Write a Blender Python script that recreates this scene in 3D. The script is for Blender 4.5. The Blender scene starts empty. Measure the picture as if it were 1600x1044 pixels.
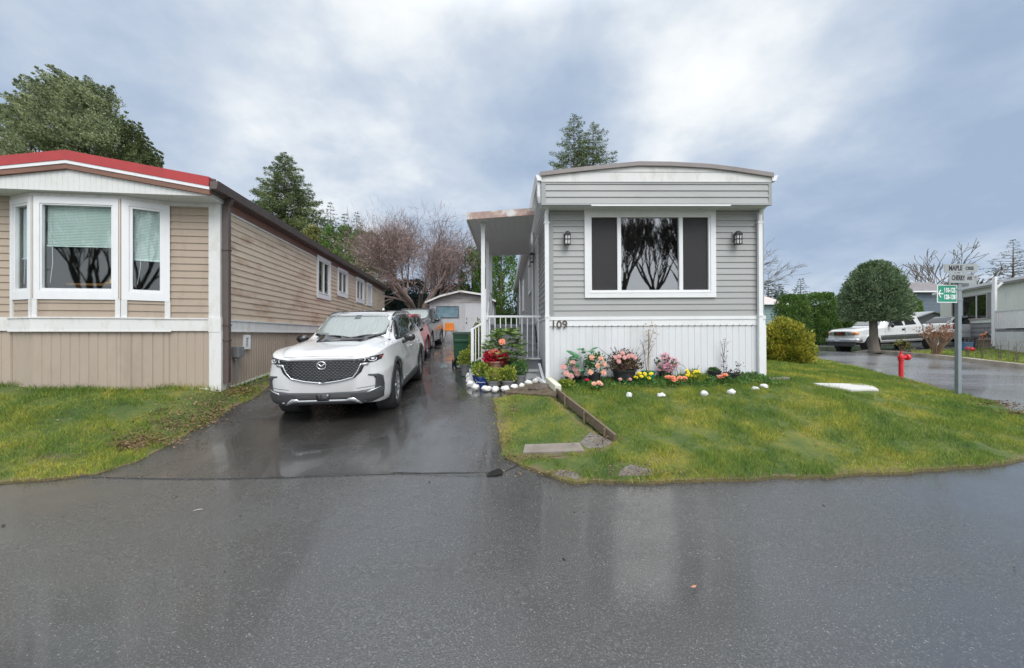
import bpy, bmesh, math, random
import numpy as np
from mathutils import Vector, Matrix, noise
from mathutils.bvhtree import BVHTree
from mathutils.geometry import delaunay_2d_cdt
PI = math.pi; rad = math.radians
sc = bpy.context.scene
COL = sc.collection
F = 622.0; HOR = 521.0; CX = 800.0; CAMZ = 1.6
rng = np.random.default_rng(7)

# ---------------------------------------------------------------- objects
def link(o, parent=None):
    COL.objects.link(o)
    if parent is not None: o.parent = parent
    return o
def tag(o, label=None, cat=None, group=None, kind=None):
    if label: o['label'] = label
    if cat: o['category'] = cat
    if group: o['group'] = group
    if kind: o['kind'] = kind
    return o
def empty(name, loc=(0, 0, 0), rz=0.0, label=None, cat=None, group=None):
    o = bpy.data.objects.new(name, None); link(o)
    o.empty_display_size = 0.2
    o.location = loc; o.rotation_euler = (0, 0, rz)
    return tag(o, label, cat, group)
def copy_tree(o, parent=None):
    c = o.copy(); COL.objects.link(c); c.parent = parent
    for ch in list(o.children): copy_tree(ch, c)
    return c

class MB:
    """collects geometry, builds ONE mesh object"""
    def __init__(s): s.v = []; s.f = []; s.m = []; s.mi = 0
    def add(s, vs, fs):
        b = len(s.v); s.v += [tuple(p) for p in vs]
        for f in fs: s.f.append(tuple(b + i for i in f)); s.m.append(s.mi)
        return s
    def box(s, x0, x1, y0, y1, z0, z1):
        vs = [(x0,y0,z0),(x1,y0,z0),(x1,y1,z0),(x0,y1,z0),(x0,y0,z1),(x1,y0,z1),(x1,y1,z1),(x0,y1,z1)]
        return s.add(vs, [(3,2,1,0),(4,5,6,7),(0,1,5,4),(1,2,6,5),(2,3,7,6),(3,0,4,7)])
    def obox(s, c, size, M=None):
        hx, hy, hz = size[0]/2, size[1]/2, size[2]/2
        vs = [Vector(p) for p in [(-hx,-hy,-hz),(hx,-hy,-hz),(hx,hy,-hz),(-hx,hy,-hz),(-hx,-hy,hz),(hx,-hy,hz),(hx,hy,hz),(-hx,hy,hz)]]
        if M is not None: vs = [M @ p for p in vs]
        c = Vector(c); return s.add([p + c for p in vs], [(3,2,1,0),(4,5,6,7),(0,1,5,4),(1,2,6,5),(2,3,7,6),(3,0,4,7)])
    def bar(s, a, b, w, h, up=(0,0,1)):
        a, b = Vector(a), Vector(b); d = b - a; L = d.length
        if L < 1e-6: return s
        y = d / L; u = Vector(up); x = y.cross(u)
        if x.length < 1e-4: x = y.cross(Vector((1,0,0)))
        x.normalize(); z = x.cross(y)
        M = Matrix((x, y, z)).transposed()
        return s.obox((a + b) / 2, (w, L, h), M)
    def tube(s, pts, r, seg=8, cap=True):
        pts = [Vector(p) for p in pts]; n = len(pts)
        rs = r if isinstance(r, (list, tuple)) else [r] * n
        b = len(s.v); ref = None
        for i, p in enumerate(pts):
            if n == 1: return s
            t = (pts[min(i+1, n-1)] - pts[max(i-1, 0)])
            if t.length < 1e-9: t = Vector((0,0,1))
            t.normalize()
            if ref is None:
                ref = t.cross(Vector((0,0,1)))
                if ref.length < 0.1: ref = t.cross(Vector((1,0,0)))
            ref = (ref - t * ref.dot(t))
            if ref.length < 1e-6: ref = t.cross(Vector((0.3,0.9,0.1)))
            ref.normalize(); bi = t.cross(ref)
            for k in range(seg):
                a = 2*PI*k/seg
                s.v.append(tuple(p + (ref*math.cos(a) + bi*math.sin(a)) * rs[i]))
        for i in range(n-1):
            for k in range(seg):
                k2 = (k+1) % seg
                s.f.append((b+i*seg+k, b+i*seg+k2, b+(i+1)*seg+k2, b+(i+1)*seg+k)); s.m.append(s.mi)
        if cap:
            s.f.append(tuple(b+k for k in range(seg))[::-1]); s.m.append(s.mi)
            s.f.append(tuple(b+(n-1)*seg+k for k in range(seg))); s.m.append(s.mi)
        return s
    def lathe(s, prof, c=(0,0,0), seg=24, axis='z', cap=True):
        b = len(s.v); c = Vector(c); n = len(prof)
        for r, h in prof:
            for k in range(seg):
                a = 2*PI*k/seg; x, y = r*math.cos(a), r*math.sin(a)
                if axis == 'z': p = (x, y, h)
                elif axis == 'x': p = (h, x, y)
                else: p = (x, h, -y)
                s.v.append(tuple(c + Vector(p)))
        for i in range(n-1):
            for k in range(seg):
                k2 = (k+1) % seg
                s.f.append((b+i*seg+k, b+i*seg+k2, b+(i+1)*seg+k2, b+(i+1)*seg+k)); s.m.append(s.mi)
        if cap:
            s.f.append(tuple(b+k for k in range(seg))[::-1]); s.m.append(s.mi)
            s.f.append(tuple(b+(n-1)*seg+k for k in range(seg))); s.m.append(s.mi)
        return s
    def prism(s, poly, o, u, w, depth):
        """poly (a,b) in the plane o+a*u+b*w, extruded by vector depth"""
        o, u, w, d = Vector(o), Vector(u), Vector(w), Vector(depth)
        A = [o + u*a + w*b for a, b in poly]; B = [p + d for p in A]; n = len(A)
        fs = [tuple(range(n))[::-1], tuple(range(n, 2*n))]
        for i in range(n): j = (i+1) % n; fs.append((i, j, n+j, n+i))
        return s.add(A + B, fs)
    def blob(s, c, r, seg=10, rings=6, seed=0, amp=0.12, flat=0.0):
        b = len(s.v); c = Vector(c)
        for i in range(rings+1):
            th = PI*i/rings
            for k in range(seg):
                ph = 2*PI*k/seg
                d = Vector((math.sin(th)*math.cos(ph), math.sin(th)*math.sin(ph), math.cos(th)))
                q = 1 + amp*noise.noise(d*1.7 + Vector((seed*3.1, seed*1.7, seed)))
                p = Vector((d.x*r[0]*q, d.y*r[1]*q, d.z*r[2]*q))
                if flat and p.z < -r[2]*flat: p.z = -r[2]*flat
                s.v.append(tuple(c + p))
        for i in range(rings):
            for k in range(seg):
                k2 = (k+1) % seg
                s.f.append((b+i*seg+k, b+(i+1)*seg+k, b+(i+1)*seg+k2, b+i*seg+k2)); s.m.append(s.mi)
        return s
    def build(s, name, mats, parent=None, smooth=False, bevel=0.0, absz=False, autos=None):
        me = bpy.data.meshes.new(name)
        vs = s.v
        if absz and parent is not None:
            z = parent.location.z; vs = [(a, b_, c - z) for a, b_, c in vs]
        me.from_pydata(vs, [], s.f)
        if not isinstance(mats, (list, tuple)): mats = [mats]
        for m in mats: me.materials.append(m)
        if len(mats) > 1: me.polygons.foreach_set('material_index', s.m)
        if smooth: me.polygons.foreach_set('use_smooth', [True]*len(me.polygons))
        me.validate(); me.update()
        o = bpy.data.objects.new(name, me); link(o, parent)
        if autos is not None:
            bm = bmesh.new(); bm.from_mesh(me)
            for e in bm.edges:
                if len(e.link_faces) == 2 and e.calc_face_angle(0) > autos: e.smooth = False
            for f in bm.faces: f.smooth = True
            bm.to_mesh(me); bm.free()
        if bevel:
            md = o.modifiers.new('bevel', 'BEVEL'); md.width = bevel; md.segments = 2; md.limit_method = 'ANGLE'; md.angle_limit = rad(40)
        return o

def fast_mesh(name, V, Fc, mat, parent=None, smooth=False):
    """V (N,3) float array, Fc (M,k) int array"""
    V = np.asarray(V, np.float32); Fc = np.asarray(Fc, np.int32)
    me = bpy.data.meshes.new(name)
    me.vertices.add(len(V)); me.vertices.foreach_set('co', V.ravel())
    k = Fc.shape[1]; M = len(Fc)
    me.loops.add(M*k); me.loops.foreach_set('vertex_index', Fc.ravel())
    me.polygons.add(M)
    me.polygons.foreach_set('loop_start', np.arange(0, M*k, k, dtype=np.int32))
    me.polygons.foreach_set('loop_total', np.full(M, k, np.int32))
    if smooth: me.polygons.foreach_set('use_smooth', np.ones(M, bool))
    me.materials.append(mat); me.update(calc_edges=True)
    o = bpy.data.objects.new(name, me); link(o, parent)
    return o

# ---------------------------------------------------------------- materials
def lin(c, k=.84):
    """sRGB 0-255 -> linear surface colour"""
    return tuple(k*((x/255)/12.92 if x/255 <= 0.04045 else ((x/255+0.055)/1.055)**2.4) for x in c)
class NT:
    def __init__(s, m): s.t = m.node_tree; s.n = s.t.nodes; s.l = s.t.links
    def N(s, typ, **kw):
        n = s.n.new(typ)
        for k, v in kw.items():
            if k.startswith('i_'): n.inputs[k[2:].replace('_', ' ')].default_value = v
            else: setattr(n, k, v)
        return n
    def L(s, a, b): s.l.new(a, b)
    def noise(s, vec, scale, detail=3, rough=0.55):
        n = s.N('ShaderNodeTexNoise'); n.inputs['Scale'].default_value = scale
        n.inputs['Detail'].default_value = detail; n.inputs['Roughness'].default_value = rough
        if vec is not None: s.L(vec, n.inputs['Vector'])
        return n.outputs['Fac']
    def ramp(s, fac, stops, interp='LINEAR'):
        n = s.N('ShaderNodeValToRGB'); r = n.color_ramp; r.interpolation = interp
        while len(r.elements) > 1: r.elements.remove(r.elements[-1])
        for i, (p, c) in enumerate(stops):
            e = r.elements[0] if i == 0 else r.elements.new(p)
            e.position = p; e.color = (*c, 1) if len(c) == 3 else c
        s.L(fac, n.inputs['Fac']); return n.outputs['Color']
    def mix(s, fac, a, b, mode='MIX'):
        n = s.N('ShaderNodeMix', data_type='RGBA', blend_type=mode)
        for k, v in ((0, fac), (6, a), (7, b)):
            inp = n.inputs[k]
            if hasattr(v, 'node'): s.L(v, inp)
            elif k == 0: inp.default_value = v
            elif isinstance(v, (int, float)): inp.default_value = (v, v, v, 1)
            else: inp.default_value = (*v, 1) if len(v) == 3 else v
        return n.outputs[2]
    def math(s, op, a, b=None, clamp=False):
        n = s.N('ShaderNodeMath', operation=op, use_clamp=clamp)
        for i, v in enumerate((a, b)):
            if v is None: continue
            if hasattr(v, 'node'): s.L(v, n.inputs[i])
            else: n.inputs[i].default_value = v
        return n.outputs[0]
    def map(s, v, a, b, c, d):
        n = s.N('ShaderNodeMapRange'); s.L(v, n.inputs[0])
        for i, x in zip((1, 2, 3, 4), (a, b, c, d)): n.inputs[i].default_value = x
        return n.outputs[0]
    def bump(s, h, strength=0.3, dist=0.01):
        n = s.N('ShaderNodeBump'); n.inputs['Strength'].default_value = strength; n.inputs['Distance'].default_value = dist
        s.L(h, n.inputs['Height']); return n.outputs['Normal']
def new_mat(name):
    m = bpy.data.materials.new(name); m.use_nodes = True
    t = NT(m); t.n.clear()
    out = t.N('ShaderNodeOutputMaterial'); b = t.N('ShaderNodeBsdfPrincipled')
    t.L(b.outputs[0], out.inputs[0]); return m, t, b, out
_mats = {}
def M(name, col, rough=0.5, var=0.12, scale=3.0, metal=0.0, bump=0.0, bscale=40.0, dirt=None, dirt_amt=0.35, dirt_scale=2.0,
      island=0.0, coat=0.0, spec=0.5, stretch=None, sub=0.0):
    """plain procedural material: base colour with noise variation, optional dirt and bump"""
    if name in _mats: return _mats[name]
    if min(col) > .5: col = tuple(x*.86 for x in col)
    m, t, b, out = new_mat(name)
    co = t.N('ShaderNodeTexCoord').outputs['Object']
    if stretch:
        mp = t.N('ShaderNodeMapping'); mp.inputs['Scale'].default_value = stretch; t.L(co, mp.inputs['Vector']); cv = mp.outputs[0]
    else: cv = co
    f = t.noise(cv, scale, 4)
    lo = tuple(c*(1-var) for c in col); hi = tuple(min(1, c*(1+var)) for c in col)
    c = t.ramp(f, [(0.3, lo), (0.7, hi)])
    if dirt is not None:
        df = t.map(t.noise(cv, dirt_scale, 6, 0.7), 0.5, 0.72, 0, dirt_amt)
        c = t.mix(df, c, dirt)
    if island:
        g = t.N('ShaderNodeNewGeometry').outputs['Random Per Island']
        c = t.mix(1.0, c, t.ramp(g, [(0, (1-island,)*3), (1, (1+island,)*3)]), 'MULTIPLY')
    t.L(c, b.inputs['Base Color'])
    rr = t.map(t.noise(cv, scale*2.3, 3), 0.3, 0.7, max(0.02, rough*0.82), min(1, rough*1.18))
    t.L(rr, b.inputs['Roughness'])
    b.inputs['Metallic'].default_value = metal; b.inputs['Specular IOR Level'].default_value = spec
    if coat: b.inputs['Coat Weight'].default_value = coat; b.inputs['Coat Roughness'].default_value = 0.05
    if bump: t.L(t.bump(t.noise(cv, bscale, 4), bump, 0.01), b.inputs['Normal'])
    if sub: 
        b.inputs['Subsurface Weight'].default_value = 0
    _mats[name] = m; return m
def leafmat(name, cols, scale=1.2, rough=0.6, trans=0.25):
    """foliage: per-leaf random and clump noise between several leaf colours, slightly translucent"""
    if name in _mats: return _mats[name]
    m, t, b, out = new_mat(name)
    co = t.N('ShaderNodeTexCoord').outputs['Object']
    g = t.N('ShaderNodeNewGeometry').outputs['Random Per Island']
    f = t.math('ADD', t.math('MULTIPLY', g, 0.55), t.math('MULTIPLY', t.map(t.noise(co, scale, 3), 0.3, 0.7, 0, 1), 0.45))
    n = len(cols); c = t.ramp(f, [(0.12 + 0.76*i/max(1, n-1), cc) for i, cc in enumerate(cols)])
    t.L(c, b.inputs['Base Color']); b.inputs['Roughness'].default_value = rough
    b.inputs['Specular IOR Level'].default_value = 0.3
    if trans:
        tr = t.N('ShaderNodeBsdfTranslucent'); t.L(c, tr.inputs['Color'])
        mx = t.N('ShaderNodeMixShader'); mx.inputs[0].default_value = trans
        t.L(b.outputs[0], mx.inputs[1]); t.L(tr.outputs[0], mx.inputs[2]); t.L(mx.outputs[0], out.inputs[0])
    _mats[name] = m; return m
def glassmat(name, tint=(0.8, 0.85, 0.85), base=0.06, rough=0.02):
    """window pane: fresnel reflection over a tinted see-through"""
    if name in _mats: return _mats[name]
    m, t, b, out = new_mat(name); t.n.remove(b)
    ge = t.N('ShaderNodeNewGeometry'); dp_ = t.N('ShaderNodeVectorMath', operation='DOT_PRODUCT'); t.L(ge.outputs['Incoming'], dp_.inputs[0]); t.L(ge.outputs['Normal'], dp_.inputs[1])
    c1 = t.math('SUBTRACT', 1.0, t.math('ABSOLUTE', dp_.outputs['Value']))
    fac = t.math('ADD', t.math('MULTIPLY', t.math('POWER', c1, 5.0), .9), .05+base*.5, True)
    tr = t.N('ShaderNodeBsdfTransparent'); tr.inputs[0].default_value = (*tint, 1)
    gl = t.N('ShaderNodeBsdfGlossy'); gl.inputs['Roughness'].default_value = rough
    mx = t.N('ShaderNodeMixShader'); t.L(fac, mx.inputs[0]); t.L(tr.outputs[0], mx.inputs[1]); t.L(gl.outputs[0], mx.inputs[2])
    t.L(mx.outputs[0], out.inputs[0]); _mats[name] = m; return m

# ---------------------------------------------------------------- terrain
_ctl = [(-10,-6,0),(0,-6,0),(10,-6,0),(-14,0,0),(-5,0,0),(0,0,0),(5,0,0),(14,0,0),(-10,2.5,0),(-5,2.5,0),(0,2.5,0),(5,2.5,0),(10,2.5,.02),(-3,3.6,.01),(1,3.3,0),(4,3.3,.0),(14,3,.05),(9,3.8,.08),
 (-.14,4.3,.1),(-2.39,4.25,.07),(-5.3,4.1,.05),(-8,4.0,.03),(-4.46,5.04,.15),(-4.46,5.9,.28),(-4.5,6.9,.52),(-4.5,7.6,.62),
 (-4.9,6.5,.70),(-5.05,8.3,.77),(-5.4,10,.85),(-6.5,5.85,.70),(-7.5,5.7,.70),(-9,5.5,.68),(-6.2,4.9,.33),(-7.5,4.8,.33),(-9,4.7,.33),(-5.5,5.2,.36),
 (.70,7.58,.64),(4.8,7.65,.78),(-.51,7.95,.5),(-.95,5.9,.34),(-1.95,6.85,.35),(-3.8,6.85,.29),(-2.15,9.65,.495),(-3.9,9.6,.46),(-.6,9.5,.6),(-3.0,14.2,.80),(-1,14,.8),(-2.5,20.5,1.15),(-5,20,1.15),(0,20,1.15),
 (-.11,4.66,.17),(.66,4.09,.08),(3.4,4.25,.07),(6.1,4.74,.12),(1.24,4.84,.27),(.76,6.56,.62),(2.6,5.4,.4),(4.8,6.2,.56),(6.2,7.2,.62),(0.2,6.3,.42),(0.5,5.2,.28),
 (8.7,7.8,.40),(10.4,10.6,.42),(9.4,7.2,.30),(11.5,8.2,.30),(7.5,5.6,.25),(13,6,.18),(18,14,.45),(22,12,.4),(19.4,19.4,.6),(18.9,22.6,.63),(12.1,16,.65),(8.7,12.6,.75),(18,21.2,.65),(24,20.5,.85),(5,14,.9),
 (26,18,.8),(30,22,.9),(24,8,.25),(30,5,.15),(20,26,.8),(12,24,.85),(16.8,18.0,.69),(18.2,19.0,.69),(18.6,17.0,.64),(4,24,1.1),(-8,14,.95),(-12,8,.8),(-14,20,1.1),(-20,6,.5),(-25,20,1.1),(0,32,1.2),(20,34,1.0),(-20,34,1.2),(40,30,1.0),(45,10,.4)]
_P = np.array([(a, b) for a, b, c in _ctl], float); _Z = np.array([c for a, b, c in _ctl], float)
def _phi(r): return r*r*r
def _solve():
    n = len(_P); R = np.linalg.norm(_P[:, None]-_P[None], axis=2); R = R  # linear kernel: no overshoot
    K = R.copy(); A = np.zeros((n+1, n+1)); A[:n, :n] = K + np.eye(n)*(-0.05); A[:n, n] = 1; A[n, :n] = 1
    return np.linalg.solve(A, np.append(_Z, 0))
_W = _solve()
def hz_np(x, y):
    x = np.asarray(x, float); y = np.asarray(y, float); sh = x.shape
    x = x.ravel(); y = y.ravel(); out = np.empty(len(x))
    for i in range(0, len(x), 20000):
        Q = np.stack([x[i:i+20000], y[i:i+20000]], 1)
        d = np.sqrt(((Q[:, None]-_P[None])**2).sum(2) + 0.12**2)
        out[i:i+20000] = d @ _W[:-1] + _W[-1]
    r = np.hypot(x-5, y-10); k = np.clip((r-38)/25, 0, 1)
    out = np.clip(out, -0.05, 1.3)*(1-k) + 0.95*k
    return out.reshape(sh)
def hz(x, y): return float(hz_np(np.array([x]), np.array([y]))[0])
def at(px, py, z=None, lift=0.0):
    """where the sight line through photo pixel (px,py) meets the ground (or height z)"""
    k = (px-CX)/F; s = -(py-HOR)/F
    if z is not None:
        t = (z-CAMZ)/s; return Vector((k*t, t, z))
    t = 2.0
    while t < 80:
        if CAMZ + s*t <= hz(k*t, t) + lift: break
        t += 0.1
    a, b = t-0.1, t
    for _ in range(14):
        m = (a+b)/2
        if CAMZ + s*m <= hz(k*m, m) + lift: b = m
        else: a = m
    return Vector((k*b, b, hz(k*b, b)))
def pd(px, py, y):
    """point at depth y (metres from the camera) seen at photo pixel"""
    return Vector(((px-CX)/F*y, y, CAMZ-(py-HOR)/F*y))

# ---------------------------------------------------------------- planar / polygon tools
def cdt(poly, step, holes=()):
    """triangulate polygon (2-D list) with interior grid points"""
    def inside(x, y, pg):
        c = False; n = len(pg); j = n-1
        for i in range(n):
            xi, yi = pg[i]; xj, yj = pg[j]
            if (yi > y) != (yj > y) and x < (xj-xi)*(y-yi)/(yj-yi)+xi: c = not c
            j = i
        return c
    dense = []
    n = len(poly)
    for i in range(n):
        a, b = poly[i], poly[(i+1) % n]; L = math.dist(a, b); k = max(1, int(L/step))
        for q in range(k): dense.append((a[0]+(b[0]-a[0])*q/k, a[1]+(b[1]-a[1])*q/k))
    pts = list(dense); m = len(dense)
    edges = [(i, (i+1) % m) for i in range(m)]
    xs = [p[0] for p in poly]; ys = [p[1] for p in poly]
    y = min(ys)+step*.5; row = 0
    dp = np.array(dense)
    while y < max(ys):
        x = min(xs)+step*(.5 if row % 2 else .25)
        while x < max(xs):
            if inside(x, y, dense) and ((dp[:, 0]-x)**2+(dp[:, 1]-y)**2).min() > (step*.35)**2: pts.append((x, y))
            x += step
        y += step; row += 1
    r = delaunay_2d_cdt([Vector(p) for p in pts], edges, [], 1, 1e-6)
    V, T = r[0], r[2]
    out = []
    for t in T:
        c = sum((V[i] for i in t), Vector((0, 0)))/len(t)
        if inside(c.x, c.y, dense): out.append(tuple(t))
    return [tuple(v) for v in V], out, dense
def smooth_poly(pts, it=2, closed=True):
    for _ in range(it):
        q = []; n = len(pts)
        for i in range(n if closed else n-1):
            a, b = pts[i], pts[(i+1) % n]
            q += [(a[0]*.75+b[0]*.25, a[1]*.75+b[1]*.25), (a[0]*.25+b[0]*.75, a[1]*.25+b[1]*.75)]
        pts = q
    return pts
def sheet(name, poly, step, lift, mat, edge=0.0, kind='structure', zfun=None):
    V, T, dense = cdt(poly, step)
    a = np.array(V); z = hz_np(a[:, 0], a[:, 1]) + lift
    if zfun is not None: z = z + zfun(a[:, 0], a[:, 1])
    vs = [(x, y, float(zz)) for (x, y), zz in zip(V, z)]
    mb = MB(); fs = []
    for t in T:
        (ax, ay), (bx, by), (cx, cy) = V[t[0]], V[t[1]], V[t[2]]
        fs.append(t if (bx-ax)*(cy-ay)-(by-ay)*(cx-ax) > 0 else t[::-1])
    mb.add(vs, fs)
    if edge:
        m = len(dense); b = len(mb.v)
        d = np.array(dense); zz = hz_np(d[:, 0], d[:, 1]) + lift + (zfun(d[:, 0], d[:, 1]) if zfun is not None else 0)
        for (x, y), q in zip(dense, zz): mb.v.append((x, y, float(q)))
        for (x, y), q in zip(dense, zz): mb.v.append((x, y, float(q)-edge))
        area = sum(dense[i][0]*dense[(i+1) % m][1]-dense[(i+1) % m][0]*dense[i][1] for i in range(m))
        for i in range(m):
            j = (i+1) % m; f = (b+i, b+m+i, b+m+j, b+j)
            mb.f.append(f[::-1] if area < 0 else f); mb.m.append(0)
    o = mb.build(name, mat, smooth=True, autos=rad(40)); 
    if kind: o['kind'] = kind
    return o
def text_obj(txt, size, mat, name='lettering', parent=None, loc=(0,0,0), rot=(PI/2,0,0), depth=0.004, align='CENTER', bold=0.0, sx=1.0, absz=False):
    cu = bpy.data.curves.new(name, 'FONT'); cu.body = txt; cu.size = size; cu.extrude = depth/2; cu.offset = bold
    cu.align_x = align; cu.align_y = 'CENTER'; cu.resolution_u = 3
    tmp = bpy.data.objects.new('tmp_text', cu); COL.objects.link(tmp)
    dg = bpy.context.evaluated_depsgraph_get(); dg.update()
    me = bpy.data.meshes.new_from_object(tmp.evaluated_get(dg)); bpy.data.objects.remove(tmp); bpy.data.curves.remove(cu)
    me.name = name; me.materials.clear(); me.materials.append(mat)
    Mx = Matrix.Translation(loc) @ Matrix([[*r, 0] for r in Matrix.Identity(3)]+[[0,0,0,1]])
    from mathutils import Euler
    Mx = Matrix.Translation(loc) @ Euler(rot).to_matrix().to_4x4() @ Matrix.Diagonal((sx, 1, 1, 1))
    me.transform(Mx)
    if absz and parent is not None: me.transform(Matrix.Translation((0, 0, -parent.location.z)))
    o = bpy.data.objects.new(name, me); link(o, parent); return o
def siding(mb, o, u, n, u0, u1, w0, w1, step, holes=(), depth=0.014, phase=0.0):
    """clapboards on the plane o + a*u + z, each board a slanted face with a lip, around rectangular holes (a0,a1,z0,z1)"""
    o, u, n = Vector(o), Vector(u), Vector(n); Z = Vector((0,0,1))
    rows = [w0]; w = w0 - phase*step + step
    while w < w1-1e-4: rows.append(w); w += step
    rows.append(w1)
    def segs(wa, wb):
        s = [(u0, u1)]; wm = (wa+wb)/2
        for a0, a1, z0, z1 in holes:
            if z0 < wm < z1:
                t = []
                for p, q in s:
                    if a1 <= p or a0 >= q: t.append((p, q)); continue
                    if a0 > p: t.append((p, a0))
                    if a1 < q: t.append((a1, q))
                s = t
        return s
    def P(a, w, d): return o + u*a + Z*w + n*d
    flip = u.cross(Z).dot(n) < 0
    def q(a, b, c, d): mb.add([a, b, c, d], [(3,2,1,0) if flip else (0,1,2,3)])
    for i in range(len(rows)-1):
        ra, rb = rows[i], rows[i+1]; full = step
        cuts = sorted({ra, rb} | {h[k] for h in holes for k in (2, 3) if ra < h[k] < rb})
        for wa, wb in zip(cuts, cuts[1:]):
            da = depth*(1-(wa-ra)/full); db = depth*(1-(wb-ra)/full)
            for p, r in segs(wa, wb): q(P(p, wa, da), P(r, wa, da), P(r, wb, db), P(p, wb, db))
        if i:
            db = depth*(1-(ra-rows[i-1])/full)
            for p, r in segs(ra-1e-4, ra+1e-4): q(P(p, ra, db), P(r, ra, db), P(r, ra, depth), P(p, ra, depth))
def ribs(mb, o, u, n, u0, u1, zb, zt, pitch=0.12, groove=0.012, dep=0.008, both=False):
    """vertical ribbed panel; zb may be a function of a"""
    o, u, n = Vector(o), Vector(u), Vector(n); Z = Vector((0,0,1))
    zf = zb if callable(zb) else (lambda a: zb); zg = zt if callable(zt) else (lambda a: zt)
    prof = []; a = u0
    while a < u1-1e-6:
        e = min(a+pitch, u1)
        prof += [(a, 0), (max(a, e-groove*1.5), 0), (max(a, e-groove), -dep), (max(a, e-groove*.4), -dep)]
        a = e
    prof.append((u1, 0))
    flip = u.cross(Z).dot(n) < 0
    for (a, d), (b, e) in zip(prof, prof[1:]):
        if b-a < 1e-7 and abs(d-e) < 1e-7: continue
        vs = [o+u*a+n*d+Z*zf(a), o+u*b+n*e+Z*zf(b), o+u*b+n*e+Z*zg(b), o+u*a+n*d+Z*zg(a)]
        mb.add(vs, [(3,2,1,0) if flip else (0,1,2,3)])
def frame(mb, o, u, n, a0, a1, z0, z1, t, d0, d1, tb=None):
    """rectangular frame on plane o,u; outward from d0 to d1; members butt, none coplanar"""
    tb = t if tb is None else tb
    o, u, n = Vector(o), Vector(u), Vector(n); Z = Vector((0,0,1))
    def bx(p, q, r, s):
        vs = [o+u*x+Z*z+n*d for d in (d0, d1) for x, z in ((p, r), (q, r), (q, s), (p, s))]
        f = [(0,3,2,1),(4,5,6,7),(0,1,5,4),(1,2,6,5),(2,3,7,6),(3,0,4,7)]
        if u.cross(Z).dot(n) > 0: pass
        else: f = [g[::-1] for g in f]
        mb.add(vs, f)
    bx(a0, a1, z1-t, z1); bx(a0, a1, z0, z0+tb); bx(a0, a0+t, z0+tb, z1-t); bx(a1-t, a1, z0+tb, z1-t)
def panel(mb, o, u, n, a0, a1, z0, z1, d0, d1):
    o, u, n = Vector(o), Vector(u), Vector(n); Z = Vector((0,0,1))
    vs = [o+u*x+Z*z+n*d for d in (d0, d1) for x, z in ((a0, z0), (a1, z0), (a1, z1), (a0, z1))]
    f = [(0,3,2,1),(4,5,6,7),(0,1,5,4),(1,2,6,5),(2,3,7,6),(3,0,4,7)]
    if u.cross(Z).dot(n) <= 0: f = [g[::-1] for g in f]
    mb.add(vs, f)

# ---------------------------------------------------------------- foliage tools
def leaves(P, size, rs, up=0.0, aspect=2.2, dirs=None, jit=0.6):
    """one quad (kite) leaf per point; returns V,F"""
    n = len(P); P = np.asarray(P, float)
    d = rs.normal(size=(n, 3)); d[:, 2] += up
    if dirs is not None: d = np.asarray(dirs) + d*jit
    d /= np.linalg.norm(d, axis=1)[:, None]+1e-9
    r = rs.normal(size=(n, 3)); s = np.cross(d, r); s /= np.linalg.norm(s, axis=1)[:, None]+1e-9
    L = size*rs.uniform(.65, 1.35, n)[:, None]; Wd = L/aspect/2
    V = np.stack([P, P+d*L*.45+s*Wd, P+d*L, P+d*L*.45-s*Wd], 1).reshape(-1, 3)
    Fc = np.arange(4*n).reshape(n, 4); return V, Fc
def join(parts):
    Vs, Fs, b = [], [], 0
    for V, Fc in parts: Vs.append(V); Fs.append(Fc+b); b += len(V)
    return np.concatenate(Vs), np.concatenate(Fs)
def grow(mb, p, d, L, r, depth, rs, spread=0.6, up=0.15, shrink=0.72, seg=5, tips=None, kids=(2, 4), bend=0.25, rmin=0.004):
    """recursive branch; collects twig tips"""
    pts = [Vector(p)]; rad_ = [r]; dd = Vector(d).normalized(); n = 4 if depth > 1 else 3
    for i in range(n):
        dd = (dd + Vector((rs.normal()*bend*.5, rs.normal()*bend*.5, rs.normal()*bend*.4 + up*.35))).normalized()
        pts.append(pts[-1] + dd*(L/n)); rad_.append(max(rmin, r*(1-0.42*(i+1)/n)))
    mb.tube(pts, rad_, seg=max(3, seg), cap=False)
    if depth <= 0:
        if tips is not None: tips.append((pts[-1], dd)); 
        return
    k = rs.integers(kids[0], kids[1]+1)
    for i in range(k):
        t = rs.uniform(0.35, 1.0) if i else 1.0
        j = min(n, max(1, int(round(t*n)))); q = pts[j]
        ax = Vector((rs.normal(), rs.normal(), rs.normal()*.5)).normalized()
        nd = (dd + ax*spread*rs.uniform(.6, 1.3) + Vector((0,0,up))).normalized()
        grow(mb, q, nd, L*shrink*rs.uniform(.75, 1.15), max(rmin, rad_[j]*rs.uniform(.5, .72)), depth-1, rs, spread, up, shrink, seg-1, tips, kids, bend, rmin)
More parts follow.
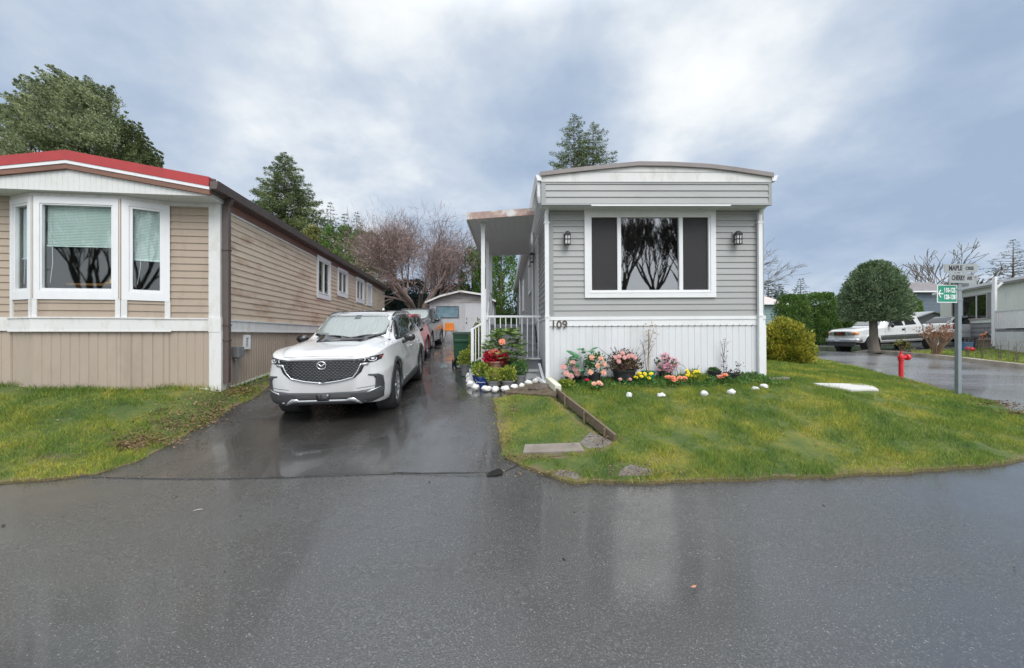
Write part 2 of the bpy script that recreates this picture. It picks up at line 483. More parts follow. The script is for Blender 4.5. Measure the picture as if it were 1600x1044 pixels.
# ================================================================ camera, light, sky
cd = bpy.data.cameras.new('camera'); cam = bpy.data.objects.new('camera', cd); link(cam)
cd.sensor_width = 36; cd.lens = 36*F/1600; cd.clip_end = 2000; cd.clip_start = 0.05
cam.location = (0, 0, CAMZ); cam.rotation_euler = (rad(90), 0, 0); cd.shift_y = (HOR-522)/1600*-1
sc.camera = cam
sc.view_settings.view_transform = 'Standard'; sc.view_settings.look = 'None'; sc.view_settings.gamma = 1
sc.view_settings.exposure = 0.52
sc.render.film_transparent = False
try:
    sc.cycles.max_bounces = 8; sc.cycles.transparent_max_bounces = 12; sc.cycles.diffuse_bounces = 3; sc.cycles.glossy_bounces = 4
    sc.cycles.use_denoising = True
    sc.cycles.sample_clamp_indirect = 6
except Exception: pass
SUN_EL, SUN_AZ = 48, 200     # the veiled sun stands high behind the camera, a little to the right
sd = bpy.data.lights.new('sun', 'SUN'); so = bpy.data.objects.new('sun', sd); link(so)
sd.energy = 1.5; sd.angle = rad(35); sd.color = (1, .97, .93)
a = rad(SUN_AZ); e = rad(SUN_EL)
sdir = Vector((-math.sin(a)*-1*-1, math.cos(a), 0)); sdir = Vector((math.sin(a)*-1, math.cos(a), 0))*math.cos(e) + Vector((0, 0, math.sin(e)))
so.rotation_euler = sdir.to_track_quat('Z', 'Y').to_euler()
w = bpy.data.worlds.new('World'); sc.world = w; w.use_nodes = True
t = NT(w); t.n.clear()
out = t.N('ShaderNodeOutputWorld'); bg = t.N('ShaderNodeBackground'); t.L(bg.outputs[0], out.inputs[0])
tc = t.N('ShaderNodeTexCoord').outputs['Generated']
sky = t.N('ShaderNodeTexSky'); sky.sky_type = 'NISHITA'; sky.sun_disc = False; sky.sun_elevation = e; sky.sun_rotation = rad(180+20)
sep = t.N('ShaderNodeSeparateXYZ'); t.L(tc, sep.inputs[0])
# cloud layer: directions projected on a flat cloud deck
zz = t.math('ADD', t.math('MAXIMUM', sep.outputs[2], 0.0), 0.28)
cx = t.math('DIVIDE', sep.outputs[0], zz); cy = t.math('DIVIDE', sep.outputs[1], zz)
cv = t.N('ShaderNodeCombineXYZ'); t.L(cx, cv.inputs[0]); t.L(cy, cv.inputs[1]); cv.inputs[2].default_value = 3.7
n1 = t.noise(cv.outputs[0], 1.15, 7, 0.55)
n2 = t.noise(cv.outputs[0], 3.2, 6, 0.55)
f = t.math('ADD', t.math('MULTIPLY', n1, 0.65), t.math('MULTIPLY', n2, 0.35))
# brighter break in the cloud, high to the right of the grey house
def glow(px, py, wd):
    v = Vector(((px-CX)/F, 1, (HOR-py)/F)).normalized()
    dt = t.N('ShaderNodeVectorMath', operation='DOT_PRODUCT'); t.L(tc, dt.inputs[0]); dt.inputs[1].default_value = v
    return t.map(dt.outputs['Value'], 1-wd, 1.0, 0, 1)
g = t.math('ADD', t.math('MULTIPLY', glow(1140, 80, .045), .22), t.math('MULTIPLY', glow(760, -40, .05), .13))
g = t.math('ADD', g, t.math('MULTIPLY', glow(960, 330, .14), -.08))
f = t.math('ADD', f, t.math('MULTIPLY', g, 1.0))
f = t.math('SUBTRACT', f, t.math('MULTIPLY', glow(1600, 200, .12), .07))
f = t.math('ADD', f, t.math('MULTIPLY', glow(200, 480, .5), .03))
c = t.ramp(f, [(0.36, lin((158, 177, 203), 1)), (0.47, lin((176, 192, 213), 1)), (0.57, lin((200, 211, 225), 1)), (0.67, lin((234, 239, 243), 1)), (0.82, lin((254, 255, 255), 1.1))])
# overcast dome: brighter overhead and towards the veiled sun behind the camera
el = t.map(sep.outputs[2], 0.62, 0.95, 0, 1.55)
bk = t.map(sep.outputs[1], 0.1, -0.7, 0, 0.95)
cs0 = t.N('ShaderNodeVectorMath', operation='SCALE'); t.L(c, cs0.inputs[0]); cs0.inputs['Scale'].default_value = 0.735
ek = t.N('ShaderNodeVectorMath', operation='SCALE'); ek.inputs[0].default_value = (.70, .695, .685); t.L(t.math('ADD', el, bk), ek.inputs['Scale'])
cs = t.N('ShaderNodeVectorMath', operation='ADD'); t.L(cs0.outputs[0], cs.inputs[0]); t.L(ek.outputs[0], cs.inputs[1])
ns = t.N('ShaderNodeVectorMath', operation='SCALE'); t.L(sky.outputs[0], ns.inputs[0]); ns.inputs['Scale'].default_value = 0.004
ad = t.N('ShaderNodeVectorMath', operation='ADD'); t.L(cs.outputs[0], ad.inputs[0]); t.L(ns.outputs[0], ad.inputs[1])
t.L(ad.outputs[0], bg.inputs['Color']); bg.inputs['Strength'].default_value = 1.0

# ================================================================ ground materials
def asphalt(name, dark, light, rlo, rhi, wet_scale=0.5, stretch=(1, 1, 1), streak=0.0, bmp=0.5, wav=1.0):
    m, t, b, out = new_mat(name)
    co = t.N('ShaderNodeTexCoord').outputs['Object']
    mp = t.N('ShaderNodeMapping'); mp.inputs['Scale'].default_value = stretch; t.L(co, mp.inputs['Vector']); sv = mp.outputs[0]
    big = t.noise(sv, wet_scale, 5, 0.6)
    fine = t.noise(co, 95, 3, 0.6); mid = t.noise(co, 14, 4, 0.6)
    vo = t.N('ShaderNodeTexVoronoi'); vo.inputs['Scale'].default_value = 120; t.L(co, vo.inputs['Vector'])
    base = t.ramp(fine, [(0.35, tuple(x*.5 for x in dark)), (0.55, dark), (0.68, light)])
    base = t.mix(t.map(big, .38, .62, 0, .55), base, tuple(x*.55 for x in dark))
    # scattered pale stones in the surface
    sp = t.math('MULTIPLY', t.math('GREATER_THAN', t.N('ShaderNodeSeparateColor').outputs[0] if False else t.noise(co, 60, 1, .3), 0.70), t.math('LESS_THAN', vo.outputs['Distance'], 0.42))
    base = t.mix(t.math('MULTIPLY', sp, .8), base, (.24, .235, .22))
    t.L(base, b.inputs['Base Color'])
    r = t.map(t.math('ADD', t.math('MULTIPLY', big, .75), t.math('MULTIPLY', mid, .25)), .36, .62, rhi, rlo)
    t.L(r, b.inputs['Roughness']); b.inputs['Specular IOR Level'].default_value = 1.0
    t.L(t.map(big, .40, .60, .25, 1.0), b.inputs['Coat Weight']); t.L(t.math('MULTIPLY', r, .55), b.inputs['Coat Roughness']); b.inputs['Coat IOR'].default_value = 1.33
    bs = t.map(big, .38, .62, bmp, bmp*.5)
    h = t.math('ADD', t.math('MULTIPLY', vo.outputs['Distance'], .8), t.math('MULTIPLY', fine, 1.0))
    h = t.math('ADD', h, t.math('MULTIPLY', mid, 1.6))
    h = t.math('ADD', h, t.math('MULTIPLY', t.noise(co, 2.6, 3, .5), 7.0*wav))
    bn = t.N('ShaderNodeBump'); bn.inputs['Distance'].default_value = 0.006; t.L(bs, bn.inputs['Strength']); t.L(h, bn.inputs['Height'])
    t.L(bn.outputs[0], b.inputs['Normal'])
    return m
m_road = asphalt('wet_asphalt', (.056, .0555, .054), (.145, .143, .137), .13, .37, .42, bmp=.42, wav=.35)
m_drive = asphalt('driveway_asphalt', (.040, .038, .035), (.11, .105, .10), .08, .36, 1.1, (1.6, .7, 1), bmp=.36, wav=.6)
m_street = asphalt('street_asphalt', (.17, .17, .168), (.24, .24, .24), .16, .34, .35, (.35, 1.4, 1), bmp=.3)

def lawn_nodes(t, co, lush=1.0):
    n1 = t.noise(co, .9, 4, .6); n2 = t.noise(co, 3.5, 4, .6); n3 = t.noise(co, 22, 3, .6)
    f = t.math('ADD', t.math('MULTIPLY', n1, .45), t.math('ADD', t.math('MULTIPLY', n2, .35), t.math('MULTIPLY', n3, .20)))
    return t.ramp(f, [(.34, (.06, .12, .028)), (.42, (.10, .17, .034)), (.49, (.155, .215, .042)), (.55, (.235, .265, .048)), (.61, (.34, .32, .065)), (.69, (.31, .245, .12))]), n3
m_lawn, t, b, out = new_mat('lawn_turf')
co = t.N('ShaderNodeTexCoord').outputs['Object']
c, n3 = lawn_nodes(t, co)
soil = t.map(t.noise(co, 1.7, 6, .7), .60, .70, 0, 1)
c = t.mix(1.0, c, (.55, .56, .5), 'MULTIPLY')
c = t.mix(soil, c, (.10, .075, .045))
at_edge = t.N('ShaderNodeAttribute'); at_edge.attribute_name = 'edge'
c = t.mix(t.math('MULTIPLY', t.map(t.math('ADD', at_edge.outputs['Fac'], t.math('MULTIPLY', t.noise(co, 9, 4, .7), .6)), .85, 1.15, 0, 1), .8), c, (.17, .125, .065))
t.L(c, b.inputs['Base Color']); b.inputs['Roughness'].default_value = .9
t.L(t.bump(t.noise(co, 60, 4, .7), .9, .03), b.inputs['Normal'])
m_blade, t, b, out = new_mat('grass_blade')
co = t.N('ShaderNodeTexCoord').outputs['Object']
c, n3 = lawn_nodes(t, co)
g = t.N('ShaderNodeNewGeometry').outputs['Random Per Island']
c = t.mix(1.0, c, t.ramp(g, [(0, (.62, .65, .5)), (.5, (1.12, 1.15, .9)), (.93, (1.75, 1.75, 1.4)), (.96, (1.7, 1.25, 1.6))]), 'MULTIPLY')
t.L(c, b.inputs['Base Color']); b.inputs['Roughness'].default_value = .55; b.inputs['Specular IOR Level'].default_value = .3
tr = t.N('ShaderNodeBsdfTranslucent'); t.L(c, tr.inputs['Color']); mx = t.N('ShaderNodeMixShader'); mx.inputs[0].default_value = .3
t.L(b.outputs[0], mx.inputs[1]); t.L(tr.outputs[0], mx.inputs[2]); t.L(mx.outputs[0], out.inputs[0])
m_soil = M('bare_soil', (.09, .066, .042), .95, .45, 6, bump=.9, bscale=30, dirt=(.17, .13, .08), dirt_amt=.7, dirt_scale=9)

# ================================================================ ground sheets
# one terrain sheet out to the horizon
gx = np.concatenate([-np.geomspace(600, 30, 14), np.linspace(-26, 40, 67), np.geomspace(44, 620, 14)])
gy = np.concatenate([-np.geomspace(600, 18, 14), np.linspace(-14, 42, 57), np.geomspace(46, 900, 14)])
X, Y = np.meshgrid(gx, gy); Zg = hz_np(X, Y) - 0.06
far = np.clip((np.hypot(X-5, Y-10)-60)/60, 0, 1); Zg = Zg - 0.0*far
V = np.stack([X, Y, Zg], 2).reshape(-1, 3); nx = len(gx); ii, jj = np.meshgrid(np.arange(len(gy)-1), np.arange(nx-1), indexing='ij')
q = (ii*nx+jj).ravel(); Fc = np.stack([q, q+1, q+nx+1, q+nx], 1)
m_ground = M('field_grass', (.075, .10, .03), .95, .5, .6, dirt=(.10, .08, .05), dirt_amt=.8, dirt_scale=1.3, bump=.5, bscale=8)
tag(fast_mesh('ground', V, Fc, m_ground, smooth=True), kind='structure')

def W2(*ps): return [tuple(at(px, py)[:2]) for px, py in ps]
left_edge = [at(0, 755), at(150, 742), at(215, 722), at(262, 697), at(330, 658), at(388, 626), at(424, 603)]
left_edge = [(p.x, p.y) for p in left_edge]
right_edge = W2((785, 712), (783, 700), (776, 660), (770, 625))
corner_edge = W2((790, 714), (822, 727), (858, 742), (900, 753), (1000, 754), (1150, 750), (1300, 744), (1450, 735), (1540, 727), (1592, 718))
street_near = W2((1592, 645), (1560, 632), (1520, 620), (1470, 607), (1408, 591), (1340, 573), (1272, 559))
kerb_line = [(22.8, 10.9), (20.4, 12.3)] + W2((1600, 575), (1500, 563), (1420, 555), (1370, 551), (1330, 548.5))
street_end = [(17.6, 24.5), (15, 26), (12.6, 24), (11.9, 20)]
# near road with the mouth of the drive
road = [(-22, -9), (26, -9), (30, 2), (24, 8.5)] + [(14.5, 5.9), (10.5, 5.3), corner_edge[-1]] + corner_edge[::-1] + [(-.12, 4.36), (-2.4, 4.3), (-4.5, 4.32)] + left_edge[1::-1] + [(-8, 3.9), (-22, 3.6)]
road = [(float(a), float(b)) for a, b in road]
tag(sheet('road', road, .45, .0, m_road), kind='structure')
drive = [(-4.9, 4.28)] + [(p[0]-.35, p[1]) for p in left_edge[2:]] + [(-5.35, 12), (-5.9, 17), (-6.3, 22), (1.5, 22.5), (1.0, 14), (.55, 8.6), (.35, 7.6), (.35, 6), (.0, 4.9), (.25, 4.62), (-.1, 4.30), (-2.4, 4.24)]
tag(sheet('driveway', drive, .3, .012, m_drive, edge=.03), kind='structure')
street = [(26, 4.5), (15, 4.6), (9.2, 5.4), (8.0, 6.6)] + [(p[0]-.7, p[1]-.3) for p in street_near[2:]] + [(11.4, 18)] + street_end[::-1] + kerb_line[::-1] + [(25, 9.5), (30, 5)]
tag(sheet('side_street', street, .6, .010, m_street), kind='structure')
# neighbour's drive under the pickup truck
tag(sheet('parking_pad', [(17.4, 22.7), (19.2, 19.6), (21, 20.8), (27, 20), (29, 27), (20, 29), (16, 27)], .8, .02, m_street), kind='structure')

def wobble(poly, amp, sc_=3.0, seed=0.0):
    out = []; n = len(poly)
    for i in range(n):
        a, b = poly[i], poly[(i+1) % n]; k = max(1, int(math.dist(a, b)/.10))
        for q in range(k):
            x, y = a[0]+(b[0]-a[0])*q/k, a[1]+(b[1]-a[1])*q/k
            s = amp*(noise.noise(Vector((x*sc_, y*sc_, seed)))+.6*noise.noise(Vector((x*sc_*3.3, y*sc_*3.3, seed))))
            nx_, ny_ = -(b[1]-a[1]), b[0]-a[0]; L = math.hypot(nx_, ny_)+1e-9
            out.append((x+nx_/L*s, y+ny_/L*s))
    return out
LH = dict(o=(-4.82, 6.59), r=rad(6.7))
def lh(u, v):
    c, s = math.cos(LH['r']), math.sin(LH['r']); return (LH['o'][0]+u*c-v*s, LH['o'][1]+u*s+v*c)
GH = dict(o=(.70, 7.58), r=rad(1.1))
def gh(u, v):
    c, s = math.cos(GH['r']), math.sin(GH['r']); return (GH['o'][0]+u*c-v*s, GH['o'][1]+u*s+v*c)
LAWNS = {}
def lawn(name, poly, seed, amp=.035, lift=.02, step=.16):
    p = wobble(poly, amp, 3, seed); LAWNS[name] = p
    o = sheet('lawn', p, step, lift, m_lawn, edge=.045)
    me = o.data; co = np.empty(len(me.vertices)*3); me.vertices.foreach_get('co', co); co = co.reshape(-1, 3)[:, :2]
    dp = np.array(p); d = np.full(len(co), 9.)
    for i in range(0, len(co), 3000): d[i:i+3000] = np.sqrt(((co[i:i+3000, None]-dp[None])**2).sum(2).min(1))
    at_ = me.attributes.new('edge', 'FLOAT', 'POINT'); at_.data.foreach_set('value', np.clip(1-d/.16, 0, 1).astype(np.float32))
    return o
lawn('left', [(-12, 4.0)] + [(-7, 4.05)] + left_edge + [lh(.25, 3.2), lh(.3, 1.2), lh(.05, .3), lh(-.3, .3), lh(-4.5, .3), (-12, 6.2)], 1)
tri = W2((787, 712), (779, 660), (771, 622), (800, 617), (845, 612), (868, 626))
lawn('verge', tri + [(1.0, 5.3)] + W2((962, 697), (900, 712), (822, 714)), 2, .03, .022)
front = W2((790, 715), (822, 729), (858, 744), (900, 754), (1000, 755), (1150, 751), (1300, 745), (1450, 736), (1540, 728), (1592, 719)) + [(7.6, 5.35), (9.2, 6.1), (10.2, 6.7)] + street_near + [(11.7, 17.5), (11.0, 22), (5.4, 24), gh(4.5, 10), gh(4.4, .4), gh(.1, .3), (.78, 7.0)] + W2((880, 618), (962, 690), (940, 704), (860, 716))
lawn('front', front, 3, .045, .03, .2)
far_lawn = [(p[0]+.35, p[1]+.25) for p in kerb_line[:-2]] + [(20.6, 20.4), (27, 20), (34, 18), (34, 8), (24, 10)]
lawn('far', far_lawn, 4, .0, .12, .6)
tag(sheet('soil_bed', wobble(W2((775, 606), (790, 615), (868, 622), (876, 606), (858, 596), (800, 596)), .03, 4, 9), .1, .05, m_soil, edge=.05), kind='structure')
tag(sheet('soil_bed', wobble([gh(.2, -.32), gh(1.5, -.36), gh(3.4, -.3), gh(4.0, -.15), gh(4.05, .1), gh(.15, .1)], .06, 4, 5), .12, .065, m_soil), kind='structure')

# grass blades
def blades(name, poly, dens, h, rs, avoid=None, near=None, lift=.035):
    P = np.array(poly); x0, y0 = P.min(0); x1, y1 = P.max(0)
    n = int((x1-x0)*(y1-y0)*dens); X = rs.uniform(x0, x1, n); Y = rs.uniform(y0, y1, n)
    # thin out with distance and outside the view
    keep = rs.random(n) < np.clip((6.5/np.maximum(Y, 3))**1.6, .04, 1)
    keep &= np.abs(X) < Y*1.36+.4
    X, Y = X[keep], Y[keep]
    ins = np.zeros(len(X), bool); j = len(P)-1
    for i in range(len(P)):
        xi, yi = P[i]; xj, yj = P[j]
        if yi != yj: ins ^= ((yi > Y) != (yj > Y)) & (X < (xj-xi)*(Y-yi)/(yj-yi)+xi)
        j = i
    X, Y = X[ins], Y[ins]
    # ragged growth over the rim of the lawn
    X += rs.normal(size=len(X))*.022; Y += rs.normal(size=len(Y))*.022
    # bare spots
    s = np.array([noise.noise(Vector((a*1.1, b*1.1, 4.2)))+.5*noise.noise(Vector((a*5, b*5, 1.2))) for a, b in zip(X, Y)])
    k = s < .42
    if avoid is not None: k &= ~avoid(X, Y)
    X, Y, s = X[k], Y[k], s[k]; n = len(X)
    Z = hz_np(X, Y)+lift-.004
    cl = np.array([noise.noise(Vector((a*2.6, b*2.6, 8.1)))+.6*noise.noise(Vector((a*9, b*9, 3.2))) for a, b in zip(X, Y)])
    hh = h*rs.uniform(.45, 1.25, n)*(1-.5*np.clip(s+.1, 0, .8))*np.clip(1+1.1*cl, .35, 2.0)
    far_k = np.clip(Y/6.5, 1, 3.2)
    wd = .0028*far_k*rs.uniform(.7, 1.3, n); an = rs.uniform(0, 2*PI, n)
    ln = rs.normal(size=(n, 2))*hh[:, None]*.45
    B = np.stack([X, Y, Z], 1); S = np.stack([np.cos(an)*wd, np.sin(an)*wd, 0*wd], 1)
    T = B + np.stack([ln[:, 0], ln[:, 1], hh], 1)
    V = np.stack([B-S, B+S, T], 1).reshape(-1, 3)
    print(name, n); o = fast_mesh(name, V, np.arange(3*n).reshape(n, 3), m_blade); return o
def av_slab(X, Y):
    r = np.zeros(len(X), bool)
    for cx_, cy_, rx, ry in AVOID: r |= ((X-cx_)/rx)**2+((Y-cy_)/ry)**2 < 1
    return r
AVOID = []
def avoid_px(px, py, rx, ry): p = at(px, py); AVOID.append((p.x, p.y, rx, ry)); return p
avoid_px(1323, 606, .62, .30); avoid_px(865, 702, .5, .13); avoid_px(925, 690, .22, .22); avoid_px(985, 738, .24, .16); avoid_px(880, 742, .18, .06)
avoid_px(300, 640, .25, .3); avoid_px(345, 630, .22, .35); avoid_px(270, 668, .25, .2); avoid_px(1580, 640, .5, .25)
rs = np.random.default_rng(11)
tag(blades('grass', LAWNS['left'], 5600, .052, rs, av_slab, lift=.02), 'mossy green grass of the lawn before the beige home', 'grass', kind='stuff')
tag(blades('grass', LAWNS['verge'], 4200, .032, rs, av_slab, lift=.022), 'patchy mossy grass strip between the driveway and the timber edging', 'grass', kind='stuff')
tag(blades('grass', LAWNS['front'], 5600, .056, rs, av_slab, lift=.03), 'green grass of the sloping corner lawn before the grey home', 'grass', kind='stuff')
tag(blades('grass', LAWNS['far'], 2600, .06, rs, None, lift=.12), 'bright green grass across the side street', 'grass', kind='stuff')
# stray tufts and creeping grass along the road edge
def edge_pts(poly, ymax, stepk=3): return [p for i, p in enumerate(poly) if i % stepk == 0 and p[1] < ymax and abs(p[0]) < p[1]*1.4]
# long tufts along the skirting of the left house
def tufts(name, pts, n, h, spread, rs, mat=None, wd=.004):
    X, Y = [], []
    for p in pts:
        X += list(p[0]+rs.normal(size=n)*spread); Y += list(p[1]+rs.normal(size=n)*spread)
    X, Y = np.array(X), np.array(Y); Z = hz_np(X, Y)+.03; m = len(X)
    hh = h*rs.uniform(.4, 1.2, m); an = rs.uniform(0, 2*PI, m); B = np.stack([X, Y, Z], 1)
    S = np.stack([np.cos(an)*wd, np.sin(an)*wd, 0*an], 1); T = B+np.stack([rs.normal(size=m)*hh*.35, rs.normal(size=m)*hh*.35, hh], 1)
    return fast_mesh(name, np.stack([B-S, B+S, T], 1).reshape(-1, 3), np.arange(3*m).reshape(m, 3), mat or m_blade)
tl = [lh(u, -.05-.26*(1 if -2.6 < u < -1.2 else 0)) for u in np.linspace(-3.6, .1, 40)] + [lh(.08, v) for v in np.linspace(.1, 2.4, 18)]
tag(tufts('grass', tl, 28, .09, .05, rs), 'longer grass tufts along the foot of the beige skirting', 'grass', kind='stuff')
tag(tufts('grass', edge_pts(LAWNS['left'], 7.2)+edge_pts(LAWNS['verge'], 8.2)+edge_pts(LAWNS['front'], 5.6), 24, .035, .03, rs, None, .0022), 'ragged short grass creeping over the edge of the asphalt', 'grass', kind='stuff')
# leaf litter and torn turf on the bank beside the drive
def litter(name, spots, n, rs, mat, size=.03, lift=.05):
    P = []
    for px, py, rx, ry in spots:
        c = at(px, py)
        for _ in range(n): P.append((c.x+rs.normal()*rx, c.y+rs.normal()*ry))
    P = np.array(P); Z = hz_np(P[:, 0], P[:, 1])+lift+rs.uniform(0, .015, len(P))
    V, Fc = leaves(np.stack([P[:, 0], P[:, 1], Z], 1), size, rs, 0, 1.8, dirs=np.stack([rs.normal(size=len(P)), rs.normal(size=len(P)), rs.normal(size=len(P))*.2], 1), jit=.1)
    return fast_mesh(name, V, Fc, mat)
m_litter = leafmat('dead_leaf', [(.05, .03, .018), (.12, .07, .035), (.20, .13, .07), (.28, .21, .12)], 5, .7, .0)
tag(litter('leaf_litter', [(300, 640, .2, .25), (345, 625, .15, .3), (268, 668, .2, .15), (240, 690, .25, .08), (330, 655, .1, .2), (205, 700, .12, .06), (375, 612, .1, .2)], 420, rs, m_litter),
    'brown torn turf and dead leaves on the bank left of the driveway', 'leaf litter', kind='stuff')
tag(litter('leaf_litter', [(790, 690, .08, .2), (810, 720, .2, .04), (860, 744, .2, .03), (985, 738, .18, .1), (800, 640, .05, .25), (940, 690, .15, .1), (1010, 745, .3, .03)], 170, rs, m_litter, .022),
    'small dead leaves along the ragged edge of the verge', 'leaf litter', kind='stuff')
tag(litter('leaf_litter', [(1570, 636, .35, .12), (1540, 628, .3, .1), (1420, 598, .2, .15), (1600, 650, .3, .1)], 200, rs, m_litter, .035),
    'brown debris on the lawn edge beside the side street', 'leaf litter', kind='stuff')
P_ = [(rs.uniform(1.0, 9.0), rs.uniform(4.6, 8.5)) for _ in range(420)]+[(rs.uniform(-8.5, -4.8), rs.uniform(4.3, 6.2)) for _ in range(260)]+[(rs.uniform(-5, 5), rs.uniform(2.3, 5.5)) for _ in range(46)]
P_ = np.array(P_); V_, F_ = leaves(np.stack([P_[:, 0], P_[:, 1], hz_np(P_[:, 0], P_[:, 1])+np.where(P_[:, 1] > 4.3, .05, .006)], 1), .026, rs, 0, 1.9, dirs=np.stack([rs.normal(size=len(P_)), rs.normal(size=len(P_)), rs.normal(size=len(P_))*.15], 1), jit=.1)
tag(fast_mesh('leaf_litter', V_, F_, m_litter), 'sparse small dead leaves strewn over lawns and road', 'leaf litter', kind='stuff')
grit = [(px, 757-max(0, (px-1000))*.02, .25, .03) for px in range(880, 1420, 45)]+[(px, 757-(px*.06), .2, .03) for px in range(0, 300, 50)]
tag(litter('grit', grit, 26, rs, m_litter, .012, .012), 'dark grit and crumbs of soil along the lawn edge', 'grit', kind='stuff')
# fallen leaf, single, on the road
pl = at(1084, 921); mb = MB(); mb.add([(pl.x-.02, pl.y, .006), (pl.x, pl.y-.018, .012), (pl.x+.022, pl.y+.004, .016), (pl.x+.002, pl.y+.016, .007)], [(0,1,2,3)])
tag(mb.build('fallen_leaf', M('orange_leaf', (.45, .2, .12), .6)), 'single orange fallen leaf lying on the wet road', 'leaf')
pl = at(308, 797); mb = MB(); mb.tube([(pl.x-.03, pl.y, .006+pl.z), (pl.x, pl.y+.01, .012+pl.z), (pl.x+.03, pl.y+.025, .008+pl.z)], .003, 4)
tag(mb.build('fallen_twig', M('pale_twig', (.4, .37, .3), .7)), 'small pale twig lying on the road at left', 'twig')
# kerb on the far side of the street
mb = MB(); kl = [(float(a), float(b)) for a, b in kerb_line]
fine = []
for (a, b) in zip(kl, kl[1:]):
    k = max(1, int(math.dist(a, b)/.5)); fine += [(a[0]+(b[0]-a[0])*i/k, a[1]+(b[1]-a[1])*i/k) for i in range(k)]
fine.append(kl[-1]); prev = None
for i, p in enumerate(fine):
    a, b = fine[max(0, i-1)], fine[min(len(fine)-1, i+1)]; dx, dy = b[0]-a[0], b[1]-a[1]; L = math.hypot(dx, dy); nx_, ny_ = dy/L, -dx/L
    if nx_ < 0: nx_, ny_ = -nx_, -ny_
    z = hz(*p); h = .16 if i < len(fine)-3 else .16*(len(fine)-1-i)/3+.02
    r_ = [(p[0], p[1], z-.05), (p[0]+nx_*.02, p[1]+ny_*.02, z+h), (p[0]+nx_*.2, p[1]+ny_*.2, z+h+.01), (p[0]+nx_*.26, p[1]+ny_*.26, z-.05)]
    if prev:
        b0 = len(mb.v); mb.v += prev + r_
        for k in range(3): mb.f.append((b0+k, b0+k+1, b0+4+k+1, b0+4+k)); mb.m.append(0)
    prev = r_
tag(mb.build('kerb', M('kerb_concrete', (.30, .26, .21), .8, .25, 3, bump=.5, dirt=(.12, .1, .08), dirt_amt=.6), smooth=False), kind='structure')
# seam between road and drive: a thin line of tar filling
m_tar = M('tar_seam', (.012, .012, .012), .18, .4, 8)
mb = MB(); prev = None
for i in range(80):
    f_ = i/79; x = -2.6+2.5*f_; y = 4.27+.03*math.sin(x*3)+.02*noise.noise(Vector((x*6, 0, 0))); z = hz(x, y)+.0165
    wv = .0015+.008*abs(noise.noise(Vector((x*3, 5, 0))))+(.003 if x > -1.3 else 0)
    r_ = [(x, y-wv, z), (x, y+wv, z)]
    if prev: b0 = len(mb.v); mb.v += prev+r_; mb.f.append((b0, b0+2, b0+3, b0+1)); mb.m.append(0)
    prev = r_
tag(mb.build('road_seam', m_tar), kind='structure')
# puddle of standing water where drive meets road
m_water, t, b, out = new_mat('puddle_water'); b.inputs['Base Color'].default_value = (.02, .02, .018, 1); b.inputs['Roughness'].default_value = .03
t.L(t.bump(t.noise(t.N('ShaderNodeTexCoord').outputs['Object'], 25, 3), .12, .01), b.inputs['Normal'])
pp = W2((756, 744), (770, 735), (782, 731), (787, 741), (776, 744))
V_, T_, dn = cdt(smooth_poly(pp, 2), .05); zf = hz(pp[0][0], pp[0][1])+.02
mb = MB(); mb.add([(x, y, hz(x, y)+.0175) for x, y in V_], T_)
tag(mb.build('puddle', m_water, smooth=True), kind='structure')
# tree-debris verge beyond
# ================================================================ building materials
TAN = lin((172, 156, 138)); GREY = lin((165, 166, 164))
m_tan = M('tan_vinyl', TAN, .55, .06, .8, dirt=lin((120, 100, 84)), dirt_amt=.35, dirt_scale=3, stretch=(1, 1, .35))
m_tan2 = M('beige_vinyl', lin((208, 190, 168)), .55, .07, .8, dirt=lin((150, 108, 80)), dirt_amt=.8, dirt_scale=2.2, stretch=(.5, .5, 1.6))
m_tanskirt = M('tan_skirting', lin((177, 162, 146)), .5, .05, .8, dirt=lin((120, 104, 90)), dirt_amt=.3, stretch=(1, 1, .3))
m_grey = M('grey_vinyl', GREY, .5, .04, .8, dirt=lin((128, 136, 128)), dirt_amt=.3, dirt_scale=2, stretch=(.5, .5, 1.5))
m_greyend = M('grey_trim', lin((153, 156, 156)), .5, .04, 1)
m_white = M('white_trim', (.80, .81, .82), .45, .03, 1.5, dirt=(.5, .49, .44), dirt_amt=.35, dirt_scale=3, stretch=(1, 1, .5))
m_whitewood = M('old_white_board', (.72, .72, .70), .65, .06, 2, dirt=(.36, .33, .27), dirt_amt=.6, dirt_scale=4, stretch=(1, 1, .4), bump=.2)
m_skirt = M('white_skirting', (.70, .715, .73), .4, .05, 1.2, dirt=(.42, .42, .38), dirt_amt=.35, dirt_scale=2, stretch=(1, 1, .25))
m_soffit = M('white_soffit', (.70, .71, .69), .6, .04, 2, dirt=(.45, .44, .38), dirt_amt=.4)
m_brownwood = M('brown_board', lin((128, 92, 76)), .6, .15, 6, stretch=(.3, .3, 3), dirt=lin((90, 62, 50)), dirt_amt=.4)
m_red = M('red_metal_trim', lin((176, 50, 50)), .4, .08, 3, dirt=lin((140, 50, 50)), dirt_amt=.5, dirt_scale=5)
m_brownmetal = M('brown_metal', lin((92, 80, 76)), .42, .1, 3, dirt=lin((60, 50, 46)), dirt_amt=.4)
m_rooftrim = M('grey_brown_trim', lin((138, 130, 128)), .5, .08, 3, dirt=lin((110, 98, 96)), dirt_amt=.4)
m_roof = M('torch_on_roof', (.12, .12, .12), .85, .25, 3, bump=.4)
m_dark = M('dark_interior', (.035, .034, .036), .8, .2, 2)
m_room = M('room_wall', (.30, .28, .28), .8, .08, 2)
m_glass = glassmat('window_glass', (.90, .95, .94), .03)
m_glassdark = glassmat('picture_glass', (.34, .36, .37), .46)
m_screen = M('insect_screen', (.045, .044, .046), .75, .08, 2)
m_blind = M('pale_blind', (.80, .86, .83), .6, .03, 2)
m_blackmetal = M('black_metal', (.02, .02, .022), .35, .2, 8)
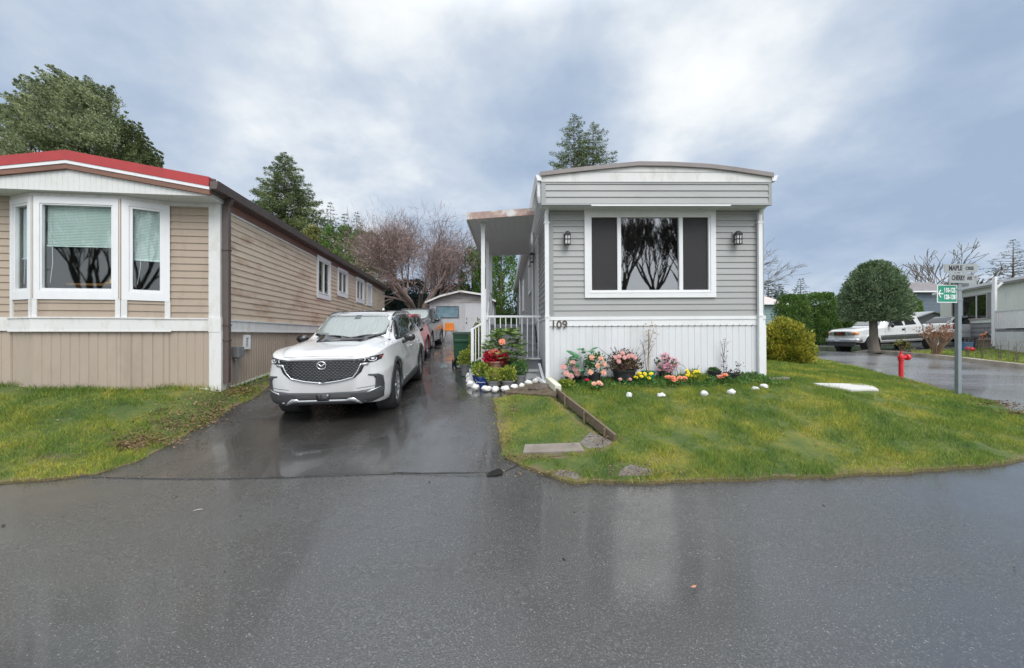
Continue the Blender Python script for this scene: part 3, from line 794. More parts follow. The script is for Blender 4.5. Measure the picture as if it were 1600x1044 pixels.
m_frost = M('frosted_lamp_glass', (.6, .6, .58), .3, .05, 4)
m_meter = M('grey_meter_metal', lin((140, 143, 145)), .45, .1, 8, metal=.3)
X_ = Vector((1, 0, 0)); Y_ = Vector((0, 1, 0)); Z_ = Vector((0, 0, 1))
def glass_pane(name, parent, o, u, n, a0, a1, z0, z1, d, mat, absz=True, th=.006):
    mb = MB(); panel(mb, o, u, n, a0, a1, z0, z1, d-th, d); return mb.build(name, mat, parent, absz=absz)

# ================================================================ beige home on the left
ZB = .70; LEN = 13.4; HW = 3.8
L = empty('mobile_home', (*LH['o'], ZB), LH['r'], 'beige single wide home with bay window and red roof edge', 'mobile home')
FN = Vector((0, -1, 0)); O0 = Vector((0, 0, 0)); SN = Vector((1, 0, 0))
# front wall either side of the bay
for a_, b_ in ((-.76, -.17), (-HW+.17, -3.03)):
    mb = MB(); siding(mb, O0, X_, FN, a_, b_, 1.85, 3.76, .114); mb.build('front_siding', m_tan, L, absz=True)
mb = MB(); mb.box(-HW, -3.03, .012, .10, .6, 3.9); mb.box(-.76, 0, .012, .10, .6, 3.9); mb.box(-HW-.0, -HW+.05, .1, LEN, .6, 3.85); mb.box(-HW, 0, LEN, LEN+.05, .6, 3.85)
mb.box(-3.03, -.76, .012, .1, 3.72, 3.9); mb.box(-3.03, -.76, .012, .1, .6, 1.9)
mb.build('wall_core', m_tan, L, absz=True)
# side wall
SWIN = []   # windows on the side: (v0,v1,z0,z1)
def side_v(px):   # position along the side wall seen at photo px
    D = 4.047/(727-px); x = (px-CX)*D; y = F*D
    dx, dy = x-LH['o'][0], y-LH['o'][1]; return -dx*math.sin(LH['r'])+dy*math.cos(LH['r']), D
for p0, p1, yt, yb in ((494.4, 515.5, 396, 463), (527, 542.5, 415, 460), (556, 568, 430, 470), (572.5, 580.3, 439, 475)):
    v0, D0 = side_v(p0); v1, D1 = side_v(p1)
    SWIN.append((v0, v1, CAMZ+(HOR-yb)*D0-.0, CAMZ+(HOR-yt)*D0))
mb = MB(); siding(mb, O0, Y_, SN, .13, LEN, 1.85, 3.69, .114, [(a+.03, b-.03, c+.03, d-.03) for a, b, c, d in SWIN])
mb.build('side_siding', m_tan2, L, absz=True)
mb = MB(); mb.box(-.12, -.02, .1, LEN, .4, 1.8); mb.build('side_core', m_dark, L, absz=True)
mb = MB(); mb.box(-.02, .016, .11, LEN, 3.69, 3.86); mb.build('eave_board', m_brownwood, L, absz=True)
mb = MB(); mb.box(0, .022, .13, LEN, 3.665, 3.695); mb.box(0, .03, .13, LEN, 1.66, 1.85); mb.box(0, .045, .13, LEN, 1.835, 1.862); mb.box(0, .045, .13, LEN, 1.645, 1.668)
mb.build('side_band', m_whitewood, L, absz=True)
# skirting, follows the ground
def gz(f): return lambda a: hz(*f(a))+.04
mb = MB(); ribs(mb, Vector((0, 0, 0)), Y_, SN, .13, LEN, gz(lambda a: lh(0, a)), 1.65, .088, .022, .012)
mb.build('side_skirting', m_tanskirt, L, absz=True)
mb = MB()
for i in range(26):
    a = .13+i*.5; b = a+.5; za, zb = hz(*lh(.02, a))+.045, hz(*lh(.02, b))+.045
    mb.bar((.008, a, za), (.008, b, zb), .02, .035)
mb.build('base_trim', m_white, L, absz=True)
for a, b, c, d in SWIN:
    w_ = MB(); frame(w_, O0, Y_, SN, a, b, c, d, .085, -.02, .035, .12); W = w_.build('window', m_white, L, absz=True)
    w_ = MB(); frame(w_, O0, Y_, SN, a+.10, b-.10, c+.14, d-.10, .03, -.03, .02); mid = (a+b)/2; panel(w_, O0, Y_, SN, mid-.02, mid+.02, c+.17, d-.13, -.02, .022)
    w_.build('sash', m_white, W, absz=False) if False else None
    mb2 = MB(); mb2.v = [(x, y, z-ZB) for x, y, z in w_.v]; mb2.f = w_.f; mb2.m = w_.m; mb2.build('sash', m_white, W)
    mb2 = MB(); panel(mb2, O0, Y_, SN, a+.12, b-.12, c+.16-ZB, d-.12-ZB, -.02, -.012); mb2.build('pane', m_glassdark, W)
    mb2 = MB(); panel(mb2, O0, Y_, SN, a+.10, b-.10, c+.13-ZB, d-.1-ZB, -.14, -.13); mb2.build('curtain', m_room, W)
# corner posts
mb = MB(); mb.box(-.17, .006, -.03, .12, 1.86, 3.77); mb.box(-.155, .03, -.045, .12, .66, 1.66); mb.box(-.165, .025, -.05, .13, 1.64, 1.88); mb.build('corner_post', m_whitewood, L, absz=True)
mb = MB(); mb.box(-HW, -HW+.17, -.03, .1, 1.86, 3.77); mb.build('corner_post', m_whitewood, L, absz=True)
# bay: plan points
BP = [(-3.03, 0), (-2.50, -.25), (-1.29, -.25), (-.76, 0)]
def seg_frame(i):
    a, b = Vector((*BP[i], 0)), Vector((*BP[i+1], 0)); u = (b-a).normalized(); n = Vector((u.y, -u.x, 0)); return a, u, n, (b-a).length
for i in range(3):
    a, u, n, ln = seg_frame(i)
    s_ = MB(); siding(s_, a, u, n, 0, ln, 1.86, 2.16, .114); s_.build('bay_siding', m_tan, L, absz=True)
    k_ = MB(); ribs(k_, a, u, n, 0, ln, .68, 1.66, .128, .016, .008); k_.build('bay_skirting', m_tanskirt, L, absz=True)
    b_ = MB(); panel(b_, a, u, n, -.01, ln+.01, 1.66, 1.85, 0, .04); panel(b_, a, u, n, -.012, ln+.012, 1.85, 1.872, 0, .055); panel(b_, a, u, n, -.012, ln+.012, 1.645, 1.663, 0, .05)
    panel(b_, a, u, n, 0, .07, 1.872, 2.14, .003, .028); panel(b_, a, u, n, ln-.07, ln, 1.872, 2.14, .003, .028)
    b_.build('bay_band', m_whitewood, L, absz=True)
    b_ = MB(); panel(b_, a, u, n, -.01, ln+.01, 3.70, 3.79, 0, .02); b_.build('bay_head_trim', m_whitewood, L, absz=True)
    w_ = MB(); side = i != 1
    x0, x1 = (.0, ln) if i == 1 else (0, ln)
    frame(w_, a, u, n, x0+.005, x1-.005, 2.14, 3.70, .10 if i == 1 else .085, -.02, .03, .13)
    W = w_.build('window', m_white, L, absz=True)
    m2 = MB(); t_ = .13 if i == 1 else .115
    frame(m2, a, u, n, x0+.08, x1-.08, 2.26-ZB, 3.63-ZB, .05, -.03, .018); m2.build('sash', m_white, W)
    m2 = MB(); panel(m2, a, u, n, x0+.10, x1-.10, 2.28-ZB, 3.61-ZB, -.022, -.015); m2.build('pane', m_glass, W)
    # venetian blind, half lowered
    m2 = MB(); zb_ = 2.98 if i == 1 else 2.80
    z = 3.60
    while z > zb_: m2.obox(a+u*ln/2-n*.07+Z_*(z-ZB), (ln-.26, .004, .020), Matrix((u, u.cross(Z_).normalized(), Z_)).transposed() @ Matrix.Rotation(rad(-14), 3, 'X')); z -= .024
    panel(m2, a, u, n, .13, ln-.13, zb_-ZB-.02, zb_-ZB, -.085, -.055); m2.build('blind', m_blind, W)
    m2 = MB(); m2.tube([a+u*(.19)-n*.06+Z_*(3.6-ZB), a+u*.21-n*.055+Z_*(2.7-ZB), a+u*.17-n*.06+Z_*(2.40-ZB)], .004, 5); m2.build('blind_cord', m_white, W)
    if i != 1:
        m2 = MB()
        if i == 2: panel(m2, a, u, n, -.035, .004, 2.15, 3.7, .001, .022); m2.build('corner_strip', m_tan, L, absz=True)
        else: panel(m2, a, u, n, ln-.004, ln+.035, 2.15, 3.7, .001, .022); m2.build('corner_strip', m_tan, L, absz=True)
mb = MB(); panel(mb, O0, X_, FN, -.76, -.155, 1.66, 1.85, 0, .036); panel(mb, O0, X_, FN, -.76, -.155, 1.85, 1.872, 0, .05); mb.build('front_band', m_whitewood, L, absz=True)
mb = MB(); panel(mb, O0, X_, FN, -HW, -3.03, 1.66, 1.872, 0, .036); mb.build('front_band', m_whitewood, L, absz=True)
mb = MB(); panel(mb, O0, X_, FN, -.76, -.17, 3.70, 3.775, 0, .022); mb.build('head_trim', m_whitewood, L, absz=True)
for a_, b_ in ((-.76, -.155), (-HW, -3.03)):
    mb = MB(); ribs(mb, Vector((0, -.003, 0)), X_, FN, a_, b_, .68, 1.66, .128, .016, .008); mb.build('front_skirting', m_tanskirt, L, absz=True)
mb = MB()
for (p, q) in zip([(-HW, -.01)]+BP+[(-.05, -.01)], BP+[(-.05, -.01)]+[(-.05, -.01)]):
    if p == q: continue
    mb.bar((p[0], p[1]-.015, .70), (q[0], q[1]-.015, .70), .025, .045)
mb.build('foot_strip', m_white, L, absz=True)
# gable and eaves
RZ, EZ = 4.34, 4.03; OV = .42; xl, xr, xm = -HW-.08, .08, -HW/2
def roofz(u): return RZ-(RZ-EZ)*abs(u-xm)/(xr-xm)
mb = MB(); zt = lambda a: roofz(a)-.24
ribs(mb, Vector((0, -OV+.03, 0)), X_, FN, xl+.03, xr-.05, 3.76, zt, .075, .006, .004); mb.build('gable_panel', m_soffit, L, absz=True)
mb = MB(); mb.box(xl+.02, xr-.04, -OV+.04, -.0, 3.765, 3.785); mb.box(xl+.02, xr-.06, -OV+.035, .05, 3.785, 3.9); mb.build('soffit', m_soffit, L, absz=True)
def rake(name, mat, top, h, d0, d1):
    b = MB()
    for p, q in ((xl, xm), (xm, xr)):
        vs = [Vector((x, y, roofz(x)-zz)) for y in (-OV-d1, -OV-d0) for x, zz in ((p, top+h), (q, top+h), (q, top), (p, top))]
        b.add(vs, [(0,1,2,3),(7,6,5,4),(0,4,5,1),(1,5,6,2),(2,6,7,3),(3,7,4,0)])
    return b.build(name, mat, L, absz=True)
rake('red_fascia', m_red, -.012, .145, -.05, .03); rake('white_fascia', m_white, .133, .05, -.05, .022); rake('brown_fascia', m_brownwood, .183, .075, -.05, .012)
mb = MB(); P = [(xl, EZ), (xm, RZ), (xr, EZ)]
for p, q in zip(P, P[1:]):
    n_ = 26 
    vs = [(p[0], -OV-.02, p[1]), (q[0], -OV-.02, q[1]), (q[0], LEN+.2, q[1]), (p[0], LEN+.2, p[1])]
    vs += [(x, y, z-.05) for x, y, z in vs]; mb.add(vs, [(0,1,2,3),(7,6,5,4),(0,4,5,1),(1,5,6,2),(2,6,7,3),(3,7,4,0)])
rf = mb.build('roof', m_brownmetal, L, absz=True)
mb = MB()
for i in range(44):     # standing ribs of the metal roof
    y = -.3+i*.31; mb.bar((xm, y, RZ+.01-ZB), (xr+.01, y, EZ+.012-ZB), .03, .035)
mb.build('roof_rib', m_brownmetal, rf)
mb = MB()  # gutter, box profile
pr = [(.09, 3.97), (.10, 3.86), (.19, 3.86), (.215, 3.985), (.20, 3.985), (.18, 3.875), (.11, 3.875), (.105, 3.97)]
mb.prism(pr, (0, -OV-.02, 0), X_, Z_, (0, LEN+OV+.2, 0)); mb.box(.02, .10, -OV, LEN+.2, 3.84, 3.97)
mb.build('gutter', m_brownmetal, L, absz=True)
mb = MB(); mb.prism(pr[:4], (0, -OV-.026, 0), X_, Z_, (0, .006, 0)); mb.build('gutter_end', m_brownmetal, L, absz=True)
mb = MB(); mb.bar((.15, .02, 3.87), (.07, .04, 3.74), .07, .09); mb.bar((.07, .04, 3.76), (.07, .04, .80), .09, .075, up=(0, 1, 0))
for z in (3.0, 1.75, 1.5): mb.box(.018, .125, -.012, .092, z, z+.02)
mb.build('downspout', m_brownmetal, L, absz=True)
# vent and meter on the side
v0, D0 = side_v(379.5); v1, D1 = side_v(388.5); mb = MB(); zt_ = CAMZ-(521.5-HOR)*D0; 
z1 = CAMZ+(HOR-520.5)*D0-.01; z0 = CAMZ+(HOR-544)*D0
frame(mb, O0, Y_, SN, v0, v1, z0, z1, .05, 0, .035); Vn = mb.build('vent', m_white, L, absz=True)
mb = MB()
for i in range(6): zz_ = z0+.05+(z1-z0-.1)*i/6; mb.bar((.012, v0+.05, zz_-ZB+.02), (.012, v1-.05, zz_-ZB+.02), .03, .012)
mb.build('vent_slat', m_white, Vn); mb = MB(); panel(mb, O0, Y_, SN, v0+.04, v1-.04, z0+.04-ZB, z1-.04-ZB, .0015, .004); mb.build('vent_hole', m_dark, Vn)
v0, D0 = side_v(361); v1, D1 = side_v(371); z1 = CAMZ+(HOR-540)*D0; z0 = CAMZ+(HOR-557)*D0
mb = MB(); mb.box(.012, .12, v0, v1, z0, z1); Mt = mb.build('meter_box', m_meter, L, bevel=.008, absz=True)
mb = MB(); mb.tube([(.05, (v0+v1)/2-.04, z0-ZB), (.05, (v0+v1)/2-.04, 0.08)], .018, 8); mb.tube([(.05, (v0+v1)/2-.04, z0-ZB), (.05, (v0+v1)/2-.04, z0-ZB-.05)], .03, 8); mb.build('conduit', m_meter, Mt)
# lived-in inside behind the bay
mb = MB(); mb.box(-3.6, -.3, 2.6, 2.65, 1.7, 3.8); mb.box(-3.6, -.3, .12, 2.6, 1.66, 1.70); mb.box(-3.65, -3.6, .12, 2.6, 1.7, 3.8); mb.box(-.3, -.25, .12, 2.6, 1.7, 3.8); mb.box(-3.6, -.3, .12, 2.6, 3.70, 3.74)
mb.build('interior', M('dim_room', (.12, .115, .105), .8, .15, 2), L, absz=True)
mb = MB(); frame(mb, Vector((0, 2.59, 0)), X_, FN, -2.6, -1.5, 2.3, 3.2, .06, 0, .03); mb.build('far_window_frame', M('dim_white', (.3, .33, .31), .6), L, absz=True)
mb = MB(); panel(mb, Vector((0, 2.59, 0)), X_, FN, -2.54, -1.56, 2.36, 3.14, 0, .01); mb.build('far_window', M('dim_green', (.10, .14, .10), .5, .7, 6), L, absz=True)
m_shelf = M('shelf_wood', lin((150, 100, 50)), .5, .25, 6, stretch=(1, 4, 4))
mb = MB(); mb.box(-2.42, -1.55, .16, .42, 2.405, 2.44); mb.box(-2.3, -2.25, .2, .4, 1.7, 2.405); mb.box(-1.65, -1.6, .2, .4, 1.7, 2.405)
tb = mb.build('table', m_shelf, None); tb.parent = L; 
for v in tb.data.vertices: v.co.z -= ZB
hp = Matrix.Translation((*LH['o'], 0)) @ Matrix.Rotation(LH['r'], 4, 'Z') @ Vector((-1.74, .29, 2.44))
mb = MB(); mb.lathe([(.19, 0), (.185, .012), (.125, .02), (.118, .06), (.10, .10), (.06, .122), (.0, .128)], hp, 24)
tag(mb.build('hat', M('yellow_felt', lin((225, 165, 30)), .7, .1, 8), smooth=True), 'yellow round hat on the table behind the bay window', 'hat')

# ================================================================ grey home on the right
GZ = .66; GW = 4.15; GL = 18.3
G = empty('mobile_home', (*GH['o'], GZ), GH['r'], 'grey vinyl sided home with white skirting and triple picture window', 'mobile home')
G.rotation_euler = (0, rad(-.35), GH['r'])
def gu(px, s=82.1): return (px-858)/s+.0
def gzv(py, s=82.1): return CAMZ+(HOR-py)/s
WU0, WU1, WZ0, WZ1 = gu(915), gu(1121.5), gzv(464), gzv(327)
mb = MB(); siding(mb, O0, X_, FN, .10, GW-.10, gzv(493), gzv(318), .1145, [(WU0+.03, WU1-.03, WZ0+.03, WZ1+1)], depth=.016)
mb.build('front_siding', m_grey, G, absz=True)
mb = MB()
for a, b, c, d in ((.0, WU0+.06, .55, 4.35), (WU1-.06, GW, .55, 4.35), (WU0+.06, WU1-.06, .55, WZ0+.06), (WU0+.06, WU1-.06, WZ1-.06, 4.35)): mb.box(a, b, .014, .09, c, d)
mb.box(GW-.06, GW-.02, .09, GL, .6, 4.3); mb.box(0, GW, GL, GL+.05, .6, 4.3)
mb.build('wall_core', m_greyend, G, absz=True)
for a_, b_ in ((0.0, .10), (GW-.10, GW)):
    mb = MB(); mb.box(a_, b_, -.018, .0135, gzv(493), gzv(318)); mb.build('corner_trim', m_greyend, G, absz=True)
mb = MB(); mb.box(-.02, GW+.02, -.035, .01, gzv(498.5), gzv(493.2)); mb.box(-.02, GW+.02, -.022, .01, gzv(508), gzv(498.5)); mb.box(GW-.03, GW+.03, -.028, .01, .66, gzv(508)); mb.build('front_band', m_white, G, absz=True)
mb = MB(); ribs(mb, Vector((0, -.004, 0)), X_, FN, -.02, GW+.0, .52, gzv(508), .123, .010, .007)
mb.build('front_skirting', m_skirt, G, absz=True)
for i in range(33): x = .1+i*.123; mb = MB(); mb.box(x-.006, x+.006, -.027, -.02, gzv(508.5), gzv(507)); mb.build('skirting_screw', m_blackmetal, G, absz=True)
text_obj('109', .215, M('bronze_number', lin((96, 88, 80)), .45, .2, 20, metal=.3), 'house_number', G, (gu(874.5)-.0, -.03, gzv(506)), depth=.012, bold=.003, absz=True)
# window
w_ = MB(); frame(w_, O0, X_, FN, WU0, WU1, WZ0, WZ1, .10, -.02, .045, .11)
W = w_.build('window', m_white, G, absz=True)
i0, i1, j0, j1 = WU0+.10, WU1-.10, WZ0+.11, WZ1-.10
c1, c2 = gu(969.5), gu(1067)
m2 = MB(); frame(m2, O0, X_, FN, i0, i1, j0-GZ, j1-GZ, .035, -.04, .03)
for c in (c1, c2): panel(m2, O0, X_, FN, c-.035, c+.035, j0+.035-GZ, j1-.035-GZ, -.03, .026)
panel(m2, O0, X_, FN, i0-.01, i1+.01, j0-.02-GZ, j0-.001-GZ, 0, .05)
m2.build('sash', m_white, W)
m2 = MB(); panel(m2, O0, X_, FN, c1+.035, c2-.035, j0+.035-GZ, j1-.035-GZ, -.02, -.012); m2.build('centre_pane', m_glassdark, W)
m_screenglass, t, b, out = new_mat('screened_glass'); t.n.remove(b)
tr = t.N('ShaderNodeBsdfTransparent'); tr.inputs[0].default_value = (.55, .55, .57, 1); df = t.N('ShaderNodeBsdfPrincipled'); df.inputs['Base Color'].default_value = (.075, .072, .074, 1); df.inputs['Roughness'].default_value = .45
mx = t.N('ShaderNodeMixShader'); mx.inputs[0].default_value = .42; t.L(tr.outputs[0], mx.inputs[1]); t.L(df.outputs[0], mx.inputs[2]); t.L(mx.outputs[0], out.inputs[0])
for a, b in ((i0+.035, c1-.035), (c2+.035, i1-.035)):
    m2 = MB(); panel(m2, O0, X_, FN, a, b, j0+.035-GZ, j1-.035-GZ, -.018, -.01); m2.build('screened_pane', m_screenglass, W)
mb = MB(); mb.box(.1, GW-.1, 3.0, 3.05, 1.9, 4.2); mb.box(.1, GW-.1, .12, 3.0, 1.86, 1.9); mb.box(.09, .14, .12, 3.0, 1.9, 4.2); mb.box(GW-.14, GW-.09, .12, 3.0, 1.9, 4.2); mb.box(.1, GW-.1, .1, 3.0, 4.2, 4.22)
mb.build('interior', m_room, G, absz=True)
def gworld(u, v, z): return Matrix.Translation((*GH['o'], GZ)) @ G.rotation_euler.to_matrix().to_4x4() @ Vector((u, v, z-GZ))
mb = MB(); q0 = gworld(.98, 2.0, 2.55); frame(mb, q0, X_, FN, 0, .34, 0, .42, .04, 0, .02); panel(mb, q0, X_, FN, .04, .30, .04, .38, 0, .006)
mb = MB(); frame(mb, Vector((0, 3.0, 0)), X_, FN, .55, .95, 2.55, 3.05, .04, 0, .03); mb.build('wall_picture', m_dark, G, absz=True)
# projecting top: three boards, arched white panel and roof edge
p = .34; s2 = 85.9; ea, eb = (846-800)/s2-.70+.01, (1210-800)/s2-.70+.01
z3, z2 = gzv(318, s2), gzv(283.5, s2)
mb = MB(); siding(mb, Vector((0, -p, 0)), X_, FN, ea+.08, eb-.06, z3+.02, z2, .118, depth=.016, phase=0); mb.build('eyebrow_siding', m_grey, G, absz=True)
mb = MB(); mb.box(ea, eb, -p+.003, .0135, z3+.02, z2+.06); mb.build('eyebrow_core', m_greyend, G, absz=True)
for a_, b_ in ((ea, ea+.08), (eb-.06, eb)): mb = MB(); mb.box(a_, b_, -p-.017, -p+.003, z3+.019, z2); mb.build('eyebrow_end_trim', m_greyend, G, absz=True)
mb = MB(); mb.box(ea, eb, -p-.02, -p+.03, z3-.012, z3+.018); mb.build('eyebrow_trim', m_greyend, G, absz=True)
mb = MB(); ribs(mb, Vector((0, 0, z3-.004)), X_, Vector((0, 0, -1)), ea+.02, eb-.02, 0, 0, .1) if False else None
for i in range(int((eb-ea)/.1)): mb.box(ea+.01+i*.1, ea+.01+i*.1+.092, -p+.03, -.02, z3-.006, z3+.001)
mb.box(ea+.005, eb-.005, -p+.012, -.018, z3+.001, z3+.015); mb.build('soffit', m_soffit, G, absz=True)
mb = MB(); mb.box(gu(920), gu(1130), -p-.028, -p-.012, z3-.03, z3-.005); mb.build('awning_rail', m_white, G, absz=True)
def arc(x):    # roof edge height across the front
    k = [(ea, 268), (.35, 262.5), (1.0, 256.5), (1.62, 251.5), (2.2, 252), (2.9, 255), (3.4, 260), (eb, 269)]
    for (a, ya), (b, yb) in zip(k, k[1:]):
        if x <= b: y = ya+(yb-ya)*(x-a)/(b-a); return gzv(y, s2)
    return gzv(268, s2)
xs = [ea, .35, 1.0, 1.62, 2.2, 2.9, 3.4, eb]
mb = MB(); poly = [(ea+.0, z2)]+[(eb, z2)]+[(x, arc(x)-.05) for x in xs[::-1]]
mb.prism(poly, (0, -p-.004, 0), X_, Z_, (0, .05, 0)); mb.build('arched_panel', m_whitewood, G, absz=True)
mb = MB(); mb.box(ea-.0, eb, -p-.022, -p-.0045, z2-.002, z2+.012); mb.box(ea+.3, eb-.35, -p-.009, -p-.0045, z2+.19, z2+.197); mb.build('panel_strip', m_greyend, G, absz=True)
mb = MB()
for a, b in zip(xs, xs[1:]):
    a_, b_ = a-(.02 if a == ea else 0), b+(.02 if b == eb else 0)
    vs = [Vector((x, y, arc(x_)-zz)) for y in (-p-.05, -p+.1) for x, x_, zz in ((a_, a, .075), (b_, b, .075), (b_, b, 0), (a_, a, 0))]
    mb.add(vs, [(0,1,2,3),(7,6,5,4),(0,4,5,1),(1,5,6,2),(2,6,7,3),(3,7,4,0)])
mb.build('roof_edge', m_rooftrim, G, absz=True)
mb = MB()
for a, b in zip(xs, xs[1:]):
    vs = [Vector((x, y, arc(x)-zz)) for y in (-p+.1, GL+.2) for x, zz in ((a, .07), (b, .07), (b, .012), (a, .012))]
    mb.add(vs, [(0,1,2,3),(7,6,5,4),(0,4,5,1),(1,5,6,2),(2,6,7,3),(3,7,4,0)])
mb.build('roof', m_roof, G, absz=True)
# gutters and downspouts
gzt = 4.50
prg = [(-.0, gzt-.03), (-.0, gzt-.11), (-.07, gzt-.11), (-.105, gzt), (-.093, gzt), (-.065, gzt-.095), (-.012, gzt-.095), (-.012, gzt-.03)]
mb = MB(); mb.prism([(x+ea, z) for x, z in prg], (0, -p-.03, 0), X_, Z_, (0, GL+p, 0)); mb.prism([(x+ea, z) for x, z in prg[:4]], (0, -p-.034, 0), X_, Z_, (0, .004, 0))
mb.build('gutter', m_white, G, absz=True)
mb = MB(); mb.prism([(eb-x, z) for x, z in prg], (0, -p-.03, 0), X_, Z_, (0, GL+p, 0)); mb.prism([(eb-x, z) for x, z in prg[:4]], (0, -p-.034, 0), X_, Z_, (0, .004, 0))
mb.build('gutter', m_white, G, absz=True)
mb = MB(); mb.box(ea, .0, .02, GL, gzt-.16, gzt-.12); mb.box(GW, eb, .02, GL, gzt-.16, gzt-.12) if eb > GW else None; mb.build('side_soffit', m_soffit, G, absz=True)
def spout(name, pts, w_=.075, h=.06):
    b = MB(); b.tube(pts[:-1], .040, 10); b.bar(pts[-2], pts[-1], w_, h, up=(0, 1, 0))
    x, y = pts[-2][0], pts[-2][1]
    b.box(x-.055, x+.055, y-.036, y+.04, pts[-2][2]-.05, pts[-2][2]-.03); b.box(x-.045, x+.045, y-.04, y+.04, 1.92, 1.96); b.box(x-.047, x+.047, y-.05, y+.04, .70, .74)
    return b.build(name, m_white, G, absz=True)
spout('downspout', [(ea-.035, -p+.05, gzt-.1), (ea-.035, -p+.05, 4.12), (ea-.02, -p+.07, 4.04), (-.02, -.12, 3.96), (-.03+.0, -.07, 3.86), (-.03, -.065, 3.75), (-.03, -.065, .62)])
spout('downspout', [(eb+.02, -p+.1, gzt-.1), (eb+.02, -p+.1, 4.1), (eb-.02, -p+.14, 4.0), (GW-.10, -.14, 3.96), (GW-.11, -.07, 3.86), (GW-.11, -.065, 3.75), (GW-.11, -.065, .72)])
# left side wall with windows
WN = Vector((-1, 0, 0))
gw = [(4.3, 5.7, 2.9, 3.95), (9.0, 10.0, 2.6, 3.9)]
mb = MB(); siding(mb, O0, Y_, WN, .02, GL, 1.94, 4.34, .1145, [(a+.03, b-.03, c+.03, d-.03) for a, b, c, d in gw]); mb.build('side_siding', m_grey, G, absz=True)
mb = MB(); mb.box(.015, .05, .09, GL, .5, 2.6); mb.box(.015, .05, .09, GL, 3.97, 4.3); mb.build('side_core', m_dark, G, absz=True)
for a, b, c, d in gw:
    w_ = MB(); frame(w_, O0, Y_, WN, a, b, c, d, .08, -.02, .04); W = w_.build('window', m_white, G, absz=True)
    m2 = MB(); panel(m2, O0, Y_, WN, a+.08, b-.08, c+.08-GZ, d-.08-GZ, -.015, -.008); m2.build('pane', m_glassdark, W)
mb = MB(); ribs(mb, O0, Y_, WN, .0, GL, lambda a: hz(*gh(0, a))-.03, 1.90, .123, .010, .007); mb.box(-.02, .0, .0, GL, 1.90, 1.94); mb.build('side_skirting', m_skirt, G, absz=True)
for y_ in (3.2, 12): mb = MB(); mb.tube([(-.06, y_, 4.35), (-.06, y_, 1.2)], .035, 8); mb.build('side_downspout', m_white, G, absz=True)
mb = MB(); mb.box(-.06, -.012, .33, .45, 2.10, 2.24); mb.build('outlet_box', m_meter, G, absz=True)
# door on the side under the porch roof
mb = MB(); panel(mb, O0, Y_, WN, 2.0, 2.95, 1.94, 4.0, .0, .03); mb.build('door', m_white, G, absz=True)

# wall lanterns
def lantern(loc, rz, label):
    r = empty('wall_lantern', loc, rz, label, 'wall lantern', 'black box lanterns on the grey home')
    b = MB(); b.box(-.055, .055, -.015, 0, -.05, .11); b.box(-.02, .02, -.06, -.015, .055, .085); b.build('bracket', m_greyend, r)
    b = MB(); b.box(-.06, .06, -.155, -.045, .045, .065); b.box(-.05, .05, -.145, -.055, .065, .085); b.box(-.03, .03, -.125, -.07, .085, .11); b.build('cap', m_blackmetal, r)
    b = MB()
    for x in (-.055, -.004, .043):
        for y in (-.15, -.062): b.box(x, x+.011, y, y+.011, -.135, .045)
    for z in (-.14, -.045, .034): b.box(-.057, .057, -.152, -.139, z, z+.011); b.box(-.057, .057, -.062, -.05, z, z+.011); b.box(-.057, -.046, -.15, -.05, z, z+.011); b.box(.046, .057, -.15, -.05, z, z+.011)
    b.box(-.045, .045, -.14, -.06, -.15, -.14); b.build('cage', m_blackmetal, r)
    b = MB(); b.box(-.042, .042, -.137, -.065, -.13, .04); b.build('glass_box', m_frost, r); return r
for px, lb in ((887, 'black wall lantern left of the picture window'), (1153, 'black wall lantern right of the picture window')):
    u = gu(px); z = gzv(371); wpt = gworld(u, -.018, z); lantern(wpt, GH['r'], lb)
wpt = gworld(-.02, 2.75, 3.62); lantern(wpt, GH['r']-PI/2, 'black wall lantern on the side wall under the porch roof')

# ================================================================ porch
PZ = .55
Pq = empty('porch', (.0, 8.6, PZ), 0, 'white porch with flat awning roof, railing and grey steps', 'porch')
def PB(mb, name, mat, **k):
    mb.v = [(x-0.0, y-8.6, z-PZ) for x, y, z in mb.v]; return mb.build(name, mat, Pq, **k)
m_aw = M('awning_pan', (.66, .67, .66), .5, .05, 2, dirt=(.45, .44, .4), dirt_amt=.3)
m_awedge = M('weathered_red_edge', lin((176, 150, 140)), .6, .25, 6, dirt=lin((212, 214, 212)), dirt_amt=2.0, dirt_scale=3.0)
fl, fr_, bl, br = (-.93, 8.33, 4.02), (.47, 8.33, 4.12), (-.93, 12.1, 3.98), (.47, 12.1, 4.06)
def slab(b, pts, th):
    vs = [Vector(p) for p in pts]; vs += [p+Vector((0, 0, th)) for p in vs]; b.add(vs, [(3,2,1,0),(4,5,6,7),(0,1,5,4),(1,2,6,5),(2,3,7,6),(3,0,4,7)])
mb = MB(); slab(mb, [fl, fr_, br, bl], .03)
for i in range(10):
    k = i/10; x = fl[0]+(fr_[0]-fl[0])*k; z = fl[2]+(fr_[2]-fl[2])*k
    mb.bar((x, 8.36, z-.006), (x, 12.05, z-.04), .012, .012)
awn = PB(mb, 'awning', m_aw)
mb = MB(); e1 = Vector(fl); e2 = Vector(fr_)
mb.add([e1+Vector((-.01, -.03, -.02)), e2+Vector((0, -.03, -.02)), e2+Vector((0, -.03, .125)), e1+Vector((-.01, -.03, .125)), e1+Vector((-.01, 0, -.02)), e2+Vector((0, 0, -.02)), e2+Vector((0, 0, .125)), e1+Vector((-.01, 0, .125))], [(0,1,2,3),(7,6,5,4),(0,4,5,1),(1,5,6,2),(2,6,7,3),(3,7,4,0)])
PB(mb, 'front_edge', m_awedge)
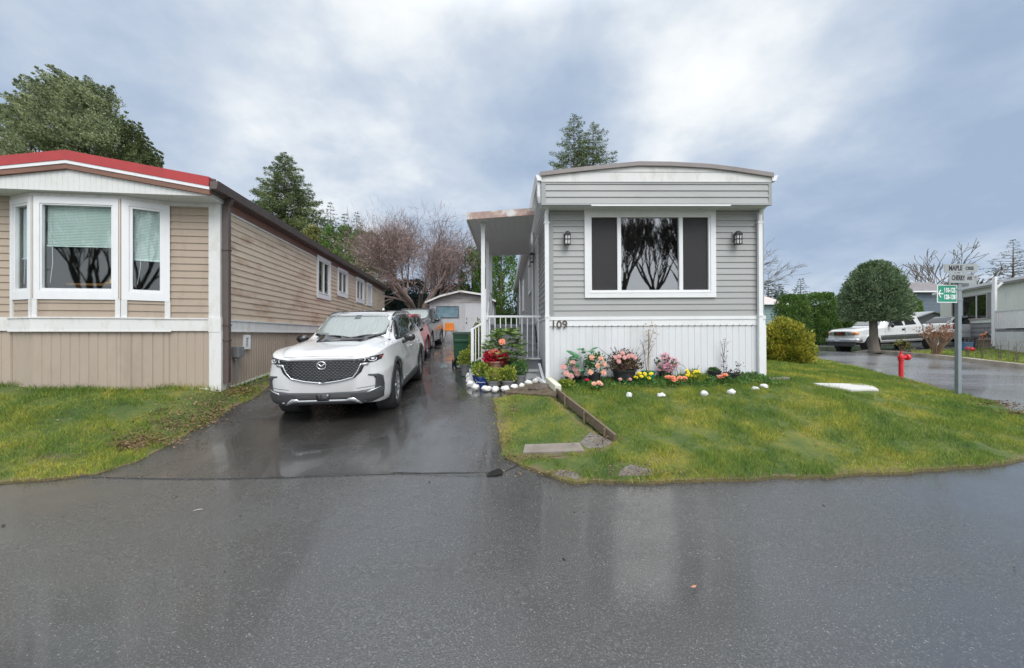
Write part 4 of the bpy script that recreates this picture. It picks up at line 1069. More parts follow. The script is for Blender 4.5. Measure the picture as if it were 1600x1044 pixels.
mb = MB(); mb.bar((-.945, 8.33, 4.06), (-.945, 12.1, 4.03), .03, .14); mb.bar((-.93, 12.1, 4.03), (.47, 12.1, 4.1), .03, .12); PB(mb, 'side_edge', m_whitewood)
for y_, nm in ((8.72, 0), (10.3, 1), (11.9, 2)):
    mb = MB(); z0 = hz(-.63, y_)-.02; mb.box(-.675, -.59, y_-.04, y_+.04, z0, 4.0); mb.box(-.69, -.575, y_-.055, y_+.055, z0, z0+.02); mb.box(-.69, -.575, y_-.055, y_+.055, 3.98, 4.03); PB(mb, 'post', m_white, bevel=.004)
m_step = M('grey_painted_step', lin((150, 152, 156)), .6, .08, 3, dirt=lin((110, 108, 105)), dirt_amt=.4, bump=.2)
# lower platform and flight up to the landing
mb = MB(); mb.box(-.55, .60, 8.82, 9.55, .45, 1.04); mb.box(-.57, .62, 8.80, 9.55, 1.04, 1.085); PB(mb, 'platform', m_step)
mb = MB(); mb.box(.2, .62, 8.62, 8.80, .45, .80); mb.box(.18, .62, 8.58, 8.80, .80, .845); PB(mb, 'front_step', m_white)
for i in range(5):
    y0 = 9.55+i*.22; z0 = 1.085+i*.155
    mb = MB(); mb.box(-.56, .60, y0+.02, 12.0, z0-.2, z0+.11); mb.box(-.57, .61, y0, y0+.26, z0+.11, z0+.15); PB(mb, 'step', m_step)
mb = MB(); mb.box(-.57, .61, 10.7, 12.02, 1.3, 1.88); PB(mb, 'landing', m_step)
mb = MB(); mb.box(-.95, -.60, 8.9, 9.5, .45, .72); mb.box(-.96, -.60, 8.88, 9.5, .72, .75); PB(mb, 'entry_step', m_step)
mb = MB(); y_ = 8.72
mb.box(-.61, .63, y_-.025, y_+.025, 1.975, 2.02); mb.box(-.59, .63, y_-.018, y_+.018, 1.06, 1.09)
for i in range(10): x = -.49+i*.118; mb.box(x-.010, x+.010, y_-.010, y_+.010, 1.09, 1.975)
mb.box(-.60, -.565, y_-.02, y_+.02, 1.0, 2.6)
PB(mb, 'front_railing', m_white)
mb = MB(); nx_, ny_ = -.86, 8.66
mb.box(nx_-.03, nx_+.03, ny_-.03, ny_+.03, .85, 1.71); mb.bar((nx_-.04, ny_, 1.70), (-.66, 8.72, 1.85), .05, .035); mb.bar((nx_, ny_, .98), (-.66, 8.72, 1.10), .03, .03)
for i in range(2): k = (i+1)/3; mb.box(nx_+.2*k-.01, nx_+.2*k+.01, ny_+.06*k-.01, ny_+.06*k+.01, .99+.1*k, 1.71+.14*k)
mb.box(nx_-.06, nx_+.16, ny_-.06, ny_+.1, .40, .87)
PB(mb, 'stair_railing', m_white)
# back and side rails of landing
mb = MB(); mb.bar((-.6, 9.6, 1.95), (-.6, 10.7, 2.75), .04, .04); mb.bar((-.6, 10.7, 2.75), (-.6, 12, 2.78), .04, .04)
for i in range(16): y = 9.7+i*.15; z = 1.15+.72*min(1, max(0, (y-9.6)/1.1)); mb.box(-.61, -.59, y-.01, y+.01, z, z+.85)
PB(mb, 'side_railing', m_white)
# white trim board down the skirting corner
mb = MB(); a_ = at(838, 578); b_ = at(846, 602); mb.bar((.58, 8.5, .98), (.62, 7.55, .66), .05, .03); mb.bar((.50, 7.9, .74), (.63, 7.42, .68), .06, .05)
PB(mb, 'corner_board', m_white)

# ================================================================ garden shed at the end of the drive
SY = 21.5; sx0, sx1 = (671-CX)/F*SY, (771.6-CX)/F*SY; SZ = 1.12
def sz(py): return CAMZ+(HOR-py)/F*SY
S = empty('garden_shed', ((sx0+sx1)/2, SY, SZ), 0, 'weathered white shed with curtained window and low gable roof', 'shed')
def SB(mb, name, mat, **k):
    c = (sx0+sx1)/2; mb.v = [(x-c, y-SY, z-SZ) for x, y, z in mb.v]; return mb.build(name, mat, S, **k)
m_shed = M('peeling_white_boards', lin((205, 205, 208)), .8, .1, 3, dirt=lin((150, 140, 130)), dirt_amt=.8, dirt_scale=2.5, stretch=(1, 1, .3), bump=.3)
m_shedold = M('peeling_gable_boards', lin((178, 172, 170)), .85, .15, 4, dirt=lin((110, 96, 88)), dirt_amt=.9, dirt_scale=3, stretch=(.4, 1, 2.5), bump=.4)
mb = MB(); ribs(mb, (sx0, SY, 0), X_, FN, 0, sx1-sx0, 1.0, sz(471), .18, .012, .01); mb.box(sx0, sx1, SY+.02, SY+2.6, 1.0, sz(471)); SB(mb, 'wall', m_shed)
xp = (720-CX)/F*SY; mb = MB(); mb.prism([(sx0-.02, sz(471.5)), (sx1+.02, sz(471.5)), (sx1+.02, sz(466)), (xp, sz(455)), (sx0-.02, sz(466))], (0, SY-.015, 0), X_, Z_, (0, .05, 0)); SB(mb, 'gable', m_shedold)
el_, er_ = ((666-CX)/F*SY, sz(470)), ((775-CX)/F*SY, sz(468)); k1 = ((690-CX)/F*SY, sz(460)); k2 = ((752-CX)/F*SY, sz(457.5))
pk = (xp, sz(452.5)); ch = [el_, k1, pk, k2, er_]
mb = MB()
for a, b in zip(ch, ch[1:]):
    vs = [Vector((x, y, z-d)) for y in (SY-.35, SY-.30) for x, z, d in ((a[0], a[1], .10), (b[0], b[1], .10), (b[0], b[1], 0), (a[0], a[1], 0))]
    mb.add(vs, [(0,1,2,3),(7,6,5,4),(0,4,5,1),(1,5,6,2),(2,6,7,3),(3,7,4,0)])
SB(mb, 'barge_board', m_whitewood)
mb = MB()
for a, b in zip(ch, ch[1:]):
    vs = [Vector((x, y, z-d)) for y in (SY-.30, SY+2.8) for x, z, d in ((a[0], a[1], .06), (b[0], b[1], .06), (b[0], b[1], .01), (a[0], a[1], .01))]
    mb.add(vs, [(0,1,2,3),(7,6,5,4),(0,4,5,1),(1,5,6,2),(2,6,7,3),(3,7,4,0)])
SB(mb, 'roof', M('mossy_shingle', (.10, .095, .08), .9, .3, 6, dirt=(.10, .12, .05), dirt_amt=.7, bump=.5))
wx0, wx1 = (682-CX)/F*SY, (717-CX)/F*SY
mb = MB(); frame(mb, (0, SY, 0), X_, FN, wx0, wx1, sz(495), sz(476.5), .04, 0, .03); Wd = SB(mb, 'window', M('dark_frame', (.08, .08, .09), .6))
mb = MB(); n_ = 40
m_curt = M('blue_curtain', lin((150, 180, 188)), .6, .25, 5, stretch=(1, 1, 3))
for i in range(n_):
    a = wx0+.04+(wx1-wx0-.08)*i/n_; b = wx0+.04+(wx1-wx0-.08)*(i+1)/n_; da, db = .012*math.sin(i*1.7), .012*math.sin((i+1)*1.7)
    mb.add([(a, SY-.012+da*.5, sz(494)), (b, SY-.012+db*.5, sz(494)), (b, SY-.012-db*.5, sz(477.5)), (a, SY-.012-da*.5, sz(477.5))], [(0,1,2,3)])
SB(mb, 'curtain', m_curt, smooth=True)
mb = MB(); panel(mb, (0, SY, 0), X_, FN, wx0+.04, wx1-.04, sz(494), sz(477.5), .022, .026); SB(mb, 'pane', glassmat('shed_glass', (.9, .93, .95), .05))
dx0, dx1 = (727-CX)/F*SY, (765-CX)/F*SY
mb = MB(); panel(mb, (0, SY, 0), X_, FN, dx0, dx1, sz(534), sz(472), .003, .035); Dr = SB(mb, 'door', M('grey_white_door', lin((200, 200, 204)), .6, .05, 2, dirt=lin((160, 155, 150)), dirt_amt=.5))
mb = MB(); mb.lathe([(.0, -.07), (.03, -.06), (.035, -.04), (.015, -.03), (.015, 0)], (dx0+.08, SY-.03, sz(502)), 10, 'y'); mb.box(dx0+.06, dx0+.10, SY-.05, SY-.03, sz(497), sz(495)); SB(mb, 'door_handle', m_blackmetal)
# ================================================================ vehicles
def hermite(ys, vs, y):
    """monotone-ish cubic through stations"""
    n = len(ys)
    if y <= ys[0]: return vs[0]
    if y >= ys[-1]: return vs[-1]
    i = max(k for k in range(n-1) if ys[k] <= y)
    def slope(k):
        if k == 0: return (vs[1]-vs[0])/(ys[1]-ys[0])
        if k == n-1: return (vs[-1]-vs[-2])/(ys[-1]-ys[-2])
        a = (vs[k]-vs[k-1])/(ys[k]-ys[k-1]); b = (vs[k+1]-vs[k])/(ys[k+1]-ys[k])
        return 0 if a*b <= 0 else 2*a*b/(a+b)
    h = ys[i+1]-ys[i]; t = (y-ys[i])/h; m0, m1 = slope(i)*h, slope(i+1)*h
    return (2*t**3-3*t*t+1)*vs[i]+(t**3-2*t*t+t)*m0+(-2*t**3+3*t*t)*vs[i+1]+(t**3-t*t)*m1
KEYS = ('w', 'zb', 'zs', 'zbelt', 'wb', 'zt', 'wt')
def ring(p):
    w, zb, zs, zl, wb, zt, wt = p
    zm = zb+(zs-zb)*.5; tz = zt-min(.06, (zt-zl)*.35)
    pts = [(0, zb), (.6*w, zb), (w-.07, zb+.012), (w-.018, zb+.09), (w-.006, zm), (w, zs-.05), (w-.02, zs+.03), (wb+.008, zl-.02), (wb-.004, zl+.012),
           (wb+(wt-wb)*.5+.012, zl+(tz-zl)*.5), (wt+.01, tz-.012), (wt-.035, tz+(zt-tz)*.55), (wt*.72, zt-(zt-tz)*.16), (wt*.38, zt-.002), (0, zt)]
    return pts
def ring_fine(pts, sub=3):
    out = []; n = len(pts)
    for i in range(n-1):
        p0 = pts[max(0, i-1)]; p1 = pts[i]; p2 = pts[i+1]; p3 = pts[min(n-1, i+2)]
        for k in range(sub):
            t = k/sub; q = []
            for a, b, c, d in zip(p0, p1, p2, p3):
                m0, m1 = (c-a)*.5, (d-b)*.5; ch = b+(c-b)*t
                v = (2*t**3-3*t*t+1)*b+(t**3-2*t*t+t)*m0+(-2*t**3+3*t*t)*c+(t**3-t*t)*m1
                q.append(ch*.55+v*.45)
            out.append(tuple(q))
    out.append(pts[-1]); return out
def loft(stations, dy=.05, extra=None):
    ys = [s[0] for s in stations]; cols = list(zip(*[s[1:] for s in stations]))
    Y = sorted(set([round(y, 4) for y in ys]+[round(ys[0]+dy*i, 4) for i in range(int((ys[-1]-ys[0])/dy)+1)]))
    Y = [y for i, y in enumerate(Y) if i == 0 or y-Y[i-1] > .008]
    mb = MB(); rings = []
    for y in Y:
        p = [hermite(ys, c, y) for c in cols]; r = ring_fine(ring(p))
        full = [(x, z) for x, z in r]+[(-x, z) for x, z in r[-2:0:-1]]
        if extra: full = [extra(x, y, z) for x, z in full]
        else: full = [(x, y, z) for x, z in full]
        rings.append(full)
    n = len(rings[0]); vs = [p for r in rings for p in r]; fs = []
    for i in range(len(rings)-1):
        for k in range(n):
            k2 = (k+1) % n; fs.append((i*n+k, i*n+k2, (i+1)*n+k2, (i+1)*n+k))
    fs.append(tuple(range(n))[::-1]); b = (len(rings)-1)*n; fs.append(tuple(range(b, b+n)))
    fs = [f[::-1] for f in fs]
    mb.add(vs, fs); return mb
class Decal:
    kx = 1.0; lift = 0.0
    def fz(s, z): return z+s.lift*min(1, max(0, z-.05)/.4) if z < 1.0 else z
    def __init__(s, mesh_mb, inv=False):
        s.bvh = BVHTree.FromPolygons([Vector(v) for v in mesh_mb.v], mesh_mb.f)
    def project(s, poly, mode, off=.004, step=.05, th=0.0, from_=5.0):
        """mode 'front','rear','left','right','top': polygon coords (x,z),(x,z),(y,z),(y,z),(x,y)"""
        V, T, dense = cdt(poly, step); out = []
        for a, b in V:
            if mode == 'front': o, d = Vector((a*s.kx, -from_, s.fz(b))), Vector((0, 1, 0))
            elif mode == 'rear': o, d = Vector((a, 9, b)), Vector((0, -1, 0))
            elif mode == 'right': o, d = Vector((from_, a, b)), Vector((-1, 0, 0))
            elif mode == 'left': o, d = Vector((-from_, a, b)), Vector((1, 0, 0))
            else: o, d = Vector((a, b, from_)), Vector((0, 0, -1))
            h, n, i, q = s.bvh.ray_cast(o, d)
            if h is None:
                h2, n2, i2, q2 = s.bvh.find_nearest(o+d*(from_ if mode != 'rear' else 4.6))
                h, n = h2, n2
            if n.dot(d) > 0: n = -n
            out.append(h+n*off)
        return out, T, len(dense), V
    def add(s, mb, poly, mode, off=.004, step=.05, edge=.01):
        P, T, m, V2 = s.project(poly, mode, off, step)
        sgn = {'front': 1, 'rear': -1, 'right': 1, 'left': -1, 'top': 1}[mode]
        fs = []
        for t in T:
            a, b, c = (V2[i] for i in t); ar = (b[0]-a[0])*(c[1]-a[1])-(b[1]-a[1])*(c[0]-a[0])
            fs.append(t if ar*sgn > 0 else t[::-1])
        if edge:
            d = {'front': Vector((0, 1, 0)), 'rear': Vector((0, -1, 0)), 'right': Vector((-1, 0, 0)), 'left': Vector((1, 0, 0)), 'top': Vector((0, 0, -1))}[mode]
            n = len(P); Q = [P[i]+d*edge for i in range(m)]
            ar = sum(V2[i][0]*V2[(i+1) % m][1]-V2[(i+1) % m][0]*V2[i][1] for i in range(m))*sgn
            for i in range(m):
                j = (i+1) % m; f = (i, n+i, n+j, j); fs.append(f if ar > 0 else f[::-1])
            P = P+Q
        mb.add(P, fs)
def mirror(poly): return [(-x, z) for x, z in poly]
def arcp(cx_, cz, r, a0, a1, n=18): return [(cx_+r*math.cos(rad(a0+(a1-a0)*i/n)), cz+r*math.sin(rad(a0+(a1-a0)*i/n))) for i in range(n+1)]

m_tyre = M('tyre_rubber', (.018, .018, .019), .75, .2, 10, bump=.3)
m_alloy = M('alloy_rim', (.42, .43, .45), .28, .05, 4, metal=.8)
m_alloydark = M('dark_alloy', (.07, .07, .075), .35, .1, 4, metal=.6)
m_carglass = glassmat('windscreen_glass', (.20, .24, .23), .22, .03)
m_carglass.name = 'windscreen_glass'
m_darkglass, t, b, out = new_mat('privacy_glass'); b.inputs['Base Color'].default_value = (.012, .014, .015, 1); b.inputs['Roughness'].default_value = .04; b.inputs['Specular IOR Level'].default_value = .8
m_clad = M('black_cladding', (.045, .047, .05), .45, .12, 6, dirt=(.1, .09, .08), dirt_amt=.25)
m_blackgloss = M('gloss_black', (.012, .012, .014), .12, .1, 4, coat=.5)
m_chrome = M('chrome', (.75, .76, .78), .14, .04, 4, metal=1.0)
m_silver = M('satin_silver', (.45, .46, .48), .3, .05, 4, metal=.7)
m_lens = glassmat('lamp_lens', (.75, .78, .8), .18, .02)
m_redlens = M('red_lens', (.22, .01, .012), .15, .1, 4, coat=.6)
m_amber = M('amber_lens', (.75, .25, .06), .2, .1, 4, coat=.6)
def paint(name, col, rough=.25, dirt=(.3, .28, .25), da=.15, metal=.0): return M(name, col, rough, .03, 2, coat=.7, dirt=dirt, dirt_amt=da, dirt_scale=3, metal=metal)
def windscreen_mat(name):
    """wet, fogged windscreen with faint runs"""
    m, t, b, out = new_mat(name)
    co = t.N('ShaderNodeTexCoord').outputs['Object']; mp = t.N('ShaderNodeMapping'); mp.inputs['Scale'].default_value = (9, 1.2, 1.2); t.L(co, mp.inputs['Vector'])
    f = t.noise(mp.outputs[0], 3, 5, .6)
    t.L(t.ramp(f, [(.30, (.15, .175, .165)), (.70, (.21, .24, .225))]), b.inputs['Base Color'])
    t.L(t.map(f, .35, .65, .10, .22), b.inputs['Roughness']); b.inputs['Specular IOR Level'].default_value = .9
    b.inputs['Coat Weight'].default_value = .6; b.inputs['Coat Roughness'].default_value = .04
    t.L(t.bump(t.noise(co, 60, 3), .12, .004), b.inputs['Normal']); return m
m_wscreen = windscreen_mat('wet_windscreen')

def wheel(parent, x, y, r, side, wdt=.235, style='alloy', spokes=10):
    """side +1: outer face towards +x"""
    w = empty('wheel', (x, y, r)); w.parent = parent
    b = MB(); h = wdt/2; rim = r*.70
    prof = [(rim-.005, -h*.85), (rim+.015, -h), (r-.05, -h), (r-.012, -h*.78), (r, -h*.45), (r, h*.45), (r-.012, h*.78), (r-.05, h), (rim+.015, h), (rim-.005, h*.85)]
    b.lathe([(a, s*side) for a, s in prof], (0, 0, 0), 40, 'x', cap=False)
    b.f = b.f if side < 0 else [f[::-1] for f in b.f]
    b.build('tyre', m_tyre, w, smooth=True)
    b = MB(); o = h*.82*side
    b.lathe([(rim, o), (rim-.012, o), (rim-.03, o-.03*side), (rim-.035, -h*.6*side)], (0, 0, 0), 40, 'x', cap=False); R_ = b.build('rim', m_alloy, w, smooth=True)
    b = MB(); n = spokes
    for k in range(n):
        a = 2*PI*k/n+(.13 if k % 2 else -.13)*(style == 'alloy'); ca, sa = math.cos(a), math.sin(a)
        wi = .028 if style == 'alloy' else .07
        b.bar((o-.012*side, ca*.05, sa*.05), (o-.018*side, ca*(rim-.012), sa*(rim-.012)), wi, .025, up=(1, 0, 0))
    b.lathe([(.0, o+.002*side), (.05, o), (.06, o-.02*side), (.06, o-.05*side)], (0, 0, 0), 16, 'x', cap=False)
    b.build('spokes', m_alloy, w)
    b = MB(); b.lathe([(0.0, o-.06*side), (rim-.03, o-.06*side)], (0, 0, 0), 24, 'x', cap=False); b.build('brake_disc', m_alloydark, w)
    return w
def set_on_ground(obj, fl, fr, rl, rr, base):
    pass
def car_frame(front_c, rear_c):
    """front_c, rear_c: ground points under the axle centres"""
    return
def place_car(root, front, rear, fy, roll=0.0):
    """front/rear: world ground points mid-axle; fy: local y of front axle"""
    f, r = Vector(front), Vector(rear); yv = (r-f).normalized(); zv = Vector((0, 0, 1)); xv = yv.cross(zv).normalized(); zv = xv.cross(yv).normalized()
    Rm = Matrix((xv, yv, zv)).transposed(); Rm = Rm @ Matrix.Rotation(roll, 3, 'Y')
    root.rotation_euler = Rm.to_euler(); root.location = f - Rm @ Vector((0, fy, 0))

def cut_wheels(body, centers, r, halfw, wall=None):
    bm = MB()
    for y, z in centers:
        for s in (1, -1): bm.lathe([(r, s*(halfw-.32)), (r, s*(halfw+.3))] if s > 0 else [(r, s*(halfw+.3)), (r, s*(halfw-.32))], (0, y, z), 36, 'x')
    me = bpy.data.meshes.new('c'); me.from_pydata(bm.v, [], bm.f); 
    b2 = bmesh.new(); b2.from_mesh(me); bmesh.ops.recalc_face_normals(b2, faces=b2.faces); b2.to_mesh(me); b2.free()
    o = bpy.data.objects.new('cutter', me); COL.objects.link(o)
    md = body.modifiers.new('arch', 'BOOLEAN'); md.object = o; md.operation = 'DIFFERENCE'; md.solver = 'EXACT'
    dg = bpy.context.evaluated_depsgraph_get(); dg.update()
    new = bpy.data.meshes.new_from_object(body.evaluated_get(dg)); body.modifiers.clear(); body.data = new; bpy.data.objects.remove(o)
    b2 = bmesh.new(); b2.from_mesh(new)
    for e in b2.edges:
        e.smooth = not (len(e.link_faces) == 2 and e.calc_face_angle(0) > rad(38))
    for f in b2.faces: f.smooth = True
    b2.to_mesh(new); b2.free()
def wells(parent, centers, r, halfw):
    for y, z in centers:
        for s in (1, -1):
            b = MB(); b.lathe([(0.0, s*(halfw-.315)), (r-.006, s*(halfw-.315)), (r-.006, s*(halfw-.02))], (0, y, z), 30, 'x', cap=False)
            b.f += [f[::-1] for f in b.f]; b.m = [0]*len(b.f); b.build('wheel_well', m_dark, parent)

# ---------------------------------------------------------------- white crossover
SUV = [  # y, w, zb, zs, zbelt, wb, zt, wt
 (0.00, .52, .27, .60, .80, .48, .855, .40), (.03, .68, .235, .62, .83, .62, .885, .52), (.09, .79, .215, .64, .86, .73, .915, .60), (.20, .87, .205, .66, .895, .80, .955, .64),
 (.40, .925, .20, .70, .94, .845, 1.005, .67), (.70, .945, .20, .74, .975, .86, 1.05, .69), (1.05, .95, .20, .76, 1.00, .865, 1.09, .71), (1.28, .95, .20, .77, 1.02, .865, 1.125, .73),
 (1.45, .95, .20, .78, 1.03, .865, 1.225, .70), (1.70, .945, .20, .785, 1.04, .865, 1.375, .665), (2.02, .945, .20, .79, 1.05, .865, 1.525, .63), (2.30, .945, .20, .79, 1.055, .865, 1.578, .625), (2.8, .945, .20, .79, 1.06, .865, 1.60, .63),
 (3.4, .95, .20, .79, 1.075, .86, 1.59, .625), (3.9, .95, .205, .79, 1.10, .85, 1.555, .61), (4.25, .94, .22, .79, 1.13, .83, 1.49, .585), (4.45, .925, .25, .79, 1.12, .81, 1.34, .60), (4.60, .89, .30, .77, 1.04, .78, 1.13, .62), (4.70, .80, .36, .74, .95, .70, 1.00, .55), (4.72, .70, .40, .72, .92, .62, .96, .5)]
WHITE = paint('white_car_paint', (.65, .65, .65), .16, dirt=(.42, .41, .39), da=.3)
def make_suv(spec, name, label, cat, m_body, detail=True, sc_=(1, 1, 1), group=None, glass=None):
    R0 = empty(name, (0, 0, 0), 0, label, cat, group)
    def hood(x, y, z):
        if name == 'parked_suv': z += .075*max(0.0, min(1, 1.15-y/1.35))*min(1, max(0, z-.05)/.4)
        # raised centre bonnet with creases and shaped flanks
        if y < 1.3 and z > .84: z += .018*math.exp(-((abs(x)-.50)/.10)**2)*min(1, y/.3)*min(1, (1.35-y)/.2)-.012*math.exp(-(x/.32)**2)*min(1, y/.3)
        if .35 < z < .95 and 1.0 < y < 3.4: x *= 1-.022*math.exp(-((z-.52)/.12)**2)
        return (x*sc_[0], y*sc_[1], z*sc_[2])
    mb = loft(spec, .055, hood); body = mb.build('body', m_body, R0, smooth=True)
    D = Decal(mb); wc = [(.89*sc_[1], .367), (3.70*sc_[1], .367)]
    hw = .95*sc_[0]
    cut_wheels(body, wc, .405, hw); wells(R0, wc, .405, hw)
    SX, SY_, SZ_ = sc_
    def P(poly, k='f'): return [(a*(SX if k == 'f' else SY_), b*SZ_) for a, b in poly]
    # windscreen, side glass, roof
    b = MB(); D.add(b, P(smooth_poly([(-.70, 1.13), (.70, 1.13), (.60, 1.49), (.52, 1.522), (-.52, 1.522), (-.60, 1.49)], 1)), 'front', .004, .06); 
    ws = b.build('windscreen', glass or m_wscreen, R0, smooth=True)
    b = MB(); D.add(b, P(smooth_poly([(-.735, 1.098), (.735, 1.098), (.635, 1.51), (.54, 1.548), (-.54, 1.548), (-.635, 1.51)], 1)), 'front', .002, .06); b.build('windscreen_surround', m_blackgloss, R0, smooth=True)
    if detail:
        b = MB(); D.add(b, [(-.06, 1.44), (.06, 1.44), (.05, 1.51), (-.05, 1.51)], 'front', .007, .05); b.build('sensor_cover', m_blackgloss, ws)
    for sd_ in ('right', 'left'):
        b = MB(); D.add(b, P([(1.40, 1.075), (1.62, 1.20), (1.98, 1.43), (2.35, 1.505), (3.2, 1.515), (3.85, 1.48), (4.22, 1.36), (4.05, 1.235), (3.6, 1.13), (2.6, 1.09)], 's'), sd_, .003, .07); sg = b.build('window_band', m_blackgloss, R0, smooth=True)
        for q in ([(1.78, 1.11), (1.98, 1.26), (2.16, 1.40), (2.36, 1.465), (2.66, 1.48), (2.66, 1.115)], [(2.74, 1.118), (2.74, 1.482), (3.2, 1.485), (3.5, 1.475), (3.5, 1.145)], [(3.58, 1.155), (3.58, 1.472), (3.85, 1.445), (4.1, 1.36), (3.98, 1.26)]):
            b = MB(); D.add(b, P(q, 's'), sd_, .006, .07); b.build('side_window', m_darkglass, sg, smooth=True)
        # cladding: arches and sill
        for cy, cz in ((.89, .367), (3.70, .367)):
            cy *= SY_
            b = MB(); D.add(b, arcp(cy, cz, .475, -12, 192, 26)+arcp(cy, cz, .407, 192, -12, 26), sd_, .012, .06, .03); b.build('arch_cladding', m_clad if detail else m_body, R0, smooth=True)
        if detail:
            b = MB(); D.add(b, [(1.35, .215), (3.24, .215), (3.22, .36), (3.1, .40), (1.5, .36), (1.37, .33)], sd_, .010, .08, .03); b.build('sill_cladding', m_clad, R0, smooth=True)
            b = MB(); D.add(b, [(1.5, .365), (3.1, .405), (3.1, .42), (1.5, .38)], sd_, .013, .08); b.build('sill_trim', m_silver, R0, smooth=True)
            s = 1 if sd_ == 'right' else -1
            for yy, zz in ((2.42, .90), (3.30, .93)):
                b = MB(); b.tube([(s*.925, yy-.11, zz), (s*.955, yy-.08, zz+.003), (s*.958, yy+.06, zz+.006), (s*.925, yy+.10, zz+.006)], [.012, .016, .016, .012], 8); b.build('door_handle', m_silver, R0, smooth=True)
            for yy in (1.52, 2.70, 3.56):   # door shut lines
                b = MB(); D.add(b, [(yy-.004, .40), (yy+.004, .40), (yy+.004, 1.06), (yy-.004, 1.06)], sd_, .0015, .08, 0); b.build('door_gap', m_dark, R0)
        s = 1 if sd_ == 'right' else -1
        b = MB(); cmx = (s*1.015*SX, 1.74*SY_, 1.10*SZ_); b.blob(cmx, (.115, .075, .075), 16, 10, 3, .05); mir = b.build('mirror', m_blackgloss, R0, smooth=True)
        b = MB(); b.tube([(s*.86*SX, 1.74*SY_, 1.01*SZ_), (s*.93*SX, 1.74*SY_, 1.03*SZ_), (s*.98*SX, 1.735*SY_, 1.06*SZ_)], [.04, .03, .03], 8); b.build('mirror_arm', m_blackgloss, mir, smooth=True)
        # roof rail
        b = MB(); b.tube([(s*.635*SX, 2.10*SY_, 1.505*SZ_), (s*.63*SX, 2.35*SY_, 1.560*SZ_), (s*.625*SX, 3.0*SY_, 1.583*SZ_), (s*.615*SX, 3.9*SY_, 1.55*SZ_), (s*.60*SX, 4.15*SY_, 1.50*SZ_)], .016, 8); b.build('roof_rail', m_blackgloss if detail else m_body, R0, smooth=True)
    b = MB(); D.add(b, [(-.46*SX, 2.25*SY_), (.46*SX, 2.25*SY_), (.46*SX, 3.5*SY_), (-.46*SX, 3.5*SY_)], 'top', .003, .1, 0); b.build('sunroof', m_darkglass, R0, smooth=True)
    b = MB(); b.blob((0, 4.0*SY_, 1.60*SZ_), (.03, .09, .06), 10, 6, 1, .0); b.build('antenna_fin', m_body, R0, smooth=True)
    for y, z in wc:
        wheel(R0, hw-.125, y, z, 1); wheel(R0, -hw+.125, y, z, -1)
    b = MB(); b.box(-.62, .62, .5, 4.2, .16, .5); b.build('underbody', m_dark, R0)
    # rear screen and lamps
    b = MB(); D.add(b, P([(-.60, 1.16), (.60, 1.16), (.55, 1.42), (-.55, 1.42)]), 'rear', .004, .08); b.build('rear_window', m_darkglass, R0, smooth=True)
    for s in (1, -1):
        b = MB(); q = P([(.42, .90), (.80, .92), (.80, 1.02), (.44, .98)]); D.add(b, q if s > 0 else mirror(q), 'rear', .006, .06); b.build('tail_lamp', m_redlens, R0, smooth=True)
    return R0, D
Decal.kx0 = 1
suv, D = make_suv(SUV, 'parked_suv', 'white crossover car with dark mesh grille parked on the driveway', 'car', WHITE)
# front: grille
D.lift = .078; D.kx = .955
def fadd(name, mat, polys, off=.005, parent=None, step=.05, edge=.01, smooth=True, both=False):
    b = MB()
    for q in polys:
        D.add(b, q, 'front', off, step, edge)
        if both: D.add(b, mirror(q), 'front', off, step, edge)
    return b.build(name, mat, parent or suv, smooth=smooth)
def fpair(name, mat, q, off=.005, parent=None, step=.05, edge=.01):
    r = []
    for s in (1, -1):
        b = MB(); D.add(b, q if s > 0 else mirror(q), 'front', off, step, edge); r.append(b.build(name, mat, parent or suv, smooth=True))
    return r
half = [(0, .475), (.28, .51), (.50, .555), (.60, .64), (.655, .75), (.64, .815), (.40, .825), (0, .825)]
gp = half+[(-x, z) for x, z in half[-2:0:-1]]
grille = fadd('grille', m_blackgloss, [gp], .006)
inn = [(0, .505), (.27, .535), (.46, .575), (.535, .65), (.585, .75), (.575, .795), (0, .805)]
inner = inn+[(-x, z) for x, z in inn[-2:0:-1]]
def inpoly(x, z, pg):
    c = False; j = len(pg)-1
    for i in range(len(pg)):
        if (pg[i][1] > z) != (pg[j][1] > z) and x < (pg[j][0]-pg[i][0])*(z-pg[i][1])/(pg[j][1]-pg[i][1])+pg[i][0]: c = not c
        j = i
    return c
b = MB(); zz = .52; r_ = 0
while zz < .81:
    x = -.58+(.032 if r_ % 2 else 0)
    while x < .58:
        if inpoly(x, zz, inner) and inpoly(x+.03, zz, inner): D.add(b, [(x, zz-.004), (x+.034, zz-.004), (x+.034, zz+.003), (x, zz+.003)], 'front', .012, .2, .004)
        x += .064
    zz += .0235; r_ += 1
b.build('grille_mesh', M('dark_mesh_metal', (.16, .165, .17), .35, .1, 6, metal=.4), grille)
def band(pts, t_): 
    return [(x, z) for x, z in pts]+[(x*(1-.018), z+t_) for x, z in pts[::-1]]
vb = [(0, .487), (.28, .520), (.47, .562), (.545, .645), (.60, .755)]
for s in (1, -1):
    b = MB(); vv = [(x, z) for x, z in vb]
    pts3 = []
    for x, z in vv:
        h, n, i_, q_ = D.bvh.ray_cast(Vector((s*x*.955, -5, D.fz(z))), Vector((0, 1, 0))); pts3.append(h+Vector((0, -.016, 0)))
    fine_ = []
    for a_, b_ in zip(pts3, pts3[1:]): fine_ += [a_.lerp(b_, k/5) for k in range(5)]
    b.tube(fine_+[pts3[-1]], .011, 8); b.build('grille_chrome', m_chrome, grille, smooth=True)
fpair('grille_bar', m_silver, [(.575, .722), (.70, .735), (.71, .768), (.585, .760)], .014, grille)
